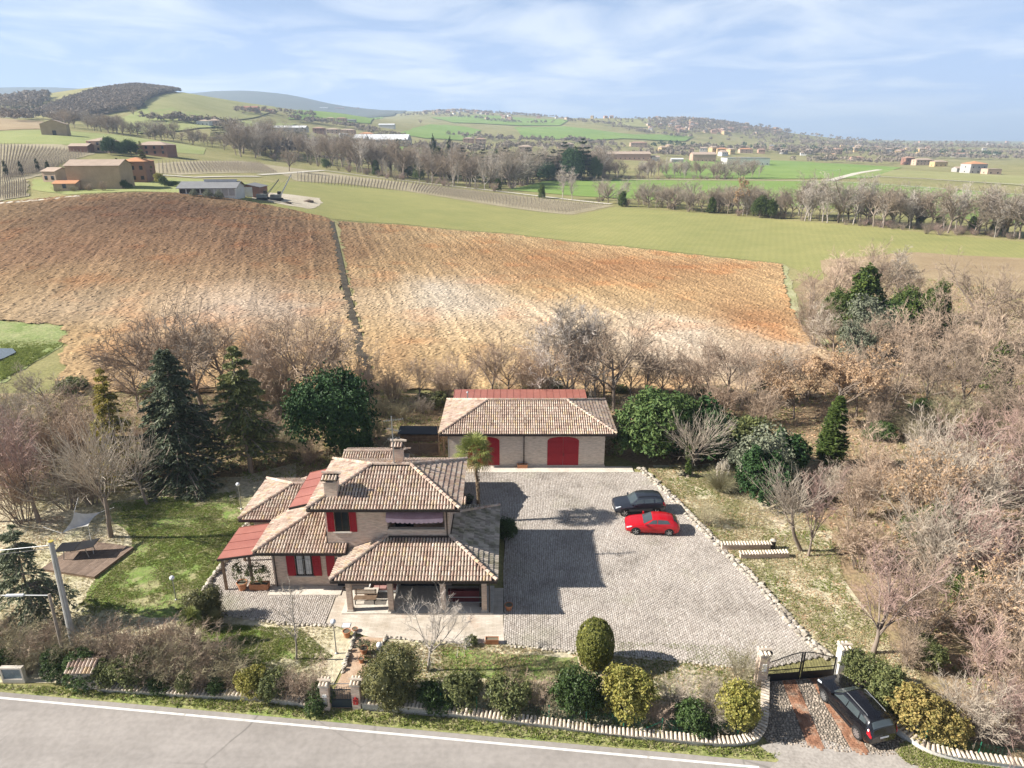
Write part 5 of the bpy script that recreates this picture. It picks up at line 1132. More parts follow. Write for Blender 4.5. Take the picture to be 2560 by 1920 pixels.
for sx in (-.98, .92): MB().box(sx, sx + .07, -.35, .38, .12, .6).build('armrest', M_white, t)
for x_ in (-.9, .9):
    for y_ in (-.3, .3): MB().box(x_ - .03, x_ + .03, y_ - .03, y_ + .03, 0, .12).build('leg', M_white, t)
# deck with table, shade sail
DK = near((150, 1232), (205, 1250), (290, 1186), (230, 1170), (150, 1176)); cen = at(205, 1212)
t = thing('timber_deck', 'low brown timber deck on the lawn under the bare tree', 'deck', (0, 0, 0)); dk0, dk1 = at(205, 1252), at(290, 1187); du = (dk1 - dk0); dL = du.length; du.normalize(); dv = Vector((-du.y, du.x, 0)); M_deck = mat('deck_board', [(0.3, (0.17, 0.12, 0.09)), (0.7, (0.26, 0.19, 0.145))], 3, .9, 'world', rnd=.2)
nb = 26; dw = 4.6
for k in range(nb): c_ = dk0 + du * dL / 2 + dv * ((k + .5) * dw / nb); MB().obox((0, 0, 0), du * dL / 2, dv * (dw / nb / 2 - .008), (0, 0, .02)).build('plank', M_deck, t, loc=(c_.x, c_.y, .22))
c_ = dk0 + du * dL / 2 + dv * dw / 2; MB().obox((c_.x, c_.y, .1), du * (dL / 2 - .02), dv * (dw / 2 - .02), (0, 0, .10)).build('skirt', M_wood, t)
tb_ = at(174, 1205); t = thing('table_tennis_table', 'dark folding games table on thin legs on the timber deck', 'table', (tb_.x, tb_.y, .245), .12)
for sx, tz in ((-1, 0.0), (1, .22)): MB().obox((sx * .70, 0, .78 + tz * .5), (.68, 0, tz * .5), (0, .62, 0), (0, 0, .02)).build('top', M_black, t)
for sx in (-1, 1):
    for sy in (-1, 1): MB().bar((sx * .9, sy * .5, 0), (sx * .75, sy * .5, .78), .05).build('leg', M_steel, t)
S1, S2, S3, S4 = (Vector(at(134, 1152, 2.4)), Vector(at(160, 1106, 3.1)), Vector(at(218, 1106, 2.3)), Vector(at(190, 1136, 2.2))); V, F = [], []; ns = 12
for j in range(ns + 1):
    for i in range(ns + 1):
        u, w_ = i / ns, j / ns; uu = u + .10 * (1 - 2 * u) * math.sin(math.pi * w_); ww = w_ + .10 * (1 - 2 * w_) * math.sin(math.pi * u)
        p = S1.lerp(S4, uu).lerp(S2.lerp(S3, uu), ww); p.z -= .22 * math.sin(math.pi * u) * math.sin(math.pi * w_); V.append(p)
for j in range(ns):
    for i in range(ns): q = j * (ns + 1) + i; F.append((q, q + 1, q + ns + 2, q + ns + 1))
me = np_mesh('shade_sail', V, [np.array(F)], True); me.materials.append(mat('sail_cloth', (0.62, 0.60, 0.56), 2, .9)); sail = thing('shade_sail', 'pale cloth shade sail tied among the bare trees above the deck', 'shade sail'); link('cloth', me, sail)
for a, b_ in ((S1, S1 + Vector((-1.6, .4, .3))), (S2, S2 + Vector((-.5, 1.5, .4))), (S3, S3 + Vector((1.0, .2, .3))), (S4, S4 + Vector((.5, -.8, -2.0)))): MB().tube([a, b_], .012, 4).build('rope', M_white, sail)
# utility poles and wires
M_pole = mat('pole_concrete', [(0.3, (0.28, 0.27, 0.25)), (0.7, (0.40, 0.39, 0.37))], 2, .9, rnd=.05, fine=.2); M_wpole = mat('pole_wood', [(0.3, (0.20, 0.16, 0.13)), (0.7, (0.33, 0.28, 0.23))], 2, .9, fine=.4)
pb = at(168, 1430); ptop = at(113, 1155, 7.8)
t = thing('utility_pole', 'tall leaning grey concrete utility pole in the hedge', 'pole', (pb.x, pb.y, 0)); top = Vector((ptop.x - pb.x, ptop.y - pb.y, 7.8))
if top.xy.length > 1.2: top.xy = top.xy.normalized() * 1.2
MB().tube([(0, 0, -.2), top], [.21, .135], 12).build('shaft', M_pole, t); MB().lathe([(.14, 0), (.15, .05), (0, .06)], 12, top).build('cap', mat('yellow_cap', (0.45, 0.36, 0.08), 3, .7), t)
MB().bar(top + Vector((-.22, 0, -.25)), top + Vector((.22, 0, -.25)), .06).build('bracket', M_steel, t)
for dz_, sg in ((-.25, .04), (-.45, -.6)):
    p0 = top + Vector((-.1, 0, dz_)); MB().tube([p0 + Vector((-14 * k / 10, sg * k / 10, -.9 * math.sin(math.pi * k / 20) - .2 * k / 10)) for k in range(11)], .022, 5).build('wire', M_black if dz_ < -.3 else M_steel, t)
MB().tube([top + Vector((.1, -.1, -.5)), (.30, -.2, 3.2), (.25, -.3, 2.4), (.1, -.22, .6)], .018, 5).build('drop_cable', M_steel, t)
pb2 = at(146, 1452); t = thing('street_lamp', 'thin wooden pole with a long white lamp arm beside the concrete pole', 'street lamp', (pb2.x, pb2.y, 0)); p2 = at(107, 1270, 5.0); top2 = Vector((p2.x - pb2.x, p2.y - pb2.y, 5.0))
if top2.xy.length > .9: top2.xy = top2.xy.normalized() * .9
MB().tube([(0, 0, -.2), top2], [.11, .075], 10).build('shaft', M_wpole, t); MB().tube([top2 + Vector((0, 0, -.1)), top2 + Vector((-1.2, -.1, -.02)), top2 + Vector((-2.6, -.2, .05))], .03, 8).build('arm', M_white, t)
MB().obox(top2 + Vector((-1.9, -.15, .02)), (.5, .02, 0), (0, .07, 0), (0, 0, .05)).build('lamp_head', M_globe, t); MB().tube([top2 + Vector((-2.6, -.2, .05)), top2 + Vector((-8, -.5, .2))], .02, 5).build('wire', M_steel, t)
# roadside box and tile-capped hut in the hedge
p = at(32, 1475); t = thing('notice_board', 'grey glazed cabinet in a pale frame by the roadside hedge', 'cabinet', (p.x, p.y, 0)); MB().box(-.65, .65, -.05, .2, 0, .30).box(-.65, -.55, -.05, .2, .30, 1.0).box(.55, .65, -.05, .2, .30, 1.0).box(-.65, .65, -.05, .2, 1.0, 1.1).build('frame', M_stone, t); MB().box(-.549, .549, 0, .1, .31, .99).build('panel', plain('panel_grey', (0.16, 0.20, 0.23), .25), t)
p = at(195, 1478); t = thing('brick_hutch', 'small brick meter hutch with tile roof beside the concrete pole', 'hutch', (p.x, p.y, 0)); MB().box(-.7, .7, -.45, .45, 0, 1.35).build('wall', M_brick2, t); r = Roof(); r.slope([(-.85, -.6, 1.35), (.85, -.6, 1.35), (.85, 0.0, 1.7), (-.85, 0.0, 1.7)]); r.slope([(.85, .6, 1.35), (-.85, .6, 1.35), (-.85, 0.0, 1.7), (.85, 0.0, 1.7)]); r.build(t)
# back yard: wooden fence, planks, low wall beside the garage
t = thing('wooden_fence', 'weathered timber fence with cross rails left of the garage', 'fence', (-11.2, 62.2, 0)); 
for k in range(3): MB().box(k * 1.9 - .05, k * 1.9 + .05, -.06, .06, 0, 1.35).build('post', M_wood, t)
for z_ in (.1, 1.2): MB().box(0, 3.8, -.03, .03, z_, z_ + .1).build('rail', M_wood, t)
for k in range(2): MB().bar((k * 1.9 + .1, 0, .25), (k * 1.9 + 1.8, 0, 1.15), .05, .08).build('brace', M_wood, t)
for k in range(2): MB().box(k * 1.9 + .06, k * 1.9 + 1.84, .035, .055, .22, 1.18).build('panel', M_deck, t)
t = thing('log_stack', 'stack of old planks under a dark sheet behind the timber fence', 'stack', (-11.5, 65.5, 0))
for k in range(9): MB().obox((1.9, (k % 3) * .45, .15 + (k // 3) * .26), (2.1, .05 * (k % 2), 0), (0, .2, 0), (0, 0, .12)).build('plank', M_wood, t)
MB().slab([(-.4, -.4, 1.05), (4.2, -.4, 1.0), (4.2, 1.4, 1.15), (-.4, 1.4, 1.2)], .04).build('cover', M_black, t)
t = thing('ladder', 'old wooden ladder leaning upright by the garage corner', 'ladder', (-6.9, 61.5, 0), .3)
for sx in (-.22, .22): MB().bar((sx, 0, 0), (sx, .9, 3.4), .06).build('rail', M_wood, t)
for k in range(8): MB().bar((-.22, .1 + .1 * k, .4 + k * .38), (.22, .1 + .1 * k, .4 + k * .38), .035).build('rung', M_wood, t)
# pond at the left edge
tag(MB().prism([tuple(p[:2]) for p in near((-60, 775), (0, 757), (28, 757), (36, 765), (10, 778), (-60, 800))], H(-75, 100) - .3, H(-75, 100) + .22).build('pond_water', plain('pond', (0.10, 0.11, 0.10), .05, 0, .8)), kind='structure')
# ------------------------------------------------------------------ vegetation builders
def unit(a): return a / np.maximum(np.linalg.norm(a, axis=-1, keepdims=True), 1e-9)
def grow(r, S, D, L, Rad, K, wob, up, taper=.35):
    """B branches of K segments: returns paths (B,K+1,3), directions and radii"""
    B = len(S); P = np.zeros((B, K + 1, 3)); P[:, 0] = S; d = D.copy(); DD = np.zeros((B, K + 1, 3)); DD[:, 0] = d
    for k in range(K):
        d = unit(d + r.normal(0, wob, (B, 3)) + np.array([0, 0, up])); P[:, k + 1] = P[:, k] + d * (L / K)[:, None]; DD[:, k + 1] = d
    rad = Rad[:, None] * np.linspace(1, taper, K + 1)[None, :]
    return P, DD, rad
def spawn(r, P, DD, rad, L, nc, t0, t1, ang, angs, lr, rr):
    """children along the paths"""
    B, K1, _ = P.shape; idx = np.repeat(np.arange(B), nc); n = len(idx); t = r.uniform(t0, t1, n); f = t * (K1 - 1); i = np.minimum(f.astype(int), K1 - 2); a = (f - i)[:, None]
    p = P[idx, i] * (1 - a) + P[idx, i + 1] * a; d = unit(DD[idx, i]); rd = rad[idx, i] * (1 - a[:, 0]) + rad[idx, i + 1] * a[:, 0]
    q = unit(np.cross(d, r.normal(0, 1, (n, 3)))); th = r.normal(ang, angs, n)[:, None]
    nd = unit(d * np.cos(th) + q * np.sin(th)); Ln = L[idx] * lr * (1 - .45 * t) * r.uniform(.7, 1.25, n)
    return p, nd, Ln, np.maximum(rd * rr, .002)
def tubes(P, rad, n):
    """paths -> triangle/quad tubes, vectorised"""
    B, K1, _ = P.shape; d = unit(P[:, -1] - P[:, 0]); ref = np.where(np.abs(d[:, 2:3]) < .9, np.array([[0, 0, 1.]]), np.array([[1., 0, 0]])); a = unit(np.cross(d, ref)); b_ = np.cross(d, a)
    t = np.arange(n) * 2 * math.pi / n; ring = a[:, None, :] * np.cos(t)[None, :, None] + b_[:, None, :] * np.sin(t)[None, :, None]
    V = P[:, :, None, :] + ring[:, None, :, :] * rad[:, :, None, None]; V = V.reshape(-1, 3)
    base = (np.arange(B)[:, None, None] * K1 + np.arange(K1 - 1)[None, :, None]) * n + np.arange(n)[None, None, :]; nxt = (np.arange(B)[:, None, None] * K1 + np.arange(K1 - 1)[None, :, None]) * n + ((np.arange(n) + 1) % n)[None, None, :]
    return V, np.stack([base, nxt, nxt + n, base + n], -1).reshape(-1, 4)
class Acc:
    def __init__(s): s.V = []; s.F = []; s.n = 0
    def add(s, V, F): s.V.append(V); s.F.append(F + s.n); s.n += len(V)
    def mesh(s, name, m, smooth=False):
        ks = {}
        for f in s.F: ks.setdefault(f.shape[1], []).append(f)
        me = np_mesh(name, np.concatenate(s.V), [np.concatenate(v) for v in ks.values()], smooth); me.materials.append(m); return me
def rhombs(C, N, U, sz, asp=.5, fold=.15):
    """leaf-sized four-corner faces at C with normal N, long axis U"""
    U = unit(U - N * (U * N).sum(1, keepdims=True)); W = np.cross(N, U); s_ = sz[:, None]
    V = np.stack([C - U * s_ * .5, C + W * s_ * asp * .5 + N * s_ * fold, C + U * s_ * .5, C - W * s_ * asp * .5 + N * s_ * fold], 1); return V.reshape(-1, 3), np.arange(len(C) * 4).reshape(-1, 4)
M_bark = mat('bark_brown', [(0.3, (0.19, 0.15, 0.12)), (0.7, (0.30, 0.245, 0.20))], 6, .95, rnd=.15)
M_barkp = mat('bark_pale', [(0.3, (0.30, 0.26, 0.22)), (0.7, (0.44, 0.40, 0.35))], 6, .95, rnd=.15)
def twigmat(name, c): return mat(name, [(0.3, tuple(x * .85 for x in c)), (0.7, tuple(x * 1.15 for x in c))], 1.2, .95, rnd=.18, isl=.25, spec=.1)
T_pink = twigmat('twig_pinkish', (0.46, 0.35, 0.26)); T_brown = twigmat('twig_brown', (0.33, 0.255, 0.19)); T_grey = twigmat('twig_grey', (0.44, 0.375, 0.30)); T_pale = twigmat('twig_pale', (0.52, 0.46, 0.40)); T_red = twigmat('twig_red', (0.38, 0.265, 0.225)); T_far = twigmat('twig_far', (0.31, 0.25, 0.19)); T_far2 = twigmat('twig_far_grey', (0.36, 0.31, 0.25)); T_olive = twigmat('twig_olive', (0.34, 0.30, 0.19))
def bare(seed, style='broad', fine=1.0, thick=1.0, twig=T_pink, bark=M_bark, leaves=None):
    """leafless tree of unit height -> (trunk mesh, crown mesh)"""
    r = np.random.default_rng(seed); tr, cr = Acc(), Acc(); f = lambda x: max(1, int(round(x * fine)))
    if style in ('broad', 'poplar', 'vase', 'sapling'):
        th = {'broad': .42, 'poplar': .80, 'vase': .30, 'sapling': .85}[style]; R0 = {'broad': .016, 'poplar': .013, 'vase': .020, 'sapling': .011}[style]
        lean = r.normal(0, .06, 3); lean[2] = 1
        P, D, rad = grow(r, np.zeros((1, 3)), unit(lean[None]), np.array([th]), np.array([R0]), 8, .05, .05, .45 if style != 'poplar' else .2)
        tr.add(*tubes(P, rad, 8)); L = np.array([th])
        if style == 'broad':   a1 = spawn(r, P, D, rad, np.array([.62]), 9, .35, 1.0, .80, .18, 1.0, .62); K1, up1 = 6, .06
        elif style == 'poplar': a1 = spawn(r, P, D, rad, np.array([.42]), 26, .15, 1.0, .55, .15, 1.0, .55); K1, up1 = 5, .10
        elif style == 'vase':  a1 = spawn(r, P, D, rad, np.array([.60]), 8, .55, 1.0, .55, .18, 1.25, .60); K1, up1 = 5, .10
        else:                  a1 = spawn(r, P, D, rad, np.array([.34]), 22, .28, 1.0, .75, .15, 1.0, .45); K1, up1 = 4, .10
        S, D_, L_, R_ = a1; P, D, rad = grow(r, S, D_, L_, R_ * thick, K1, .13, up1, .3); tr.add(*tubes(P, rad, 6))
        n2 = {'broad': 9, 'poplar': 6, 'vase': 8, 'sapling': 4}[style]
        S, D_, L_, R_ = spawn(r, P, D, rad, L_, f(n2 - 2), .2, 1.0, .62 if style != 'vase' else .42, .2, .62, .6); P, D, rad = grow(r, S, D_, L_, R_, 4, .16, .05, .3); cr.add(*tubes(P, rad, 4))
        if style != 'sapling':
            S, D_, L_, R_ = spawn(r, P, D, rad, L_, f(7), .15, 1.0, .6, .25, .62, .6); P, D, rad = grow(r, S, D_, L_, np.maximum(R_ * .8, .0007 * thick), 3, .18, .04, .4); cr.add(*tubes(P, rad, 3))
            S, D_, L_, R_ = spawn(r, P, D, rad, L_, f(3), .15, 1.0, .6, .25, .70, .6); P, D, rad = grow(r, S, D_, L_, np.maximum(R_ * .8, .0006 * thick), 2, .2, .03, .5); cr.add(*tubes(P, rad, 3))
        else:
            S, D_, L_, R_ = spawn(r, P, D, rad, L_, 4, .2, 1.0, .6, .2, .6, .6); P, D, rad = grow(r, S, D_, L_, np.maximum(R_, .001), 2, .18, .03, .4); cr.add(*tubes(P, rad, 3))
    elif style == 'pollard':       # crooked trunk, knuckles with many straight upright shoots
        P, D, rad = grow(r, np.zeros((1, 3)), unit(np.array([[r.normal(0, .12), r.normal(0, .1), 1.]])), np.array([.38]), np.array([.024]), 6, .08, .04, .6); tr.add(*tubes(P, rad, 8))
        S, D_, L_, R_ = spawn(r, P, D, rad, np.array([.36]), 6, .65, 1.0, .75, .2, 1.0, .65); P, D, rad = grow(r, S, D_, L_, R_, 5, .16, .12, .45); tr.add(*tubes(P, rad, 6))
        S, D_, L_, R_ = spawn(r, P, D, rad, np.full(len(P), .62), f(12), .30, 1.0, .55, .28, 1.0, .36); P, D, rad = grow(r, S, D_, L_, np.maximum(R_ * .5, .0022) * thick, 5, .10, .08, .25); cr.add(*tubes(P, rad, 4))
        S, D_, L_, R_ = spawn(r, P, D, rad, L_, f(7), .15, .95, .42, .15, .48, .6); P, D, rad = grow(r, S, D_, L_, np.maximum(R_, .0009 * thick), 3, .12, .05, .4); cr.add(*tubes(P, rad, 3))
    else:                          # coppice: many stems from the ground
        n = 22; a = r.uniform(0, 6.28, n); D_ = unit(np.c_[np.cos(a) * .32, np.sin(a) * .32, np.ones(n)] + r.normal(0, .12, (n, 3))); S = np.c_[np.cos(a), np.sin(a), np.zeros(n)] * r.uniform(0, .10, (n, 1))
        L_ = r.uniform(.55, .95, n); P, D, rad = grow(r, S, D_, L_, r.uniform(.0035, .0075, n) * thick, 6, .08, .05, .25); tr.add(*tubes(P, rad, 5))
        S, D_, L_, R_ = spawn(r, P, D, rad, L_, f(7), .12, .98, .5, .2, .52, .5); P, D, rad = grow(r, S, D_, L_, R_, 4, .15, .06, .3); cr.add(*tubes(P, rad, 3))
        S, D_, L_, R_ = spawn(r, P, D, rad, L_, f(5), .15, .98, .55, .2, .58, .6); P, D, rad = grow(r, S, D_, L_, np.maximum(R_, .0009 * thick), 3, .18, .05, .4); cr.add(*tubes(P, rad, 3))
        S, D_, L_, R_ = spawn(r, P, D, rad, L_, f(3), .15, .98, .55, .2, .70, .6); P, D, rad = grow(r, S, D_, L_, np.maximum(R_, .0008 * thick), 2, .18, .04, .5); cr.add(*tubes(P, rad, 3))
    z = max(v[:, 2].max() for v in cr.V); k = 1 / z
    for A in (tr, cr): A.V = [v * k for v in A.V]
    lv = None
    if leaves:
        tips = P[:, -1] * k; n = len(tips); rep = leaves[1]; C = np.repeat(tips, rep, 0) + r.normal(0, .012, (n * rep, 3)); N = unit(r.normal(0, 1, C.shape)); U = unit(r.normal(0, 1, C.shape))
        V, F = rhombs(C, N, U, r.uniform(.6, 1.3, len(C)) * leaves[2], .6); la = Acc(); la.add(V, F); lv = la.mesh('leaves', leaves[0])
    return tr.mesh('trunk', bark, True), cr.mesh('crown', twig), lv
def plant(pr, name, label, cat, pos, h, rz=None, group=None, wide=1.0, tilt=(0, 0)):
    """copy of a prototype: trunk / crown / leaves share mesh data"""
    t = thing(name, label, cat, pos, 0, group); t.rotation_euler = (tilt[0], tilt[1], random.uniform(0, 6.28) if rz is None else rz); t.scale = (h * wide, h * wide, h)
    for nm, me in zip(('trunk', 'crown', 'leaves'), pr):
        if me is not None: link(nm, me, t)
    return t
def top_h(p, ytop): return max(.3, CAM_H + p[1] * row_q(ytop) - p[2])

# --- evergreens
def leafy(seed, blobs, n, size, asp=.55, shell=(.72, 1.03), clump=.10, outw=.7, flat=0.0, core=0):
    """crown of leaves spread through lumpy ellipsoids (unit height)"""
    r = np.random.default_rng(seed); A = Acc(); vol = np.array([b_[3] * b_[4] * b_[5] for b_ in blobs]) ** .67; vol /= vol.sum()
    for (x, y, z, a, b_, c), w in zip(blobs, vol):
        nn = int(n * w); nc = max(12, nn // 14); q = unit(r.normal(0, 1, (nc, 3))); q[:, 2] = np.where((q[:, 2] < -.55) & (core == 0), -q[:, 2] * .5, q[:, 2]); lump = (.86 + .28 * r.random((nc, 1))) if core < .85 else (.97 + .05 * r.random((nc, 1))); rad = r.uniform(shell[0], shell[1], (nc, 1)) ** .6 * lump
        cc = q * rad; idx = r.integers(0, nc, nn); C = cc[idx] + r.normal(0, clump, (nn, 3)); qn = unit(C)
        C = C * np.array([a, b_, c]) + np.array([x, y, z]); N = unit(qn * outw + r.normal(0, .55, (nn, 3)) + np.array([0, 0, .25])); U = unit(r.normal(0, 1, (nn, 3)) + np.array([0, 0, -flat])); C[:, 2] = np.maximum(C[:, 2], .01)
        A.add(*rhombs(C, N, U, size * r.uniform(.65, 1.3, nn), asp))
        if core:
            th, ph = np.meshgrid(np.linspace(0, math.pi, 9), np.arange(12) * math.pi / 6, indexing='ij'); V = np.c_[(np.sin(th) * np.cos(ph)).ravel() * a, (np.sin(th) * np.sin(ph)).ravel() * b_, np.cos(th).ravel() * c] * core + np.array([x, y, z]); i_ = (np.arange(8)[:, None] * 12 + np.arange(12)[None]).ravel(); j_ = (np.arange(8)[:, None] * 12 + (np.arange(12)[None] + 1) % 12).ravel(); A.add(V, np.c_[i_, j_, j_ + 12, i_ + 12])
    return A
def inner_branches(seed, h=.8, n=14, rad=.02):
    r = np.random.default_rng(seed); P, D, ra = grow(r, np.zeros((1, 3)), np.array([[0, 0, 1.]]), np.array([h * .6]), np.array([rad]), 4, .05, 0, .6); A = Acc(); A.add(*tubes(P, ra, 6))
    S, D_, L_, R_ = spawn(r, P, D, ra, np.array([h * .6]), n, .1, 1, .8, .3, 1, .5); P, D, ra = grow(r, S, D_, L_, R_, 4, .1, .05, .3); A.add(*tubes(P, ra, 4)); return A.mesh('trunk', M_bark)
L_magn = leafmat('leaf_dark_glossy', (0.016, 0.045, 0.016), (0.060, 0.115, 0.035), .6, .1, .12, .2); L_laur = leafmat('leaf_laurel', (0.035, 0.075, 0.022), (0.12, 0.165, 0.05), .6, .12, .15, .2)
L_yel = leafmat('leaf_yellow_green', (0.15, 0.17, 0.035), (0.46, 0.40, 0.11), .5, .1, .3); L_top = leafmat('leaf_topiary', (0.085, 0.105, 0.02), (0.26, 0.255, 0.06), .5, .05, .2); L_dark = leafmat('leaf_deep_green', (0.03, 0.062, 0.018), (0.105, 0.155, 0.045), .45, .15, .2)
L_round = leafmat('leaf_bronze_green', (0.05, 0.062, 0.022), (0.20, 0.185, 0.07), .5, .1, .2); L_mid = leafmat('leaf_mid_green', (0.065, 0.09, 0.03), (0.25, 0.26, 0.10), .5, .2, .25); L_ivy = leafmat('leaf_ivy', (0.03, 0.065, 0.014), (0.13, 0.17, 0.035), .5, .2, .2); L_gold = leafmat('needle_gold', (0.18, 0.16, 0.03), (0.40, 0.33, 0.08), .6, .05, .3)
L_spr = leafmat('needle_blue_green', (0.05, 0.072, 0.04), (0.18, 0.205, 0.12), .6, .05, .12, scale=3); L_deo = leafmat('needle_deodar', (0.075, 0.10, 0.035), (0.27, 0.275, 0.105), .6, .05, .15, scale=3); L_thu = leafmat('needle_thuja', (0.03, 0.06, 0.012), (0.115, 0.155, 0.035), .6, .05, .15, scale=4); L_tan = leafmat('leaf_dry_tan', (0.34, 0.22, 0.12), (0.56, 0.40, 0.26), .8, .1, .3, .1); L_orange = leafmat('leaf_autumn', (0.17, 0.17, 0.05), (0.48, 0.36, 0.13), .6, .1, .3); L_grey = leafmat('leaf_grey_green', (0.11, 0.13, 0.085), (0.27, 0.28, 0.19), .6, .1, .2)
L_cyp = leafmat('needle_cypress', (0.012, 0.026, 0.012), (0.04, 0.062, 0.024), .7, .1, .08, scale=4)
def conifer(seed, m, nb=150, spread=.2, droop=.35, base=.08, ns=46, size=.030, power=.85, hang=.6, whorl=0, up=.15, jag=.25):
    """trunk plus drooping boughs carrying hanging sprays (unit height)"""
    r = np.random.default_rng(seed); tr, cr = Acc(), Acc(); P, D, ra = grow(r, np.zeros((1, 3)), np.array([[0, 0, 1.]]), np.array([.985]), np.array([.016]), 8, .01, 0, .12); tr.add(*tubes(P, ra, 7))
    t = r.random(nb) ** .9 * (1 - base) + base
    if whorl: t = np.round(t * whorl) / whorl + r.normal(0, .006, nb)
    t = np.clip(t, base, .99); L = spread * (1 - t) ** power * r.uniform(1 - jag, 1 + jag, nb) + .018; a = r.uniform(0, 6.28, nb); D_ = unit(np.c_[np.cos(a), np.sin(a), np.full(nb, up) + (t > .85) * .5]); S = np.c_[np.zeros(nb), np.zeros(nb), t * .985]
    P, D, ra = grow(r, S, D_, L, .006 * (1 - t) + .0012, 5, .04, -droop * .3, .3); tr.add(*tubes(P, ra, 3))
    idx = np.repeat(np.arange(nb), ns); n = len(idx); u = r.uniform(.12, 1, n) ** .8 * 5; i = np.minimum(u.astype(int), 4); f = (u - i)[:, None]; C = P[idx, i] * (1 - f) + P[idx, i + 1] * f; d = D[idx, i]
    sd = unit(np.cross(d, np.array([[0, 0, 1.]]))); w = r.normal(0, 1, (n, 1)) * (L[idx, None] * .16 + .006) * (1.2 - u[:, None] / 6); C = C + sd * w; C[:, 2] -= np.abs(w[:, 0]) * .35 + r.uniform(0, .012, n)
    U = unit(d * .6 + sd * np.sign(w) * .7 + np.array([0, 0, -hang]) + r.normal(0, .25, (n, 3))); N = unit(np.array([0, 0, 1.]) + r.normal(0, .5, (n, 3)))
    cr.add(*rhombs(C, N, U, size * r.uniform(.6, 1.4, n), .34, .05)); return tr.mesh('trunk', M_bark), cr.mesh('crown', m), None
def shrub(seed, m, blobs, n, size, **k): return inner_branches(seed), leafy(seed, blobs, n, size, **k).mesh('crown', m), None
ONE = [(0, 0, .5, .5, .5, .5)]; 
def lumps(seed, n=8):
    """irregular set of overlapping ellipsoids about a bush of unit height"""
    r = random.Random(seed); B = [(0, 0, .45, .36, .36, .45)]
    for k in range(n):
        a = 6.28 * (k + r.random() * .7) / n; d = r.uniform(.18, .36); q = r.uniform(.15, .27); z = r.uniform(.2, .78); d *= 1.15 - .6 * z
        B.append((math.cos(a) * d, math.sin(a) * d, z, q * 1.1, q * 1.1, min(q * r.uniform(.9, 1.4), 1.02 - z)))
    return B
LUMPY = lumps(3)
PROTO = {
 'broad1': bare(1, 'broad', 1, 1.0, T_pink), 'broad2': bare(2, 'broad', 1, 1.0, T_brown), 'broad3': bare(3, 'broad', 1, 1.0, T_grey), 'poplar1': bare(4, 'poplar', 1, 1, T_grey, M_barkp), 'poplar2': bare(5, 'poplar', 1, 1.1, T_pale, M_barkp),
 'vase1': bare(6, 'vase', 1, 1.0, T_pale, M_barkp), 'vase2': bare(7, 'vase', 1, 1.1, T_red, M_bark), 'sapling': bare(8, 'sapling', 1, 1, T_grey, M_barkp), 'pollard1': bare(9, 'pollard', 1, .7, T_grey, M_bark), 'pollard2': bare(10, 'pollard', 1, 1, T_grey, M_bark),
 'copp1': bare(11, 'coppice', 1, 1, T_pink), 'copp2': bare(12, 'coppice', 1, 1, T_brown), 'copp3': bare(13, 'coppice', 1, 1.1, T_grey), 'copp4': bare(14, 'coppice', 1, 1, T_red), 'copp5': bare(15, 'coppice', 1, 1, T_olive),
 'oak': bare(16, 'broad', .9, 1, T_brown, M_bark, (L_tan, 3, .030)), 'coppleaf': bare(17, 'coppice', .8, 1, T_pink, M_bark, (L_tan, 2, .028)),
 'spruce': conifer(21, L_spr, 260, .26, .5, .03, 60, .034, .72, .9, 0, .25), 'deodar': conifer(22, L_deo, 120, .27, .45, .10, 70, .036, .9, .8, 16, .12, .35), 'golden': conifer(23, L_gold, 110, .22, .4, .10, 50, .036, .9, .7, 14), 'bigdeodar': conifer(24, leafmat('needle_grey_cedar', (0.075, 0.095, 0.05), (0.25, 0.27, 0.16), .6, .05, .15, scale=3), 100, .38, .75, .10, 60, .045, .65, .9, 10, .05, .4), 'thuja': conifer(25, L_thu, 300, .20, -.9, .02, 46, .036, .55, -.3, 0, .7, .2),
 'magnolia': shrub(31, L_magn, [(0, 0, .52, .55, .52, .46), (.3, .1, .40, .32, .32, .34), (-.32, 0, .42, .3, .3, .36), (.05, -.2, .66, .34, .3, .32)], 11000, .052), 'laurel': shrub(32, L_laur, lumps(20), 9000, .055), 'laureld': shrub(33, L_magn, lumps(21), 7000, .06), 'yellow': shrub(34, L_yel, lumps(22), 8000, .055), 'topiary': shrub(35, L_top, [(0, 0, .50, .40, .40, .50)], 20000, .032, shell=(.93, 1.0), clump=.022, outw=1.3, core=.9),
 'darkbush': shrub(36, L_dark, lumps(23), 8000, .055), 'round': shrub(37, L_round, lumps(50, 10) + [(0, 0, .5, .42, .42, .48)], 13000, .042, core=.72), 'mid': shrub(38, L_mid, lumps(24), 6500, .06), 'ivycol': shrub(39, L_ivy, [(0, 0, .25, .16, .16, .28), (.03, 0, .55, .14, .14, .3), (-.02, .02, .8, .10, .10, .2)], 5000, .04), 'ivydome': shrub(40, L_ivy, lumps(25), 7000, .05), 'greydome': shrub(41, L_grey, lumps(26), 7000, .05), 'autumn': shrub(42, L_orange, lumps(27), 5500, .06), 'olive': shrub(43, L_grey, lumps(28), 4000, .05), 'low': shrub(44, L_mid, [(0, 0, .4, .5, .5, .5)], 1500, .12),
 'cypress': shrub(45, L_cyp, [(0, 0, .3, .10, .10, .32), (0, 0, .6, .085, .085, .36), (0, 0, .85, .04, .04, .15)], 1800, .035), 'cedar': conifer(46, L_cyp, 90, .30, .1, .10, 34, .05, .55, .2, 10, .1, .3)}
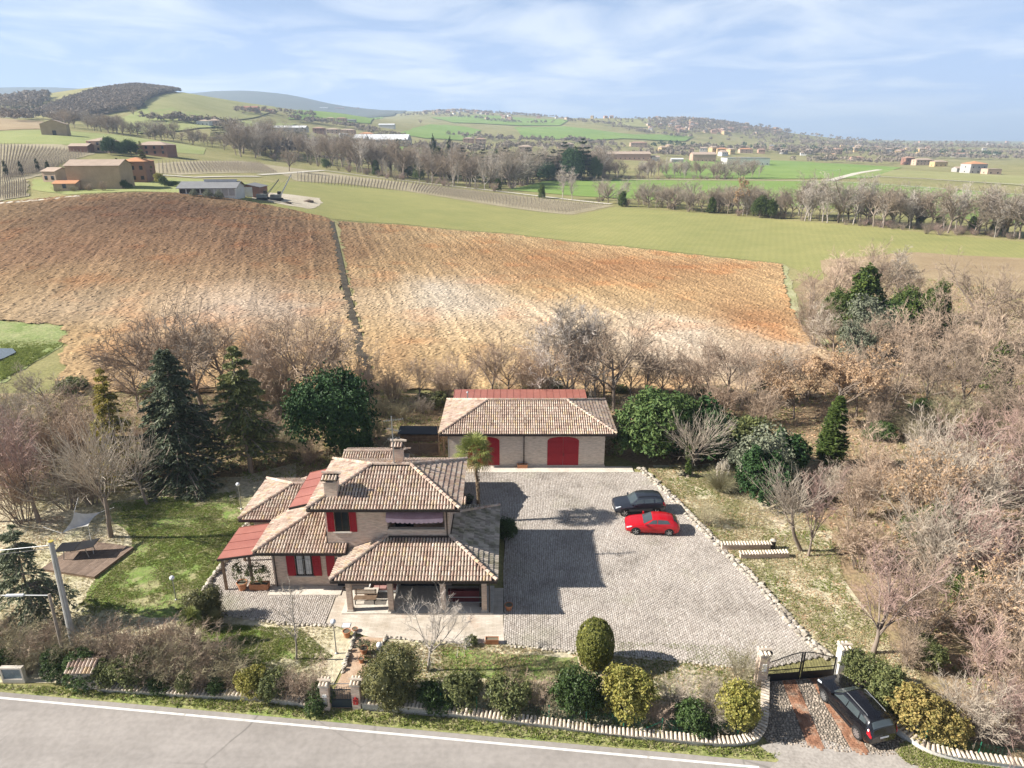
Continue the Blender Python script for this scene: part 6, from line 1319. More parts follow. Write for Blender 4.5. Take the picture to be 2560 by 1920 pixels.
def tree(pr, label, xb, yb, yt, name='bare_tree', cat='tree', wide=1.0, group=None, tilt=(0, 0), rz=None):
    if cat == 'shrub' and name not in ('thicket_bush', 'scrub_bush', 'undergrowth_bush'):     # rows bound its outline: solve its height and foot
        hz_ = 1.0
        for _ in range(6):
            p = at(xb, (yb + yt) / 2, hz_ * .48); S = px_m(yb - yt, p); d_ = math.atan2(CAM_H - p.z, p.y); hz_ = S / math.hypot(math.cos(d_), wide * .9 * math.sin(d_))
        return plant(PROTO[pr], name, label, cat, (p.x, p.y, 0), hz_, rz, group, wide, tilt)
    p = at(xb, yb)
    return plant(PROTO[pr], name, label, cat, (p.x, p.y, 0), top_h(p, yt), rz, group, wide, tilt)
# --- trees one can tell apart in the garden
tree('vase1', 'small bare pale-twigged tree in front of the portico', 925, 1449, 1245, wide=.62)
tree('sapling', 'slender young bare tree left of the gate path', 640, 1424, 1245)
tree('vase2', 'young bare tree with reddish twigs on the bank above the drive gate', 1886, 1412, 1180, wide=1.15)
tree('pollard1', 'leaning bare tree with pale brushy crown beside garden entrance walls', 1730, 1190, 985, tilt=(0, -.28), wide=1.0, rz=.4)
tree('vase2', 'forked bare tree rising just right of the leaning pale one', 1746, 1202, 1000, wide=.7)
ivt = tree('pollard2', 'bare crooked tree with ivy-clad trunk near the garage corner', 1486, 1030, 862, wide=1.1)
ivm = leafy(51, [(0, 0, .12, .035, .035, .14), (.01, 0, .30, .03, .03, .12)], 900, .03).mesh('ivy', L_ivy); link('ivy', ivm, ivt)
tree('pollard1', 'bare many-shooted tree leaning over the timber deck', 240, 1160, 868, wide=.85, tilt=(0, -.05), rz=2.6)
tree('vase2', 'tall bare tree at the left edge behind the concrete pole', 85, 1128, 868, wide=1.0)
tree('pollard2', 'thin leaning bare tree between deck and dark spruce', 318, 1090, 900, wide=.8, tilt=(0, -.15))
tree('copp4', 'reddish bare thicket at the far left edge', 10, 1100, 880, 'bare_shrub', 'shrub')
tree('spruce', 'dense dark blue-green spruce on the lawn edge', 402, 1040, 752, 'spruce_tree', wide=1.3)
tree('deodar', 'open layered deodar cedar behind the far left roof', 543, 1022, 745, 'cedar_tree', wide=1.35)
tree('golden', 'golden yellow cedar behind the bare garden trees', 268, 1050, 795, 'cedar_tree', wide=1.1)
tree('bigdeodar', 'drooping green cedar at left edge beside the concrete pole', 78, 1345, 1130, 'cedar_tree', wide=1.0)
tree('magnolia', 'broad dark glossy evergreen tree behind the house', 725, 978, 808, 'magnolia_tree', wide=.9)
tree('laurel', 'tall glossy laurel right of the garage', 1405, 1000, 838, 'laurel_shrub', 'shrub', wide=1.05)
tree('laureld', 'dark evergreen shrub behind the ivy-clad tree', 1528, 1005, 862, 'evergreen_shrub', 'shrub', wide=1.1)
tree('mid', 'bright green laurel behind the pampas grass', 1598, 1012, 895, 'laurel_shrub', 'shrub', wide=1.1)
tree('laurel', 'glossy laurel directly behind the ivy-clad tree', 1465, 985, 850, 'laurel_shrub', 'shrub', wide=1.0)
tree('laureld', 'deep green shrub between pampas grass and compact conifer', 1700, 1030, 925, 'laurel_shrub', 'shrub', wide=1.0)
tree('laureld', 'deep green laurel at the foot of the leaning tree', 1645, 1085, 960, 'laurel_shrub', 'shrub', wide=1.0)
tree('olive', 'grey-green airy shrub behind the leaning pale tree', 1655, 1060, 905, 'olive_shrub', 'shrub', wide=1.0)
tree('thuja', 'compact bright green conifer beside the bare thicket', 1790, 1010, 858, 'thuja_tree', wide=1.7)
tree('topiary', 'clipped egg-shaped topiary at the courtyard front edge', 1286, 1448, 1338, 'topiary_bush', 'shrub', wide=.83)
tree('darkbush', 'dark green bush at the front wall beside the yellow one', 1245, 1552, 1432, 'evergreen_shrub', 'shrub', wide=.95)
tree('yellow', 'large yellow-green variegated bush at the front wall', 1352, 1562, 1440, 'variegated_shrub', 'shrub', wide=1.0)
tree('yellow', 'yellow-green bush at the curved end of the front wall', 1596, 1582, 1478, 'variegated_shrub', 'shrub', wide=.95)
tree('round', 'big rounded bronze-green shrub right of the pedestrian gate', 842, 1530, 1408, 'round_shrub', 'shrub', wide=1.0)
tree('mid', 'yellowish leafy bush behind the wire fence near the vase-shaped tree', 1000, 1536, 1450, 'leafy_shrub', 'shrub', wide=.9)
tree('copp1', 'pinkish twiggy bush between the fence and the dark green bush', 1160, 1545, 1435, 'bare_shrub', 'shrub', wide=1.2)
tree('copp5', 'thin brown bush low behind the wire fence', 1080, 1545, 1470, 'bare_shrub', 'shrub', wide=1.2)
tree('copp3', 'pale grey twiggy bush right of the yellow bush', 1465, 1548, 1430, 'bare_shrub', 'shrub', wide=1.1)
tree('copp5', 'grey-green wispy bush beside the left gate pillar', 1605, 1490, 1385, 'bare_shrub', 'shrub', wide=.9)
tree('copp3', 'low pale twiggy bush under the courtyard edge near the gate', 1530, 1520, 1445, 'bare_shrub', 'shrub', wide=1.3)
tree('mid', 'leafy green shrub right of the drive gate pillar', 1862, 1500, 1410, 'leafy_shrub', 'shrub', wide=.9)
tree('mid', 'leafy yellow-green shrub above the white drive wall', 1915, 1545, 1445, 'leafy_shrub', 'shrub', wide=.9)
tree('autumn', 'orange and yellow shrub above the curve of the white wall', 1985, 1600, 1478, 'autumn_shrub', 'shrub', wide=.85)
tree('autumn', 'smaller orange-tinged shrub at the right end of the white wall', 2050, 1618, 1520, 'autumn_shrub', 'shrub', wide=.9)
tree('round', 'clipped round dark bush behind the small palm', 441, 1352, 1272, 'round_shrub', 'shrub', wide=1.0)
tree('darkbush', 'small dark bush against the house beside the courtyard', 1092, 1172, 1112, 'evergreen_shrub', 'shrub', wide=1.0)
tree('low', 'small grey-green bush at the terrace edge', 1018, 1395, 1372, 'low_shrub', 'shrub', wide=1.3)
tree('copp1', 'pinkish bare shrub behind the house by the deodar', 668, 1010, 940, 'bare_shrub', 'shrub', wide=1.2)
tree('copp5', 'spindly bare bush by the stone kerb below the red car', 1528, 1140, 1075, 'bare_shrub', 'shrub', wide=1.3)
# potted climbers
for po, nm, n_, lab in ((POT1, 'climber', 500, None), (TR1, 'climber', 900, None), (POT2, 'lavender', 600, None), (POT3, 'bush', 700, None)):
    big = nm == 'climber'; wsc = .55 if po is POT1 else (.9 if po is TR1 else .42); hh = 1.9 if big else .75
    mm = leafy(60 + n_, [(0, 0, .55, wsc / hh, wsc * .6 / hh, .45)], n_, .07 if big else .1).mesh(nm, L_mid if big else (L_grey if nm == 'lavender' else L_dark)); o = link(nm, mm, po, (0, 0, .3)); o.scale = (hh,) * 3
# --- palms and pampas grass
def palm(label, p, h, n=34, fr=.75, sc=1.0):
    r = np.random.default_rng(int(abs(p.x * 10))); t = thing('palm_tree', label, 'palm', (p.x, p.y, 0)); P, D, ra = grow(r, np.zeros((1, 3)), np.array([[0, 0, 1.]]), np.array([h]), np.array([.13]), 10, .015, 0, .95)
    A = Acc(); ra = ra * (1 + .12 * (np.arange(11) % 2)); A.add(*tubes(P, ra, 9)); rag = r.integers(0, 500, 1); nn = int(220 * h / 5); z = r.uniform(.2, h, nn); a = r.uniform(0, 6.28, nn); A.add(*rhombs(np.c_[np.cos(a) * .14, np.sin(a) * .14, z], unit(np.c_[np.cos(a), np.sin(a), z * 0 + .6]), np.c_[a * 0, a * 0, a * 0 - 1.] + r.normal(0, .2, (nn, 3)), np.full(nn, .16), .5)); link('trunk', A.mesh('trunk', mat('palm_fibre', [(0.3, (0.14, 0.10, 0.07)), (0.7, (0.24, 0.18, 0.12))], 8, .95)), t)
    lf = leafmat('palm_frond', (0.075, 0.115, 0.025), (0.25, 0.265, 0.075), .6, .05, .2, .2); dry = leafmat('palm_dry', (0.28, 0.20, 0.09), (0.42, 0.32, 0.17), .7, .05, .2); top = P[0, -1]
    for k in range(n):
        a = k * 2.4; e = math.radians(80 - 125 * (k / n) ** .9); d = np.array([math.cos(a) * math.cos(e), math.sin(a) * math.cos(e), math.sin(e)]); L = fr * sc * r.uniform(.7, 1.0); q = top + d * L; sd = unit(np.cross(d, np.array([0, 0, 1.]))); upv = np.cross(sd, d); A = Acc(); pp_ = np.stack([top + d * L * u - np.array([0, 0, .06 * u * u]) for u in (0, .5, 1.0)])[None]; A.add(*tubes(pp_, np.full((1, 3), .012), 3)); q = pp_[0, -1]
        V, F = [], []; m_ = 15; R_ = .62 * sc * r.uniform(.8, 1.1)
        for j in range(m_):
            th = math.radians(-130 + 260 * j / (m_ - 1)); u = d * math.cos(th) + sd * math.sin(th); w_ = np.cross(unit(u), upv) * .035 * sc; tip = q + u * R_ - np.array([0, 0, R_ * (.18 + .25 * (k / n))]); mid = q + u * R_ * .55 - np.array([0, 0, R_ * .03]); b0 = len(V); V += [q, mid + w_ + upv * .01, tip, mid - w_ + upv * .01]; F.append((b0, b0 + 1, b0 + 2, b0 + 3))
        A.add(np.array(V), np.array(F)); link('frond', A.mesh('frond', dry if k > n * .82 else lf), t)
pb_ = at(1034, 1129); palm('tall fan palm with shaggy trunk beside the garage courtyard', pb_, top_h(pb_, 978), 42, .95, 1.3); pb_ = at(420, 1392); palm('small yellowish fan palm beside the clipped round bush', pb_, 2.0, 24, .55, .85)
p = at(1556, 1060); t = thing('pampas_grass', 'big clump of pale pampas grass with plumes by the garden shrubs', 'grass clump', (p.x, p.y, 0)); r = np.random.default_rng(5); nb_ = 900; a = r.uniform(0, 6.28, nb_); D_ = unit(np.c_[np.cos(a) * .45, np.sin(a) * .45, np.ones(nb_)] + r.normal(0, .15, (nb_, 3))); P, D, ra = grow(r, r.normal(0, .18, (nb_, 3)) * np.array([1, 1, 0]), D_, r.uniform(1.6, 2.6, nb_), np.full(nb_, .014), 6, .03, -.17, .15); A = Acc(); A.add(*tubes(P, ra, 3)); link('blades', A.mesh('blades', leafmat('pampas_blade', (0.24, 0.23, 0.12), (0.46, 0.42, 0.27), .7, .05, .2, scale=.8)), t)
n_ = 16; a = r.uniform(0, 6.28, n_); D_ = unit(np.c_[np.cos(a) * .15, np.sin(a) * .15, np.ones(n_)]); P, D, ra = grow(r, r.normal(0, .2, (n_, 3)) * np.array([1, 1, 0]), D_, r.uniform(2.2, 2.9, n_), np.full(n_, .01), 6, .03, 0, .8); A = Acc(); A.add(*tubes(P, ra, 3)); tips = P[:, -1]; C = np.repeat(tips, 60, 0) + r.normal(0, 1, (n_ * 60, 3)) * np.array([.05, .05, .22]); A.add(*rhombs(C, unit(r.normal(0, 1, C.shape)), np.tile([[0, 0, 1.]], (len(C), 1)) + r.normal(0, .3, C.shape), np.full(len(C), .14), .35)); link('plumes', A.mesh('plumes', leafmat('plume', (0.52, 0.46, 0.36), (0.70, 0.64, 0.54), .9, .05, .3)), t)
for x, yb, yt, k, w, lab in ((1098, 1552, 1462, 'mid', 1.1, 'loose green bush behind the wire mesh between two twiggy bushes'), (1200, 1560, 1478, 'copp5', 1.2, 'dry olive bush just left of the dark green bush'), (1418, 1580, 1490, 'copp1', 1.2, 'pinkish low bush touching the yellow bush on its right'), (1500, 1590, 1505, 'darkbush', 1.0, 'low dark green bush behind the wall coping towards the gate'), (1545, 1586, 1480, 'copp3', 1.1, 'grey twiggy bush left of the yellow corner bush'), (935, 1538, 1470, 'darkbush', 1.0, 'dark low bush behind the wall right of the big rounded shrub')): tree(k, lab, x, yb, yt, 'garden_bush', 'shrub', w)
# --- hedge on the left: twiggy bushes with leafy ones before them
G = 'tangled bushes of the roadside hedge'
for i, (x, yb, yt, k) in enumerate([(30, 1440, 1330, 'copp5'), (85, 1446, 1335, 'copp2'), (140, 1452, 1340, 'copp5'), (205, 1462, 1340, 'copp2'), (250, 1440, 1320, 'copp2'), (300, 1468, 1325, 'copp2'), (345, 1440, 1318, 'copp1'), (390, 1470, 1330, 'copp2'), (430, 1450, 1345, 'copp2'), (465, 1485, 1360, 'copp2'), (500, 1492, 1380, 'copp5'), (-40, 1445, 1330, 'copp2'), (350, 1490, 1360, 'copp5'), (270, 1482, 1370, 'copp2'), (425, 1495, 1380, 'copp5'), (-70, 1400, 1290, 'copp5'), (20, 1395, 1320, 'copp2'), (110, 1400, 1330, 'copp2')]):
    tree(k, 'brown leafless bush in the tangled roadside hedge', x, yb, yt, 'hedge_bush', 'shrub', 1.15, G)
for _x, _b, _t in ((320, 1496, 1400), (380, 1500, 1405), (440, 1503, 1410), (500, 1508, 1420), (620, 1524, 1440)): tree('copp2', 'brown leafless bush in the tangled roadside hedge', _x, _b, _t, 'hedge_bush', 'shrub', 1.15, G)
tree('copp1', 'pinkish twiggy bush left of the pedestrian gate pillar', 655, 1520, 1425, 'hedge_bush', 'shrub', 1.2)
tree('copp2', 'brown twiggy bush just behind the pedestrian gate wall', 685, 1528, 1440, 'hedge_bush', 'shrub', .9)
for x, yb, yt, k, lab in ((232, 1490, 1425, 'mid', 'green leafy bush in the hedge next to the brick hutch'), (285, 1492, 1412, 'mid', 'tallest green leafy bush in the left hedge'), (340, 1498, 1450, 'darkbush', 'dark green bush in the hedge right of the tall green one'), (405, 1503, 1448, 'mid', 'loose green bush in the middle of the left hedge'), (470, 1506, 1460, 'darkbush', 'dark low bush above the left front wall'), (542, 1516, 1440, 'yellow', 'yellow-green bush in the hedge towards the pedestrian gate'), (590, 1520, 1452, 'mid', 'green bush second from the pedestrian gate'), (120, 1462, 1395, 'darkbush', 'dark bush between cabinet and thin wooden pole'), (60, 1462, 1400, 'copp5', 'dry bush directly behind the roadside cabinet'), (690, 1532, 1470, 'darkbush', 'dark green bush touching the left gate pillar'), (5, 1460, 1400, 'darkbush', 'dark bush at the left edge by the cabinet'), (175, 1480, 1400, 'darkbush', 'dark ivy mass around the foot of the poles')):
    tree(k, lab, x, yb, yt, 'hedge_bush', 'shrub', 1.0)
# --- bare trees and scrub behind the house and garage
G = 'bare trees along the field edge behind the house'
for x, yb, yt, k, w in ((300, 885, 700, 'broad1', 1), (360, 905, 655, 'broad2', 1.05), (440, 890, 635, 'broad2', 1.1), (505, 880, 645, 'broad3', 1), (560, 890, 690, 'broad1', .9), (610, 900, 700, 'copp1', .9), (668, 890, 632, 'broad1', 1.15), (745, 880, 690, 'broad3', .9), (790, 880, 740, 'copp1', .8), (1060, 862, 722, 'broad2', 1.0), (1190, 872, 690, 'poplar2', 1.2), (1240, 868, 640, 'poplar1', 1.3), (1285, 872, 690, 'poplar2', 1.1), (1326, 888, 650, 'broad2', .95), (1360, 870, 740, 'broad1', .9), (1460, 880, 750, 'broad1', .9), (1530, 885, 715, 'broad1', 1.0), (1600, 885, 720, 'broad1', 1), (1660, 880, 735, 'broad1', 1), (1555, 905, 790, 'copp1', 1.1), (1640, 920, 810, 'copp1', 1.1), (1000, 860, 780, 'copp1', .9), (1130, 860, 770, 'broad1', .8)):
    tree(k, 'bare tree in the row along the field edge behind the buildings', x, yb, yt, 'bare_tree', 'tree', w, G)
for x, yt, k in ((850, 770, 'copp1'), (905, 760, 'broad1'), (960, 765, 'copp1'), (1010, 740, 'broad1'), (1100, 715, 'broad1'), (1160, 720, 'copp1'), (1225, 655, 'poplar2'), (1262, 660, 'poplar2'), (1305, 690, 'broad1'), (1390, 720, 'broad1'), (1430, 735, 'broad1'), (1490, 725, 'broad1'), (1570, 700, 'broad1'), (1630, 715, 'broad3'), (1690, 725, 'broad1'), (1745, 740, 'broad1'), (400, 650, 'broad1'), (540, 660, 'broad1'), (630, 650, 'broad1'), (710, 660, 'broad1')): tree(k, 'wispy pale bare tree veiling the lower edge of the ploughed field', x, 866 + (x % 7), yt, 'bare_tree', 'tree', .95, 'wispy trees veiling the field edge')
rs = random.Random(4)
for i in range(60):
    x = 140 + i * 28.5 + rs.uniform(-10, 10); y = rs.uniform(846, 864); tree(rs.choice(['copp1', 'copp5', 'copp1', 'copp3', 'low']), 'low dry scrub along the lower edge of the ploughed field', x, y, y - rs.uniform(14, 34), 'scrub_bush', 'shrub', 1.7, 'scrub along the lower field edge')
G = 'dry tan-leaved oaks right of the garage'
for x, yb, yt in ((1715, 905, 760), (1790, 925, 728), (1850, 900, 752)): tree('oak', 'oak still carrying dry tan leaves beyond the garden shrubs', x, yb, yt, 'oak_tree', 'tree', 1.0, G)
G = 'low scrub behind the plot'
for x, yb, yt, k in ((830, 900, 855, 'copp5'), (870, 910, 860, 'copp5'), (915, 895, 850, 'copp3'), (945, 880, 845, 'low'), (600, 960, 890, 'copp1'), (480, 960, 880, 'copp1'), (560, 940, 860, 'copp1'), (330, 960, 880, 'copp1'), (1375, 905, 850, 'copp5'), (1440, 905, 855, 'copp1'), (815, 950, 900, 'copp5'), (640, 990, 940, 'copp5'), (775, 985, 930, 'darkbush'), (600, 1000, 930, 'copp5')):
    tree(k, 'low scrub bush behind house and garage', x, yb, yt, 'scrub_bush', 'shrub', 1.3, G)
G = 'bare thicket at the left of the garden'
for x, yb, yt, k in ((35, 1040, 860, 'copp3'), (120, 1030, 850, 'copp1'), (190, 1020, 850, 'copp1'), (70, 980, 820, 'copp3'), (150, 960, 820, 'copp2'), (230, 970, 850, 'copp1'), (-30, 1000, 830, 'copp3'), (20, 930, 800, 'copp3'), (110, 900, 775, 'broad3'), (310, 1000, 880, 'copp1'), (50, 1130, 960, 'copp1'), (150, 1100, 950, 'copp3'), (-40, 1130, 900, 'broad1'), (330, 1040, 950, 'copp5'), (200, 1090, 960, 'copp1')):
    tree(k, 'bare bushy growth in the thicket left of the lawn', x, yb, yt, 'thicket_bush', 'shrub', 1.0, G)
# --- thicket filling the right side
G = 'bare thicket filling the right side'
for x, yb, yt, k, w in ((1880, 1075, 915, 'copp1', .9), (2010, 1075, 870, 'copp3', .9), (2080, 1085, 862, 'copp4', .9), (2220, 1080, 880, 'copp2', .9), (1850, 1120, 975, 'copp1', .9), (1990, 1160, 940, 'coppleaf', .9), (2070, 1170, 930, 'copp3', 1), (2210, 1180, 945, 'vase2', .8), (1860, 1230, 1070, 'copp1', 1), (2010, 1270, 1040, 'copp3', 1), (2090, 1280, 1050, 'copp4', 1), (2240, 1300, 1080, 'copp2', 1), (1980, 1370, 1180, 'copp1', .9), (2140, 1400, 1200, 'coppleaf', 1), (2220, 1420, 1210, 'copp3', 1), (2110, 1500, 1310, 'vase2', .8), (2180, 1520, 1320, 'copp1', 1), (2090, 1590, 1440, 'copp3', 1), (2160, 1610, 1440, 'copp4', 1), (1960, 1440, 1330, 'copp2', 1), (1900, 1320, 1230, 'copp1', 1), (2300, 1400, 1180, 'coppleaf', 1), (1790, 1080, 990, 'copp3', .9)):
    tree(k, 'tall bare twiggy growth in the thicket on the right', x, yb, yt, 'thicket_bush', 'shrub', w * 1.1, G)
tree('ivydome', 'greenish ivy mound low in the right thicket', 2110, 1330, 1220, 'ivy_mound', 'shrub', 1.0); tree('mid', 'dull green bush low in the right thicket above the white wall', 2010, 1450, 1380, 'leafy_shrub', 'shrub', 1.0); tree('ivydome', 'dark ivy clump in the middle of the right thicket', 2010, 1200, 1080, 'ivy_mound', 'shrub', .8)
# --- the wood right of the ploughed field
G = 'bare trees of the wood right of the ploughed field'
for x, yb, yt, k, w in ((1745, 690, 560, 'broad1', 1), (1790, 690, 522, 'broad1', 1), (1850, 690, 508, 'broad1', 1), (1895, 690, 520, 'broad2', .9), (1940, 690, 530, 'poplar1', 1.2), (1985, 700, 560, 'broad2', 1), (2050, 760, 600, 'broad1', 1), (2165, 760, 600, 'broad1', 1), (2215, 770, 610, 'broad2', 1), (1760, 750, 640, 'copp2', 1), (1800, 790, 650, 'broad3', 1), (1880, 800, 660, 'broad2', 1), (1960, 810, 650, 'broad1', 1), (2030, 830, 655, 'broad1', 1), (2100, 845, 645, 'broad1', 1.1), (2180, 845, 660, 'broad2', 1), (1840, 850, 720, 'copp1', 1), (1930, 880, 725, 'broad1', 1), (2000, 890, 720, 'broad2', 1), (2080, 900, 730, 'broad2', 1), (2160, 905, 740, 'broad1', 1), (2230, 910, 730, 'broad1', 1), (2250, 990, 800, 'broad2', 1), (2200, 980, 830, 'copp4', 1), (1740, 720, 620, 'copp2', 1), (1830, 740, 640, 'copp3', 1), (1970, 760, 660, 'copp2', 1), (2070, 800, 690, 'copp2', 1), (2290, 840, 640, 'broad1', 1), (2260, 720, 590, 'broad1', 1), (1890, 930, 800, 'copp2', .9), (2120, 940, 830, 'copp2', 1), (2040, 940, 830, 'copp5', 1), (2330, 950, 760, 'broad2', 1)):
    tree(k, 'bare tree in the wood right of the ploughed field', x, yb, yt, 'bare_tree', 'tree', w, G)
tree('broad2', 'tall bare tree with dark forked trunk standing clear in the right wood', 2112, 745, 535, 'bare_tree', 'tree', .95)
for x, yb, yt, k, lab, w in ((1852, 745, 575, 'ivycol', 'tall ivy-covered trunk in the right wood', 1.3), (1872, 770, 645, 'greydome', 'grey-green evergreen dome in front of the ivy trunk', .9), (2005, 745, 600, 'ivydome', 'leaning sunlit ivy mass at the right of the wood', .55), (1960, 760, 650, 'ivycol', 'shorter ivy column beside the leaning ivy mass', 1.5), (1795, 715, 615, 'ivydome', 'light green ivy patch at the left edge of the wood', .6), (1840, 800, 700, 'greydome', 'pale evergreen shrub in front of the grey-green dome', .8), (1915, 760, 660, 'darkbush', 'dark evergreen gap filler deep in the wood', 1.0), (2140, 850, 740, 'ivycol', 'ivy-wrapped trunk in the lower right wood', 1.4), (1825, 735, 622, 'ivydome', 'broad ivy mass at the centre of the wood', .8), (1905, 750, 640, 'darkbush', 'dark evergreen crown right of the grey-green dome', .9), (1940, 725, 612, 'ivydome', 'ivy-smothered tree behind the shorter ivy column', .7)): tree(k, lab, x, yb, yt, 'ivy_tree', 'tree', w)
G = 'undergrowth bushes of the right wood'
for i in range(34):
    x, y = random.uniform(1760, 2280), random.uniform(740, 960)
    if x < 1790 + (y - 740) * .3: continue
    tree(random.choice(['copp2', 'copp5', 'copp2', 'darkbush', 'copp1']), 'undergrowth bush beneath the trees of the right wood', x, y, y - random.uniform(35, 70), 'undergrowth_bush', 'shrub', 1.5, G)
# --- grass tufts, weeds and fallen leaves: nobody could count them
def scatter(name, P, n, m, size, kind='tuft', z=.03, seed=0, dens=None):
    r = np.random.default_rng(seed); P2 = [tuple(p[:2]) for p in P]; xs_, ys_ = zip(*P2); X = r.uniform(min(xs_), max(xs_), n * 3); Y = r.uniform(min(ys_), max(ys_), n * 3); k = inpoly(X, Y, P2) & (fbm(X / 1.7, Y / 1.7, 3, seed) > (dens if dens is not None else .42) - .12 * r.random(len(X))); X, Y = X[k][:n], Y[k][:n]; nn = len(X); A = Acc()
    if kind == 'tuft':
        q = 5; C = np.repeat(np.c_[X, Y, np.full(nn, z)], q, 0) + r.normal(0, size * .35, (nn * q, 3)) * np.array([1, 1, 0]); h = size * r.uniform(.5, 1.5, nn * q); d = unit(np.c_[r.normal(0, .5, (nn * q, 2)), np.ones(nn * q)]); s_ = unit(np.cross(d, r.normal(0, 1, (nn * q, 3)))) * (h * .14)[:, None]; V = np.stack([C - s_, C + s_, C + d * h[:, None] * .6 + s_ * .6, C + d * h[:, None] + np.c_[d[:, :2] * h[:, None] * .4, -h * .1]], 1).reshape(-1, 3); A.add(V, np.arange(nn * q * 4).reshape(-1, 4))
    else: A.add(*rhombs(np.c_[X, Y, z + r.uniform(0, .03, nn)], unit(np.c_[r.normal(0, .4, (nn, 2)), np.ones(nn)]), r.normal(0, 1, (nn, 3)), size * r.uniform(.6, 1.4, nn), .7))
    o = link(name, A.mesh(name, m)); return tag(o, kind='stuff')
G_green = leafmat('grass_green', (0.13, 0.175, 0.04), (0.30, 0.33, 0.095), .7, .05, .3, .1); G_dry = leafmat('grass_dry', (0.33, 0.29, 0.15), (0.56, 0.50, 0.32), .9, .05, .3, .1); G_leaf = leafmat('fallen_leaf', (0.28, 0.15, 0.075), (0.56, 0.39, 0.25), .9, .05, .1, .1)
VERGE = [L0 + rd * 48 - rn * 0.45, L0 + rd * 48 - rn * 3.0] + near((0, 1480), (220, 1494), (520, 1510), (700, 1532), (960, 1552), (1430, 1600), (1610, 1612), (1680, 1634)) + [lerp2(r0, r1, 1.0) - rn * 0.45]
scatter('verge_grass', VERGE, 7000, G_green, .16, seed=1, dens=.36); scatter('verge_dry_grass', VERGE, 5000, G_dry, .14, seed=2, dens=.45)
GL_ = near((100, 1060), (520, 1040), (528, 1130), (440, 1270), (470, 1330), (720, 1355), (700, 1480), (0, 1440), (0, 1200)); scatter('lawn_grass', near((250, 1090), (510, 1062), (528, 1130), (440, 1270), (400, 1330), (150, 1330), (290, 1180)), 16000, G_green, .085, seed=3, dens=.46); scatter('garden_dry_grass', GL_, 14000, G_dry, .09, seed=4, dens=.44)
scatter('front_lawn_grass', near((430, 1345), (650, 1360), (720, 1420), (640, 1450), (440, 1420)), 5000, G_green, .08, seed=5, dens=.42)
GF = near((775, 1385), (1095, 1395), (1330, 1418), (1650, 1448), (1640, 1590), (1430, 1580), (960, 1530), (790, 1510)); scatter('front_garden_grass', GF, 8000, G_green, .09, seed=6, dens=.50); scatter('front_garden_dry_grass', GF, 8000, G_dry, .09, seed=7, dens=.44); scatter('front_garden_leaves', GF, 5000, G_leaf, .09, 'leaf', seed=8, dens=.46)
GR = near((1400, 1012), (1560, 1005), (1650, 1060), (1800, 1150), (1830, 1280), (1990, 1460), (1975, 1560), (1815, 1455), (1795, 1415), (1640, 1265)); scatter('right_garden_dry_grass', GR, 15000, G_dry, .10, seed=9, dens=.42); scatter('right_garden_grass', GR, 8000, G_green, .10, seed=10, dens=.54); scatter('right_garden_leaves', GR, 7000, G_leaf, .11, 'leaf', seed=11, dens=.46)
WD = near((1740, 640), (1990, 600), (2300, 640), (2350, 1000), (2350, 1500), (2100, 1500), (1850, 1230), (1650, 1050), (1400, 1000), (1400, 880), (1700, 860), (1800, 760)); scatter('wood_leaves', WD, 30000, G_leaf, .22, 'leaf', seed=12, dens=.40); scatter('wood_dry_grass', WD, 14000, G_dry, .22, seed=13, dens=.50); scatter('wood_green_growth', WD, 5000, G_green, .25, seed=14, dens=.56)
BK = near((-200, 855), (820, 855), (1340, 855), (1340, 985), (900, 985), (600, 1040), (100, 1080), (-200, 1100)); scatter('back_dry_grass', BK, 14000, G_dry, .2, seed=15, dens=.44); scatter('back_leaves', BK, 9000, G_leaf, .16, 'leaf', seed=16, dens=.45); scatter('back_green_growth', BK, 5000, G_green, .2, seed=17, dens=.55)
scatter('pond_bank_grass', near((0, 705), (138, 715), (138, 745), (60, 790), (0, 825)), 6000, G_green, .28, seed=18, dens=.36); scatter('left_litter', near((-100, 1100), (140, 1100), (140, 1330), (400, 1340), (420, 1440), (-100, 1440)), 9000, G_leaf, .09, 'leaf', seed=19, dens=.42)
scatter('courtyard_weeds', near((1240, 1385), (1560, 1395), (1660, 1442), (1340, 1418)), 1200, G_green, .05, z=.05, seed=20, dens=.5)
VR = near((1960, 1604), (2010, 1630), (2230, 1668), (2300, 1690), (2100, 1688), (1960, 1648), (1935, 1625)); scatter('verge_right_grass', VR, 2200, G_green, .13, seed=21, dens=.36); scatter('verge_right_dry_grass', VR, 1800, G_dry, .12, seed=22, dens=.42); scatter('verge_right_leaves', VR, 900, G_leaf, .08, 'leaf', z=.045, seed=23, dens=.42)
# ------------------------------------------------------------------ farms and houses beyond the fields
def wallm(nm, c): return mat(nm, [(0.3, tuple(x * .9 for x in c)), (0.7, tuple(min(1, x * 1.08) for x in c))], .5, .9, 'world', 5, fine=.15, rnd=.06)
W_tan = wallm('wall_tan', (0.42, 0.31, 0.20)); W_pink = wallm('wall_pink', (0.50, 0.32, 0.24)); W_red = wallm('wall_red_brick', (0.27, 0.145, 0.105)); W_white = wallm('wall_white', (0.62, 0.61, 0.58)); W_yel = wallm('wall_ochre', (0.52, 0.38, 0.20)); W_grey = wallm('wall_grey', (0.40, 0.38, 0.36)); W_salm = wallm('wall_salmon', (0.50, 0.36, 0.27))
R_tan = wallm('roof_weathered', (0.40, 0.31, 0.24)); R_red = wallm('roof_terracotta', (0.38, 0.24, 0.175)); R_grey = wallm('roof_fibre_cement', (0.20, 0.20, 0.205)); R_white = wallm('roof_pale_sheet', (0.58, 0.59, 0.60)); R_or = wallm('roof_orange', (0.50, 0.25, 0.13)); R_dkred = wallm('roof_dull_red', (0.32, 0.13, 0.10))
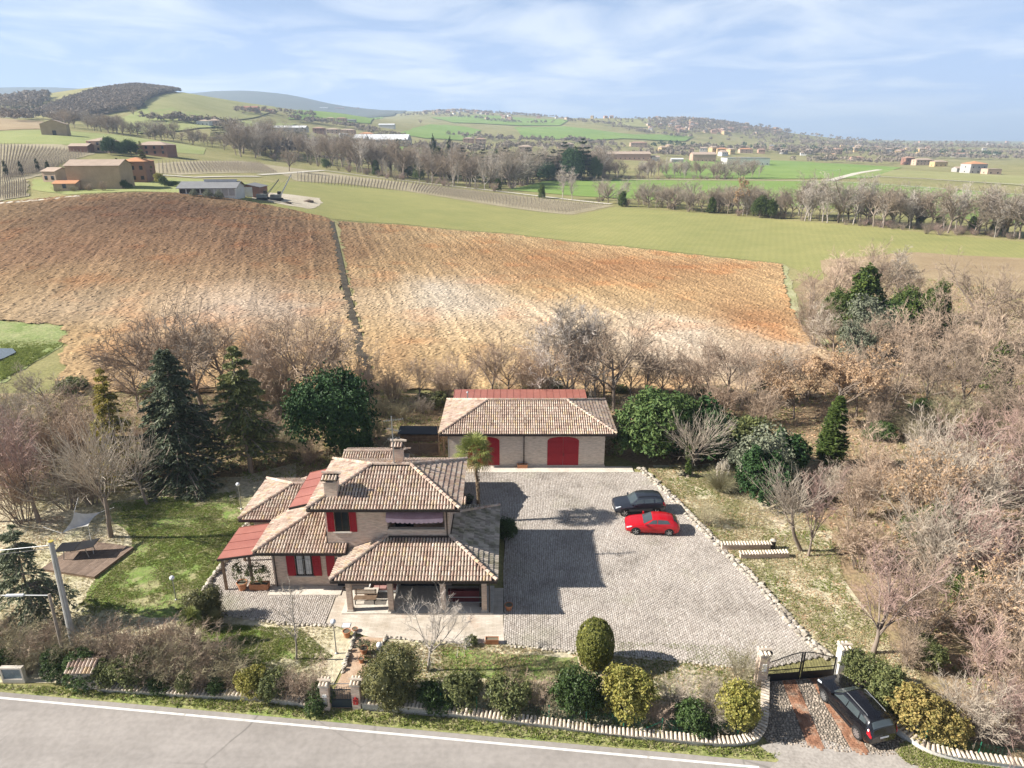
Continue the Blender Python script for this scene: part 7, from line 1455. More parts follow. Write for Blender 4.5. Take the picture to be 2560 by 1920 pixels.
def building(name, label, x0, x1, yb, h, depth, wm, rm, roof='gable', rz=0.0, win=(0, 0), pitch=.32, group=None, cat='house', door=None, over=.4):
    """house whose front spans photo columns x0..x1 and stands at row yb"""
    p = onH((x0 + x1) / 2, yb); W = px_m(x1 - x0, p); t = thing(name, label, cat, (p.x, p.y + depth / 2, p.z - .3), rz, group); a, b_ = W / 2, depth / 2; o = over
    MB().box(-a, a, -b_, b_, -1, h).build('wall', wm, t); 
    if roof == 'flat': MB().box(-a - o * .3, a + o * .3, -b_ - o * .3, b_ + o * .3, h, h + .35).build('roof', rm, t)
    elif roof == 'gablex':       # gable ends face left and right
        zr = h + b_ * pitch; E = .12; V = [(-a-o,-b_-o,h-o*pitch),(a+o,-b_-o,h-o*pitch),(a+o,b_+o,h-o*pitch),(-a-o,b_+o,h-o*pitch),(-a-o,0,zr),(a+o,0,zr)]
        MB().add(V + [(x, y, z + E) for x, y, z in V], [(0,1,5,4),(2,3,4,5),(6,7,11,10),(8,9,10,11),(0,6,7,1),(2,8,9,3)]).build('roof', rm, t); MB().add([(-a,-b_,h),(-a,b_,h),(-a,0,zr-.05),(a,-b_,h),(a,b_,h),(a,0,zr-.05)], [(0,2,1),(3,4,5)]).build('gable', wm, t)
    elif roof == 'gabley':       # gable end faces the camera
        zr = h + a * pitch; E = .12; V = [(-a-o,-b_-o,h-o*pitch),(-a-o,b_+o,h-o*pitch),(a+o,b_+o,h-o*pitch),(a+o,-b_-o,h-o*pitch),(0,-b_-o,zr),(0,b_+o,zr)]
        MB().add(V + [(x, y, z + E) for x, y, z in V], [(0,4,5,1),(2,5,4,3),(6,7,11,10),(8,9,10,11),(0,6,10,4),(4,10,9,3)]).build('roof', rm, t); MB().add([(-a,-b_,h),(a,-b_,h),(0,-b_,zr-.05),(-a,b_,h),(a,b_,h),(0,b_,zr-.05)], [(0,1,2),(3,5,4)]).build('gable', wm, t)
    else:
        hd = min(a, b_); zr = h + hd * pitch; e = [(-a+hd, 0 if a >= b_ else -b_+hd, zr), (a-hd, 0 if a >= b_ else b_-hd, zr)]; c4 = [(-a-o,-b_-o,h),(a+o,-b_-o,h),(a+o,b_+o,h),(-a-o,b_+o,h)]
        F = [(0,1,5,4),(1,2,5),(2,3,4,5),(3,0,4)] if a >= b_ else [(0,1,4),(1,2,5,4),(2,3,5),(3,0,4,5)]
        mb = MB(); V = c4 + e
        for f in F: mb.poly([V[i] for i in f])
        mb.poly(c4[::-1]); mb.build('roof', rm, t)
    nx_, nz_ = win
    for i in range(nx_):
        for k in range(nz_):
            x = -a + W * (i + .5) / nx_; z = .9 + (h - .6) * k / nz_ + .3; w_ = min(.55, W / nx_ * .3); MB().box(x - w_, x + w_, -b_ - .06, -b_ + .05, z, z + 1.3).build('window', M_glass, t)
    if win[1]:
        for k in range(win[1]): z = .9 + (h - .6) * k / win[1] + .3; MB().box(-a - .06, -a + .05, -.6, .6, z, z + 1.3).build('window', M_glass, t)
    if door: MB().box(door[0] * W - door[1] / 2, door[0] * W + door[1] / 2, -b_ - .08, -b_ + .05, 0, door[2]).build('door', door[3], t)
    return t
bn = building('barn', 'large tan-rendered barn with pale gabled roof beyond the field crest', 148, 256, 409, 7.6, 11, W_tan, R_tan, 'gablex', R(8), (0, 0), .30, cat='barn')
building('barn_annex', 'low orange-roofed lean-to at the left end of the tan barn', 116, 160, 413, 2.6, 6, W_salm, R_or, 'gablex', R(8), (1, 1), .25, cat='outbuilding')
building('farmhouse', 'red brick farmhouse with orange hipped roof behind the tan barn', 262, 313, 394, 7.4, 10, W_red, R_or, 'hip', R(8), (3, 2), .32)
building('cottage', 'small cream cottage left of the tan barn', 96, 128, 394, 4.0, 7, W_salm, R_tan, 'gablex', R(-10), (2, 1))
building('farmhouse', 'pale farmhouse with hipped roof between the vineyard and dark trees', 190, 238, 329, 5.6, 10, W_salm, R_tan, 'hip', 0, (3, 2))
building('shed', 'brown lean-to shed at the left of the pale farmhouse', 150, 190, 329, 3.2, 7, W_red, R_tan, 'gablex', 0, (0, 0), cat='shed')
building('farmhouse', 'brick farmhouse with porch right of the three dark trees', 292, 362, 336, 5.4, 11, W_red, R_tan, 'hip', 0, (4, 2))
building('hay_barn', 'isolated old stone barn standing alone in the green meadow', 88, 137, 292, 6.6, 9, W_tan, R_tan, 'gabley', R(20), (0, 0), .35, cat='barn', door=(0, 2, 3, M_dark))
building('farm_hall', 'white and red long hall at the far left on the hill', 0, 52, 254, 4.5, 12, W_white, R_dkred, 'gablex', 0, (6, 1), .2, cat='hall')
sh = building('cattle_shed', 'long low farm shed with dark roof and open white bays', 388, 506, 424, 2.9, 9.5, W_white, R_grey, 'gablex', R(4), (0, 0), .33, cat='shed', over=.7)
p = onH(447, 424); Wd = px_m(118, p)
for k in range(8): x = -Wd / 2 + Wd * (k + .5) / 8; MB().box(x - Wd / 20, x + Wd / 20, -4.85, -4.70, .5 if k > 3 else 1.2, 2.5).build('opening', M_dark if k < 4 else W_grey, sh)
MB().box(-Wd * .12, Wd * .46, -.5, .5, 4.45, 5.05).build('ridge_vent', R_white, sh); MB().box(-Wd * .13, Wd * .47, -.7, .7, 5.05, 5.15).build('vent_cap', R_grey, sh)
building('brick_gable', 'red brick end of the long shed with a tall white sliding door', 506, 560, 425, 3.3, 9.5, W_red, R_grey, 'gabley', R(4), (0, 0), .22, cat='shed', door=(.02, 3.2, 3.4, W_white))
# crawler machines on the sandy lot
def machine(label, xd, yd, yaw, blen, bang):
    p = onH(xd, yd); t = thing('crawler_crane', label, 'machine', p, yaw); mg = plain('machine_grey', (0.20, 0.21, 0.20), .6, .2)
    for s_ in (-1, 1):
        tr = MB(); pts = [(-2.0, .35), (-1.7, .75), (1.7, .75), (2.0, .35), (1.6, 0.02), (-1.6, .02)]; V = [(x, s_ * 1.25 - .3, z) for x, z in pts] + [(x, s_ * 1.25 + .3, z) for x, z in pts]; tr.add(V, [(i, (i+1) % 6, 6 + (i+1) % 6, 6 + i) for i in range(6)]); tr.poly(V[:6]); tr.poly(V[6:][::-1]); tr.build('track', M_tyre, t)
    MB().box(-1.8, 1.4, -1.2, 1.2, .8, 1.9).build('body', mg, t); MB().box(.3, 1.5, .35, 1.25, 1.9, 2.9).build('cab', M_glass, t); b0 = Vector((1.4, 0, 1.6)); b1 = b0 + Vector((math.cos(bang), 0, math.sin(bang))) * blen; bm_ = MB()
    for dy in (-.3, .3):
        for dz in (-.25, .25): bm_.bar(b0 + Vector((0, dy, dz)), b1 + Vector((0, dy * .4, dz * .4)), .12)
    for k in range(10):
        u = k / 10; q0, q1 = b0.lerp(b1, u), b0.lerp(b1, u + .1); bm_.bar(q0 + Vector((0, -.3, .25)), q1 + Vector((0, .3, -.25)), .07)
    bm_.build('boom', mg if blen < 7 else R_white, t); MB().tube([b1, b1 - Vector((0, 0, 1.5))], .03, 4).build('cable', M_black, t); MB().tube([b1, (-1.6, 0, 2.0)], .025, 4).build('stay', M_black, t)
machine('dark crawler crane with short boom beside the long shed', 568, 432, R(10), 6.5, R(48)); machine('crawler crane with pale longer boom on the sandy lot', 598, 433, R(5), 8.0, R(58))
for x, yd, s_, lab in ((668, 437, 2.2, 'dark heap of earth on the sandy lot'), (622, 440, 1.5, 'low pile of rubble beside the cranes')):
    p = onH(x, yd); o = link('earth_heap', stone_mesh(70 + x, .35), None, (p.x, p.y, p.z + .2), (0, 0, 1), (s_, s_, s_)); o.data.materials[0] = mat('dark_earth', (0.10, 0.07, 0.05), 3, .95); tag(o, lab, 'heap')
# hamlets on the slopes and in the plain
for a in (('long_house', 'long pink house with red roof high on the green slope', 512, 556, 241, 6, 12, W_pink, R_dkred, 'gablex', (6, 1)), ('outbuilding', 'low reddish outbuilding right of the pink hill house', 558, 592, 243, 4, 9, W_pink, R_dkred, 'gablex', (0, 0)),
 ('farmhouse', 'pale farm group among the conifers on the slope', 425, 452, 272, 5, 9, W_white, R_tan, 'hip', (3, 1)), ('farmhouse', 'salmon house beside the pale farm on the slope', 450, 474, 273, 6, 9, W_salm, R_tan, 'hip', (2, 2)),
 ('long_shed', 'very long white-roofed shed on the middle slope', 563, 660, 283, 4, 14, W_grey, R_white, 'gablex', (0, 0)), ('house', 'red brick house at the right end of the long white shed', 676, 700, 289, 7, 10, W_red, R_red, 'hip', (2, 2)), ('house', 'cream house second from the long white shed', 704, 732, 289, 6, 10, W_salm, R_tan, 'hip', (3, 2)), ('house', 'pink house with flat roof right of the cream one', 736, 766, 290, 6, 10, W_pink, R_tan, 'hip', (3, 2)),
 ('house', 'small ochre house above the three hamlet houses', 705, 722, 263, 6, 9, W_yel, R_tan, 'hip', (2, 2)), ('house', 'pink house in the upper hamlet', 726, 748, 263, 6, 9, W_pink, R_red, 'hip', (2, 2)), ('shed', 'dark shed at the end of the upper hamlet', 750, 768, 264, 4, 8, W_grey, R_grey, 'gablex', (0, 0)),
 ('house', 'pale blue shed alone on the brown slope', 818, 852, 277, 6, 12, W_white, R_white, 'gablex', (0, 0)), ('house', 'white house on the ridge skyline', 690, 708, 235, 6, 10, W_white, R_white, 'gablex', (2, 1)), ('house', 'dull red house on the ridge skyline', 722, 744, 236, 7, 10, W_pink, R_dkred, 'hip', (2, 2)), ('house', 'pale tall house at the right of the ridge skyline', 754, 776, 236, 9, 10, W_salm, R_tan, 'flat', (3, 2)),
 ('factory', 'broad white-roofed factory behind the tree belt', 760, 880, 312, 6, 40, W_grey, R_white, 'gablex', (12, 1)), ('factory', 'lower pale factory wing left of the white-roofed one', 735, 790, 308, 5, 22, W_white, R_white, 'gablex', (0, 0)), ('house', 'orange-roofed house above the factory', 776, 806, 300, 7, 12, W_salm, R_or, 'hip', (3, 2)),
 ('house', 'pink houses behind the tallest cypress', 1000, 1024, 309, 7, 11, W_pink, R_tan, 'hip', (3, 2)), ('house', 'salmon house right of the pink ones behind the belt', 1026, 1050, 310, 7, 11, W_salm, R_red, 'hip', (3, 2)), ('house', 'red villa half hidden in the tree belt', 1060, 1090, 372, 8, 12, W_red, R_red, 'hip', (3, 2)), ('villa', 'cream villa behind the big cedars', 1205, 1240, 322, 8, 14, W_salm, R_tan, 'hip', (4, 2)),
 ('long_house', 'very long pink building behind the bare trees', 1266, 1405, 345, 7, 18, W_pink, R_tan, 'gablex', (14, 1)), ('house', 'villa with brown roof above the long pink building', 1362, 1398, 318, 8, 13, W_salm, R_red, 'hip', (4, 2)), ('barn', 'wide brick barn with tan roof left of the white warehouse', 1496, 1546, 349, 9, 18, W_pink, R_tan, 'gablex', (6, 1)), ('house', 'yellow house with orange roof behind the brick barn', 1549, 1574, 332, 8, 12, W_yel, R_or, 'hip', (3, 2)),
 ('warehouse', 'white flat-roofed warehouse in the bright meadow', 1570, 1662, 357, 8, 26, W_white, R_grey, 'flat', (9, 1)), ('house', 'orange-roofed house behind the white warehouse', 1598, 1626, 331, 7, 12, W_salm, R_or, 'hip', (3, 2)), ('outbuilding', 'small white outbuilding left of the brick barn', 1408, 1425, 348, 5, 10, W_white, R_tan, 'gablex', (2, 1)), ('shed', 'low pale shed in the meadow before the brick barn', 1450, 1476, 351, 4, 8, W_grey, R_white, 'gablex', (0, 0)),
 ('house', 'brick house at the left of the right-hand hamlet', 1955, 1974, 356, 9, 12, W_red, R_red, 'hip', (2, 2)), ('house', 'long cream house in the right-hand hamlet', 1978, 2016, 357, 7, 12, W_salm, R_tan, 'hip', (5, 2)), ('house', 'yellow house with garden wall in the right-hand hamlet', 2018, 2046, 360, 6, 11, W_yel, R_tan, 'hip', (3, 1)), ('farmhouse', 'square farmhouse with orange hipped roof at the far right', 2094, 2130, 375, 9, 16, W_grey, R_or, 'hip', (3, 2)), ('outbuilding', 'low pale outbuilding right of the square farmhouse', 2132, 2162, 377, 5, 10, W_salm, R_tan, 'flat', (2, 1)), ('outbuilding', 'pale outbuilding left of the square farmhouse', 2066, 2092, 372, 4, 9, W_grey, R_tan, 'gablex', (0, 0)),
 ('house', 'small red-roofed house before the far tree band', 1838, 1866, 347, 5, 11, W_pink, R_red, 'hip', (2, 1)), ('house', 'white row house behind the right-hand hamlet', 2060, 2090, 340, 7, 11, W_white, R_red, 'gablex', (3, 1)), ('villa', 'pink villa with trees left of centre plain', 1120, 1150, 330, 8, 12, W_salm, R_tan, 'hip', (3, 2))):
    nm, lab, x0, x1, yb, h, d, wm, rm, rf_, wn_ = a; building(nm, lab, x0, x1, yb, h, d, wm, rm, rf_, 0, wn_, .3, cat='building' if nm in ('factory', 'warehouse', 'long_shed', 'shed', 'outbuilding', 'barn') else 'house')
for k in range(5): p = onH(737 + k * 4, 308); t = thing('silo', 'pale cylindrical silo in the row beside the factory', 'silo', p, 0, 'silos beside the factory'); MB().lathe([(2.0, -1), (2.0, 9), (1.0, 10.2), (0, 10.4)], 10).build('tank', R_white, t); MB().lathe([(2.06, 8.8), (2.06, 9.05)], 10).build('band', R_grey, t)
# tiny houses of the hill towns: one mesh each, walls and roof
TINY = []
for k in range(6):
    w_, d_, h_ = random.uniform(9, 15), random.uniform(8, 11), random.uniform(5, 8); mb = MB().box(-w_/2, w_/2, -d_/2, d_/2, -3, h_, 0); o = .6; zr = h_ + d_ * .18; V = [(-w_/2-o,-d_/2-o,h_),(w_/2+o,-d_/2-o,h_),(w_/2+o,d_/2+o,h_),(-w_/2-o,d_/2+o,h_),(-w_/2+2,0,zr),(w_/2-2,0,zr)]
    for f in ((0,1,5,4),(1,2,5),(2,3,4,5),(3,0,4)): mb.poly([V[i] for i in f], 1)
    for q in range(3): xx = -w_/2 + w_ * (q + .5) / 3; mb.box(xx - .6, xx + .6, -d_/2 - .08, -d_/2 + .02, h_ * .5, h_ * .5 + 1.6, 2)
    TINY.append(mb.mesh('tiny_house', [[W_white, W_salm, W_yel, W_pink, W_grey, W_salm][k], [R_tan, R_red, R_tan, R_red, R_tan, R_grey][k], M_glass]))
def town(label, group, n, box, skew=None, seed=0):
    r = random.Random(seed); x0, x1, y0, y1 = box; k = 0
    while k < n:
        x, y = r.uniform(x0, x1), r.uniform(y0, y1)
        if skew and not skew(x, y): continue
        p = onH(x, y); o = link('town_house', r.choice(TINY), None, p, (0, 0, r.uniform(-.6, .6)), (r.uniform(.8, 1.25),) * 3); tag(o, label, 'house', group); k += 1
town('small house on the far wooded hill town slope', 'houses of the hill town', 80, (1400, 1690, 256, 292), lambda x, y: y > 256 + max(0, (x - 1560) * .16) and y < 284 + (x - 1400) * .04, 1)
town('small house of the far ridge-top village', 'houses of the ridge village', 36, (915, 1045, 239, 247), None, 2)
town('small house scattered along the far ridge right of the village', 'houses along the far ridge', 16, (1050, 1330, 248, 262), None, 5)
town('small distant house in the far plain', 'houses of the far plain', 40, (1690, 2230, 308, 334), None, 3)
town('small house among trees behind the meadows', 'houses behind the meadows', 22, (1420, 1960, 322, 338), None, 4)
# field power poles
for x, yb, h, lab in ((1757, 391, 9, 'leaning wooden power pole beside the pale lane'), (1812, 384, 7, 'shorter power pole at the lane corner'), (2003, 345, 9, 'far pole before the right-hand hamlet')):
    p = onH(x, yb); t = thing('power_pole', lab, 'pole', p); MB().tube([(0, 0, -.5), (.3, 0, h)], [.2, .14], 8).build('shaft', M_wpole, t); MB().bar((-.5, 0, h - .4), (1.0, 0, h - .4), .14).build('crossarm', M_wpole, t)
a_, b_ = onH(1757, 391), onH(1812, 384); t = thing('power_line', 'sagging wire between the two lane poles', 'wire'); q0, q1 = a_ + Vector((.3, 0, 8.8)), b_ + Vector((.3, 0, 6.8)); MB().tube([q0.lerp(q1, k / 10) - Vector((0, 0, 1.6 * math.sin(math.pi * k / 10))) for k in range(11)], .06, 4).build('wire', R_white, t)
# vineyards: rows of posts and bare vines
M_post = mat('vine_post', (0.34, 0.30, 0.26), 4, .9); M_vn = mat('vine_wood', (0.27, 0.22, 0.17), 4, .95)
def vineyard(label, group, A, B, C, D, nrow, sp=5.0, seed=0, hgt=1.7):
    """rows run from edge A-B to edge D-C (world points)"""
    r = random.Random(seed)
    for k in range(nrow):
        u = (k + .5) / nrow; a, b_ = A.lerp(B, u), D.lerp(C, u); L = (b_ - a).length; pm, vm = MB(), MB(); n_ = max(2, int(L / sp)); t = thing('vine_row', label, 'vine row', (a.x, a.y, a.z), 0, group); pr = None
        for i in range(n_ + 1):
            q = a.lerp(b_, i / n_); z = H(q.x, q.y) - a.z; pm.bar((q.x - a.x, q.y - a.y, z - .2), (q.x - a.x + r.gauss(0, .05), q.y - a.y, z + hgt), .10); c_ = Vector((q.x - a.x, q.y - a.y, z))
            if pr is not None:
                for j in range(3):
                    w_ = pr.lerp(c_, (j + .5) / 3); vm.bar(w_, w_ + Vector((r.gauss(0, .1), r.gauss(0, .1), .75)), .06); vm.bar(w_ + Vector((0, 0, .75)), w_ + (c_ - pr) / 6 + Vector((0, 0, 1.0 + r.uniform(0, .5))), .05); vm.bar(w_ + Vector((0, 0, .75)), w_ - (c_ - pr) / 6 + Vector((0, 0, 1.0 + r.uniform(0, .5))), .05)
                vm.bar(pr + Vector((0, 0, .85)), c_ + Vector((0, 0, .85)), .04)
            pr = c_
        o = pm.build('posts', M_post, t); o['kind'] = 'stuff'; o = vm.build('vines', M_vn, t); o['kind'] = 'stuff'
vineyard('row of bare vines in the long strip before the tree belt', 'vine rows of the strip vineyard', onH(640, 391), onH(880, 412), onH(885, 396.5), onH(640, 377), 34, 5, 1); vineyard('row of bare vines in the right half of the strip vineyard', 'vine rows at the right of the strip vineyard', onH(884, 412.5), onH(1226, 462), onH(1316, 446), onH(890, 397), 52, 5, 2)
vineyard('row of bare vines right of the farm conifer', 'vine rows of the middle vineyard', onH(340, 376), onH(600, 374), onH(560, 353), onH(340, 355), 34, 6, 3); vineyard('row of bare vines on the left slope vineyard', 'vine rows of the upper left vineyard', onH(0, 394), onH(100, 372), onH(200, 330), onH(0, 315), 26, 6, 4); vineyard('row of bare vines at the lower left edge by the track', 'vine rows of the lower left vineyard', onH(0, 432), onH(58, 424), onH(58, 392), onH(0, 398), 12, 5, 5)

# ------------------------------------------------------------------ distant trees
FP = {'fb1': bare(101, 'broad', .95, 1.9, T_far), 'fb2': bare(102, 'broad', .95, 1.9, T_far), 'fb3': bare(103, 'broad', .95, 1.9, T_far2), 'fp1': bare(104, 'poplar', .8, 1.6, T_pale, M_barkp), 'fp2': bare(105, 'poplar', .8, 1.7, T_far2, M_barkp), 'fc1': bare(106, 'coppice', .6, 1.7, T_far), 'fc2': bare(107, 'coppice', .6, 1.7, T_red), 'foak': bare(108, 'poplar', .6, 1.6, T_far, M_bark, (L_tan, 2, .045))}
PROTO.update(FP)
def ftree(pr, label, x, yb, h=None, yt=None, name='bare_tree', cat='tree', wide=1.0, group=None):
    p = onH(x, yb); hh = h or top_h(p, yt); return plant(PROTO[pr], name, label, cat, p - Vector((0, 0, .2)), hh, None, group, wide)
rr = random.Random(12)
edge = lambda x: float(np.interp(x, [480, 560, 660, 760, 880, 1000, 1085, 1110, 1180, 1300, 1640], [335, 343, 353, 373, 393, 406, 416, 406, 390, 387, 387]))
G = 'bare trees of the belt across the middle'
for i in range(300):
    x = rr.uniform(500, 1310) if i < 245 else rr.uniform(1290, 1640); yb = edge(x) - abs(rr.gauss(0, 1)) * (16 if x < 1100 else 7)
    ftree(rr.choice(['fb1', 'fb2', 'fb3', 'fp1', 'fp2', 'fb1']), 'bare tree in the broad belt across the middle', x, yb, rr.uniform(14, 25) if x < 1300 else rr.uniform(10, 16), None, 'belt_tree', 'tree', rr.uniform(.9, 1.2), G)
G = 'scrub along the belt edge'
for i in range(70):
    x = rr.uniform(560, 1640); ftree(rr.choice(['fc1', 'fc2', 'fc1']), 'low scrub bush along the edge of the middle tree belt', x, edge(x) + rr.uniform(-3, 1.5), rr.uniform(3, 6), None, 'belt_bush', 'shrub', 1.4, G)
for i, (x, yb, yt, k, w, lab) in enumerate([(973, 385, 296, 'cypress', 1.0, 'tallest dark cypress above the tree belt'), (938, 380, 292, 'cypress', .9, 'slim cypress just left of the tallest one'), (826, 365, 301, 'cypress', 1.0, 'cypress spike at the left of the belt'), (862, 370, 303, 'cypress', 1.3, 'short cypress between two spikes of the belt'), (1000, 392, 318, 'cedar', 1.4, 'dark cedar right of the tallest cypress'), (1092, 395, 318, 'cedar', 1.3, 'dark green cedar in the middle of the belt'), (1075, 398, 325, 'ivycol', 1.4, 'ivy-green column beside the middle cedar'), (1140, 388, 318, 'cedar', 1.4, 'blue-green cedar left of the twin cedars'), (1165, 390, 330, 'cedar', 1.6, 'lower blue-green cedar in the belt'), (1218, 388, 306, 'cedar', 1.2, 'left one of the twin tall cedars'), (1256, 390, 298, 'cedar', 1.15, 'tallest layered cedar at the right end of the belt'), (1120, 396, 345, 'magnolia', .9, 'rounded dark evergreen under the cedars'), (1180, 392, 350, 'magnolia', .9, 'second rounded evergreen under the cedars'), (705, 365, 340, 'ivydome', .9, 'dark ivy bush at the left end of the belt'), (812, 378, 345, 'ivycol', 1.6, 'ivy-covered trunk left of the belt centre'), (905, 392, 350, 'ivydome', .8, 'ivy mound in the belt left of centre'), (1076, 412, 385, 'ivycol', 1.8, 'ivy-clad stump at the tip of the belt'), (1020, 392, 325, 'ivydome', .7, 'ivy-green tree right of the dark cedar'), (1045, 396, 322, 'cedar', 1.3, 'dark conifer between the red villa and middle cedar'), (1108, 392, 328, 'cedar', 1.3, 'blue-green conifer right of the middle cedar'), (1195, 388, 322, 'cedar', 1.4, 'conifer just left of the twin cedars'), (1238, 390, 318, 'magnolia', .7, 'dark evergreen between the twin cedars'), (985, 388, 330, 'darkbush', .8, 'evergreen at the foot of the tallest cypress'), (950, 386, 318, 'ivycol', 1.5, 'ivy column left of the tallest cypress'), (1285, 390, 335, 'ivydome', .8, 'dull green tree right of the tallest cedar'), (880, 385, 325, 'ivycol', 1.5, 'ivy trunk below the left cypress spikes')]): ftree(k, lab, x, yb, None, yt, 'evergreen_tree', 'tree', w)
ftree('fb2', 'solitary spreading bare tree at the vineyard end', 625, 370, None, 315, wide=1.2)
# creek line
ce = lambda x: float(np.interp(x, [1290, 1330, 1500, 1700, 2000, 2212, 2300], [437, 445, 458, 474, 501, 520, 528]))
G = 'bare trees along the creek'
for i in range(120):
    x = rr.uniform(1290, 2260); ftree(rr.choice(['fb1', 'fb3', 'fp1', 'fp2', 'fp1']) if x > 1700 else rr.choice(['fb1', 'fb3', 'fb2', 'fp2']), 'pale bare tree in the line along the creek', x, ce(x) - rr.uniform(0, 13), rr.uniform(12, 19) if x > 1700 else rr.uniform(7, 13), None, 'creek_tree', 'tree', rr.uniform(1, 1.35), G)
G = 'scrub along the creek'
for i in range(80):
    x = rr.uniform(1290, 2260); ftree(rr.choice(['fc1', 'fc2', 'fc1']), 'low scrub bush along the creek line', x, ce(x) - rr.uniform(-1, 7), rr.uniform(2, 4), None, 'creek_bush', 'shrub', 1.5, G)
for x, yb, yt, k, w, lab in ((1593, 466, 381, 'foak', .8, 'tall tan-leaved tree standing out of the creek line'), (1640, 470, 418, 'ivydome', .8, 'dark ivy-covered clump right of the tan tree'), (1665, 472, 425, 'ivydome', .7, 'second dark ivy clump beside the first at the creek'), (1536, 460, 425, 'ivycol', 1.8, 'ivy column left of the tan tree'), (1345, 446, 412, 'ivycol', 1.8, 'ivy-clad trunk at the start of the creek line'), (2098, 497, 466, 'ivycol', 2.0, 'first ivy column in the creek line at right'), (2030, 492, 462, 'ivycol', 2.0, 'short ivy column left of the others at the creek'), (2153, 505, 445, 'ivycol', 1.5, 'tall ivy column at the right end of the creek'), (1985, 488, 440, 'ivydome', .5, 'ivy-topped trunk in the creek line at right'), (1215, 430, 352, 'fp1', 1.1, 'pale bare poplar alone before the meadow'), (1236, 432, 358, 'fp1', 1.1, 'second pale poplar beside the lone one'), (1170, 428, 398, 'ivycol', 1.6, 'ivy stump left of the two pale poplars'), (2030, 508, 478, 'fc2', 1.6, 'reddish bush clump on the field side of the creek'), (2000, 505, 480, 'fc1', 1.6, 'brown bush clump beside the reddish one')): ftree(k, lab, x, yb, None, yt, 'creek_side_tree', 'tree', w)
# trees about the farm and the valley
for x, yb, yt, k, w, lab in ((262, 402, 340, 'cedar', .75, 'dark conifer at the right end of the tan barn'), (316, 392, 303, 'deodar', .9, 'tall open conifer right of the red farmhouse'), (15, 382, 345, 'cypress', 1.3, 'first small cypress from the left in the vineyard'), (48, 380, 346, 'cypress', 1.3, 'second small cypress in the vineyard row'), (83, 372, 340, 'cypress', 1.3, 'third small cypress in the vineyard row'), (108, 388, 346, 'cypress', 1.3, 'cypress beside the small cream cottage'), (240, 334, 294, 'magnolia', .75, 'left one of three dark round trees'), (264, 336, 304, 'magnolia', .9, 'middle one of three dark round trees'), (284, 336, 300, 'magnolia', .8, 'right one of three dark round trees'), (345, 398, 372, 'yellow', 1.0, 'yellow-green bush on the farm lawn'), (356, 402, 378, 'darkbush', 1.0, 'dark bush beside the yellow one on the farm lawn'), (375, 402, 388, 'darkbush', 1.5, 'low clipped hedge bush left of the long shed'), (190, 412, 392, 'copp2', 1.8, 'brown creeper mass at the foot of the tan barn'), (225, 412, 386, 'copp2', 1.6, 'brown creeper at the right foot of the tan barn'), (160, 414, 398, 'copp5', 1.6, 'weedy bush by the orange lean-to'), (125, 416, 400, 'copp5', 1.5, 'weedy bush at the left of the lean-to'), (420, 425, 404, 'olive', 1.0, 'first small olive before the long shed'), (450, 428, 404, 'olive', 1.0, 'second small olive before the long shed'), (475, 430, 406, 'olive', 1.0, 'third small olive before the long shed'), (272, 408, 385, 'darkbush', 1.0, 'dark bush beside the conifer of the barn')): ftree(k, lab, x, yb, None, yt, 'farm_tree', 'tree', w)
G = 'bare trees in the valley on the left'
for i in range(64):
    u = rr.random(); x = 130 + u * 400; yb = float(np.interp(x, [130, 200, 300, 400, 470, 530], [274, 281, 296, 309, 320, 330])) + rr.uniform(-8, 2); ftree(rr.choice(['fb1', 'fb2', 'fb3', 'fb2']), 'bare tree in the line along the left valley', x, yb, rr.uniform(8, 15), None, 'valley_tree', 'tree', 1.2, G)
G = 'blue-green conifers of the slope garden'
for x, yb, yt in ((465, 306, 270), (480, 305, 266), (497, 306, 275), (512, 305, 260), (528, 306, 272), (505, 300, 262), (540, 300, 276), (605, 308, 278), (625, 306, 280), (645, 307, 276), (662, 306, 278), (655, 300, 274), (590, 304, 284), (560, 304, 286)): ftree('cedar', 'blue-green conifer in the group on the middle slope', x, yb, None, yt, 'slope_conifer', 'tree', 1.3, G)
for x, yb, h, lab in ((290, 251, 11, 'lone round bare tree on the pasture below the hill'), (115, 252, 13, 'bare tree near the wood on the left slope'), (908, 268, 12, 'lone bare tree on the slope right of the blue shed'), (24, 238, 14, 'bare tree behind the far left hall')): ftree('fb2', lab, x, yb, h, None, 'lone_tree', 'tree', 1.3)
# woods and hedgerows too far to count
CLUMP_R = np.random.default_rng(77)
def far_wood(name, P, n, h0, h1, m, seed, band=None, q=28):
    r = np.random.default_rng(seed)
    if band is None:
        P2 = [tuple(p[:2]) for p in P]; xs_, ys_ = zip(*P2); X = r.uniform(min(xs_), max(xs_), n * 4); Y = r.uniform(min(ys_), max(ys_), n * 4); k = inpoly(X, Y, P2); X, Y = X[k][:n], Y[k][:n]
    else:
        u = r.uniform(0, len(P) - 1.001, n); i = u.astype(int); A = np.array([tuple(p[:2]) for p in P]); f = (u - i)[:, None]; Q = A[i] * (1 - f) + A[i + 1] * f + r.normal(0, band, (n, 2)); X, Y = Q[:, 0], Q[:, 1]
    Z = Hn(X, Y); hh = r.uniform(h0, h1, len(X)); idx = np.repeat(np.arange(len(X)), q); nn = len(idx); d = unit(r.normal(0, 1, (nn, 3))); d[:, 2] = np.abs(d[:, 2]) * 1.1 - .15
    C = np.c_[X, Y, Z + hh * .5][idx] + d * (hh[idx] * .45)[:, None] * np.array([.95, .95, 1.1]) * r.uniform(.5, 1.05, (nn, 1)); A = Acc(); A.add(*rhombs(C, unit(d + r.normal(0, .5, (nn, 3))), r.normal(0, 1, (nn, 3)), hh[idx] * r.uniform(.18, .40, nn), .6)); return tag(link(name, A.mesh(name, m)), kind='stuff')
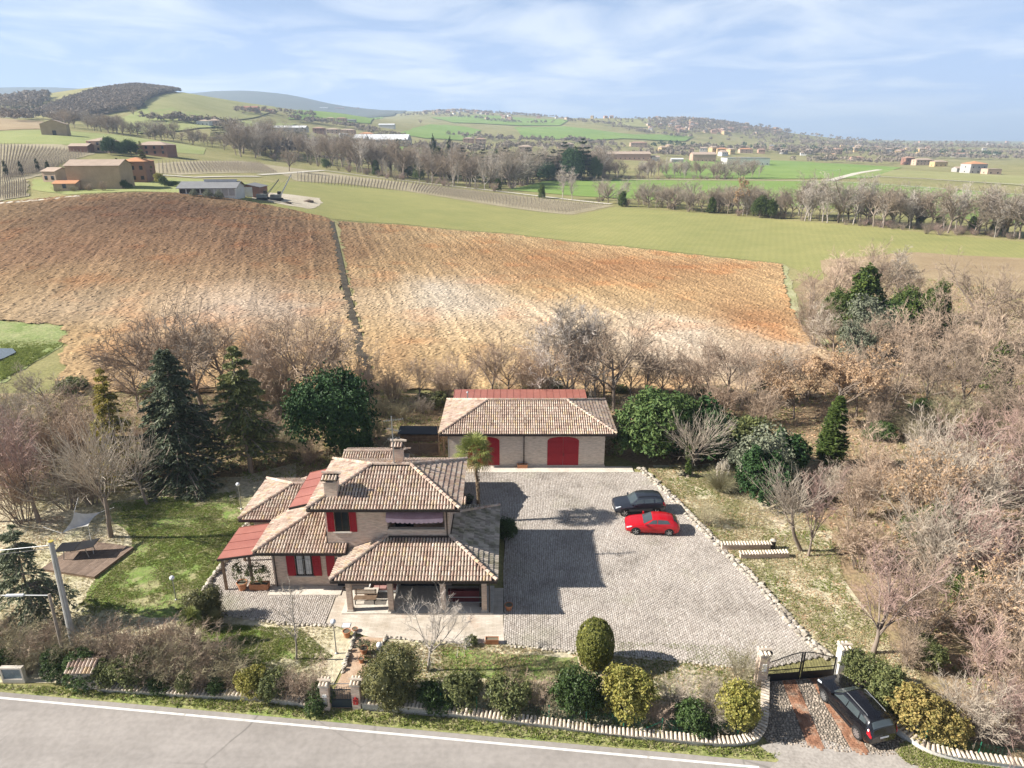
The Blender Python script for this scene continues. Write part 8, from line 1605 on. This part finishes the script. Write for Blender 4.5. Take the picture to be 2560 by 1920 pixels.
F_wood = leafmat('far_bare_wood', (0.14, 0.115, 0.09), (0.36, 0.30, 0.24), .95, .05, .1, .05, scale=.02); F_ever = leafmat('far_evergreen', (0.04, 0.07, 0.04), (0.10, 0.13, 0.07), .9, .05, .1, .05, scale=.03)
far_wood('hill_wood', far((78, 246), (150, 218), (230, 196), (310, 176), (388, 180), (345, 205), (315, 222), (300, 236), (215, 250), (130, 264)), 6500, 5, 8, F_wood, 1)
far_wood('ridge_wood', far((0, 222), (60, 214), (110, 212), (80, 240), (0, 236)), 500, 8, 14, F_wood, 2)
for i, (pts, n, w_, h) in enumerate([([(330, 262), (430, 268), (520, 276)], 90, 6, 8), ([(640, 262), (690, 266), (770, 278), (860, 300)], 120, 8, 8), ([(860, 252), (960, 250), (1060, 262), (1180, 268)], 120, 15, 9), ([(1010, 300), (1100, 305), (1240, 308), (1340, 318)], 160, 20, 9), ([(880, 322), (1000, 330), (1180, 322), (1330, 330)], 160, 12, 10), ([(1220, 262), (1330, 272), (1400, 290), (1500, 300)], 140, 16, 9), ([(1480, 258), (1560, 268), (1640, 282), (1700, 298)], 380, 60, 9), ([(1380, 262), (1480, 272), (1600, 290)], 300, 60, 8), ([(1400, 330), (1520, 322), (1680, 330), (1800, 336)], 260, 16, 9), ([(1740, 352), (1800, 350), (1900, 356), (1950, 352)], 90, 7, 9), ([(1690, 312), (1850, 316), (2050, 320), (2230, 324)], 420, 60, 10), ([(1700, 322), (1900, 328), (2230, 334)], 360, 40, 9), ([(1880, 340), (2050, 342), (2230, 346)], 200, 18, 9), ([(1680, 306), (1900, 310), (2240, 314)], 300, 150, 12), ([(1300, 340), (1420, 336), (1500, 340)], 90, 9, 8), ([(520, 246), (600, 246), (680, 252)], 60, 8, 8), ([(0, 262), (60, 256), (140, 262)], 70, 8, 9), ([(560, 335), (640, 330), (720, 338)], 120, 9, 10)]):
    far_wood('hedgerow_trees', far(*pts), n, h * .6, h * 1.3, F_wood, 20 + i, w_)
far_wood('far_conifers', far((1400, 318), (1600, 320), (1950, 334), (2150, 338)), 60, 8, 13, F_ever, 60, 14); far_wood('town_trees', far((1400, 258), (1500, 256), (1600, 264), (1680, 286), (1500, 292), (1400, 280)), 700, 6, 11, F_wood, 61); far_wood('village_trees', far((900, 248), (980, 240), (1060, 246), (1200, 254)), 240, 7, 12, F_wood, 62, 30)
# ------------------------------------------------------------------ the hazy air
m = bpy.data.materials.new('haze_air'); m.use_nodes = True; n = m.node_tree; n.nodes.clear(); out = n.nodes.new('ShaderNodeOutputMaterial'); pv = n.nodes.new('ShaderNodeVolumePrincipled')
pv.inputs['Color'].default_value = (0.60, 0.77, 1.0, 1); pv.inputs['Density'].default_value = 0.00017; pv.inputs['Anisotropy'].default_value = 0.1
n.links.new(pv.outputs[0], out.inputs['Volume'])
hz = MB().box(-18000, 18000, -400, 17200, -60, 420).build('haze', m); tag(hz, kind='stuff')

# ------------------------------------------------------------------ rows of look-alikes: say which one by its place in the row
ORD = 'first second third fourth fifth sixth seventh eighth ninth tenth eleventh twelfth thirteenth fourteenth fifteenth sixteenth seventeenth eighteenth nineteenth twentieth'.split() + ['twenty-' + w for w in 'first second third fourth fifth sixth seventh eighth ninth'.split()]
for g_ in ('bare trees along the field edge behind the house', 'dry tan-leaved oaks right of the garage', 'silos beside the factory', 'blue-green conifers of the slope garden', 'tangled bushes of the roadside hedge', 'low scrub behind the plot', 'vine rows of the lower left vineyard', 'houses along the far ridge', 'vine rows of the upper left vineyard'):
    L_ = sorted([o for o in bpy.data.objects if o.get('group') == g_], key=lambda o: o.location.x / max(5, o.location.y))
    for k, o in enumerate(L_): o['label'] = o['label'] + ', ' + ORD[k] + ' from the left'
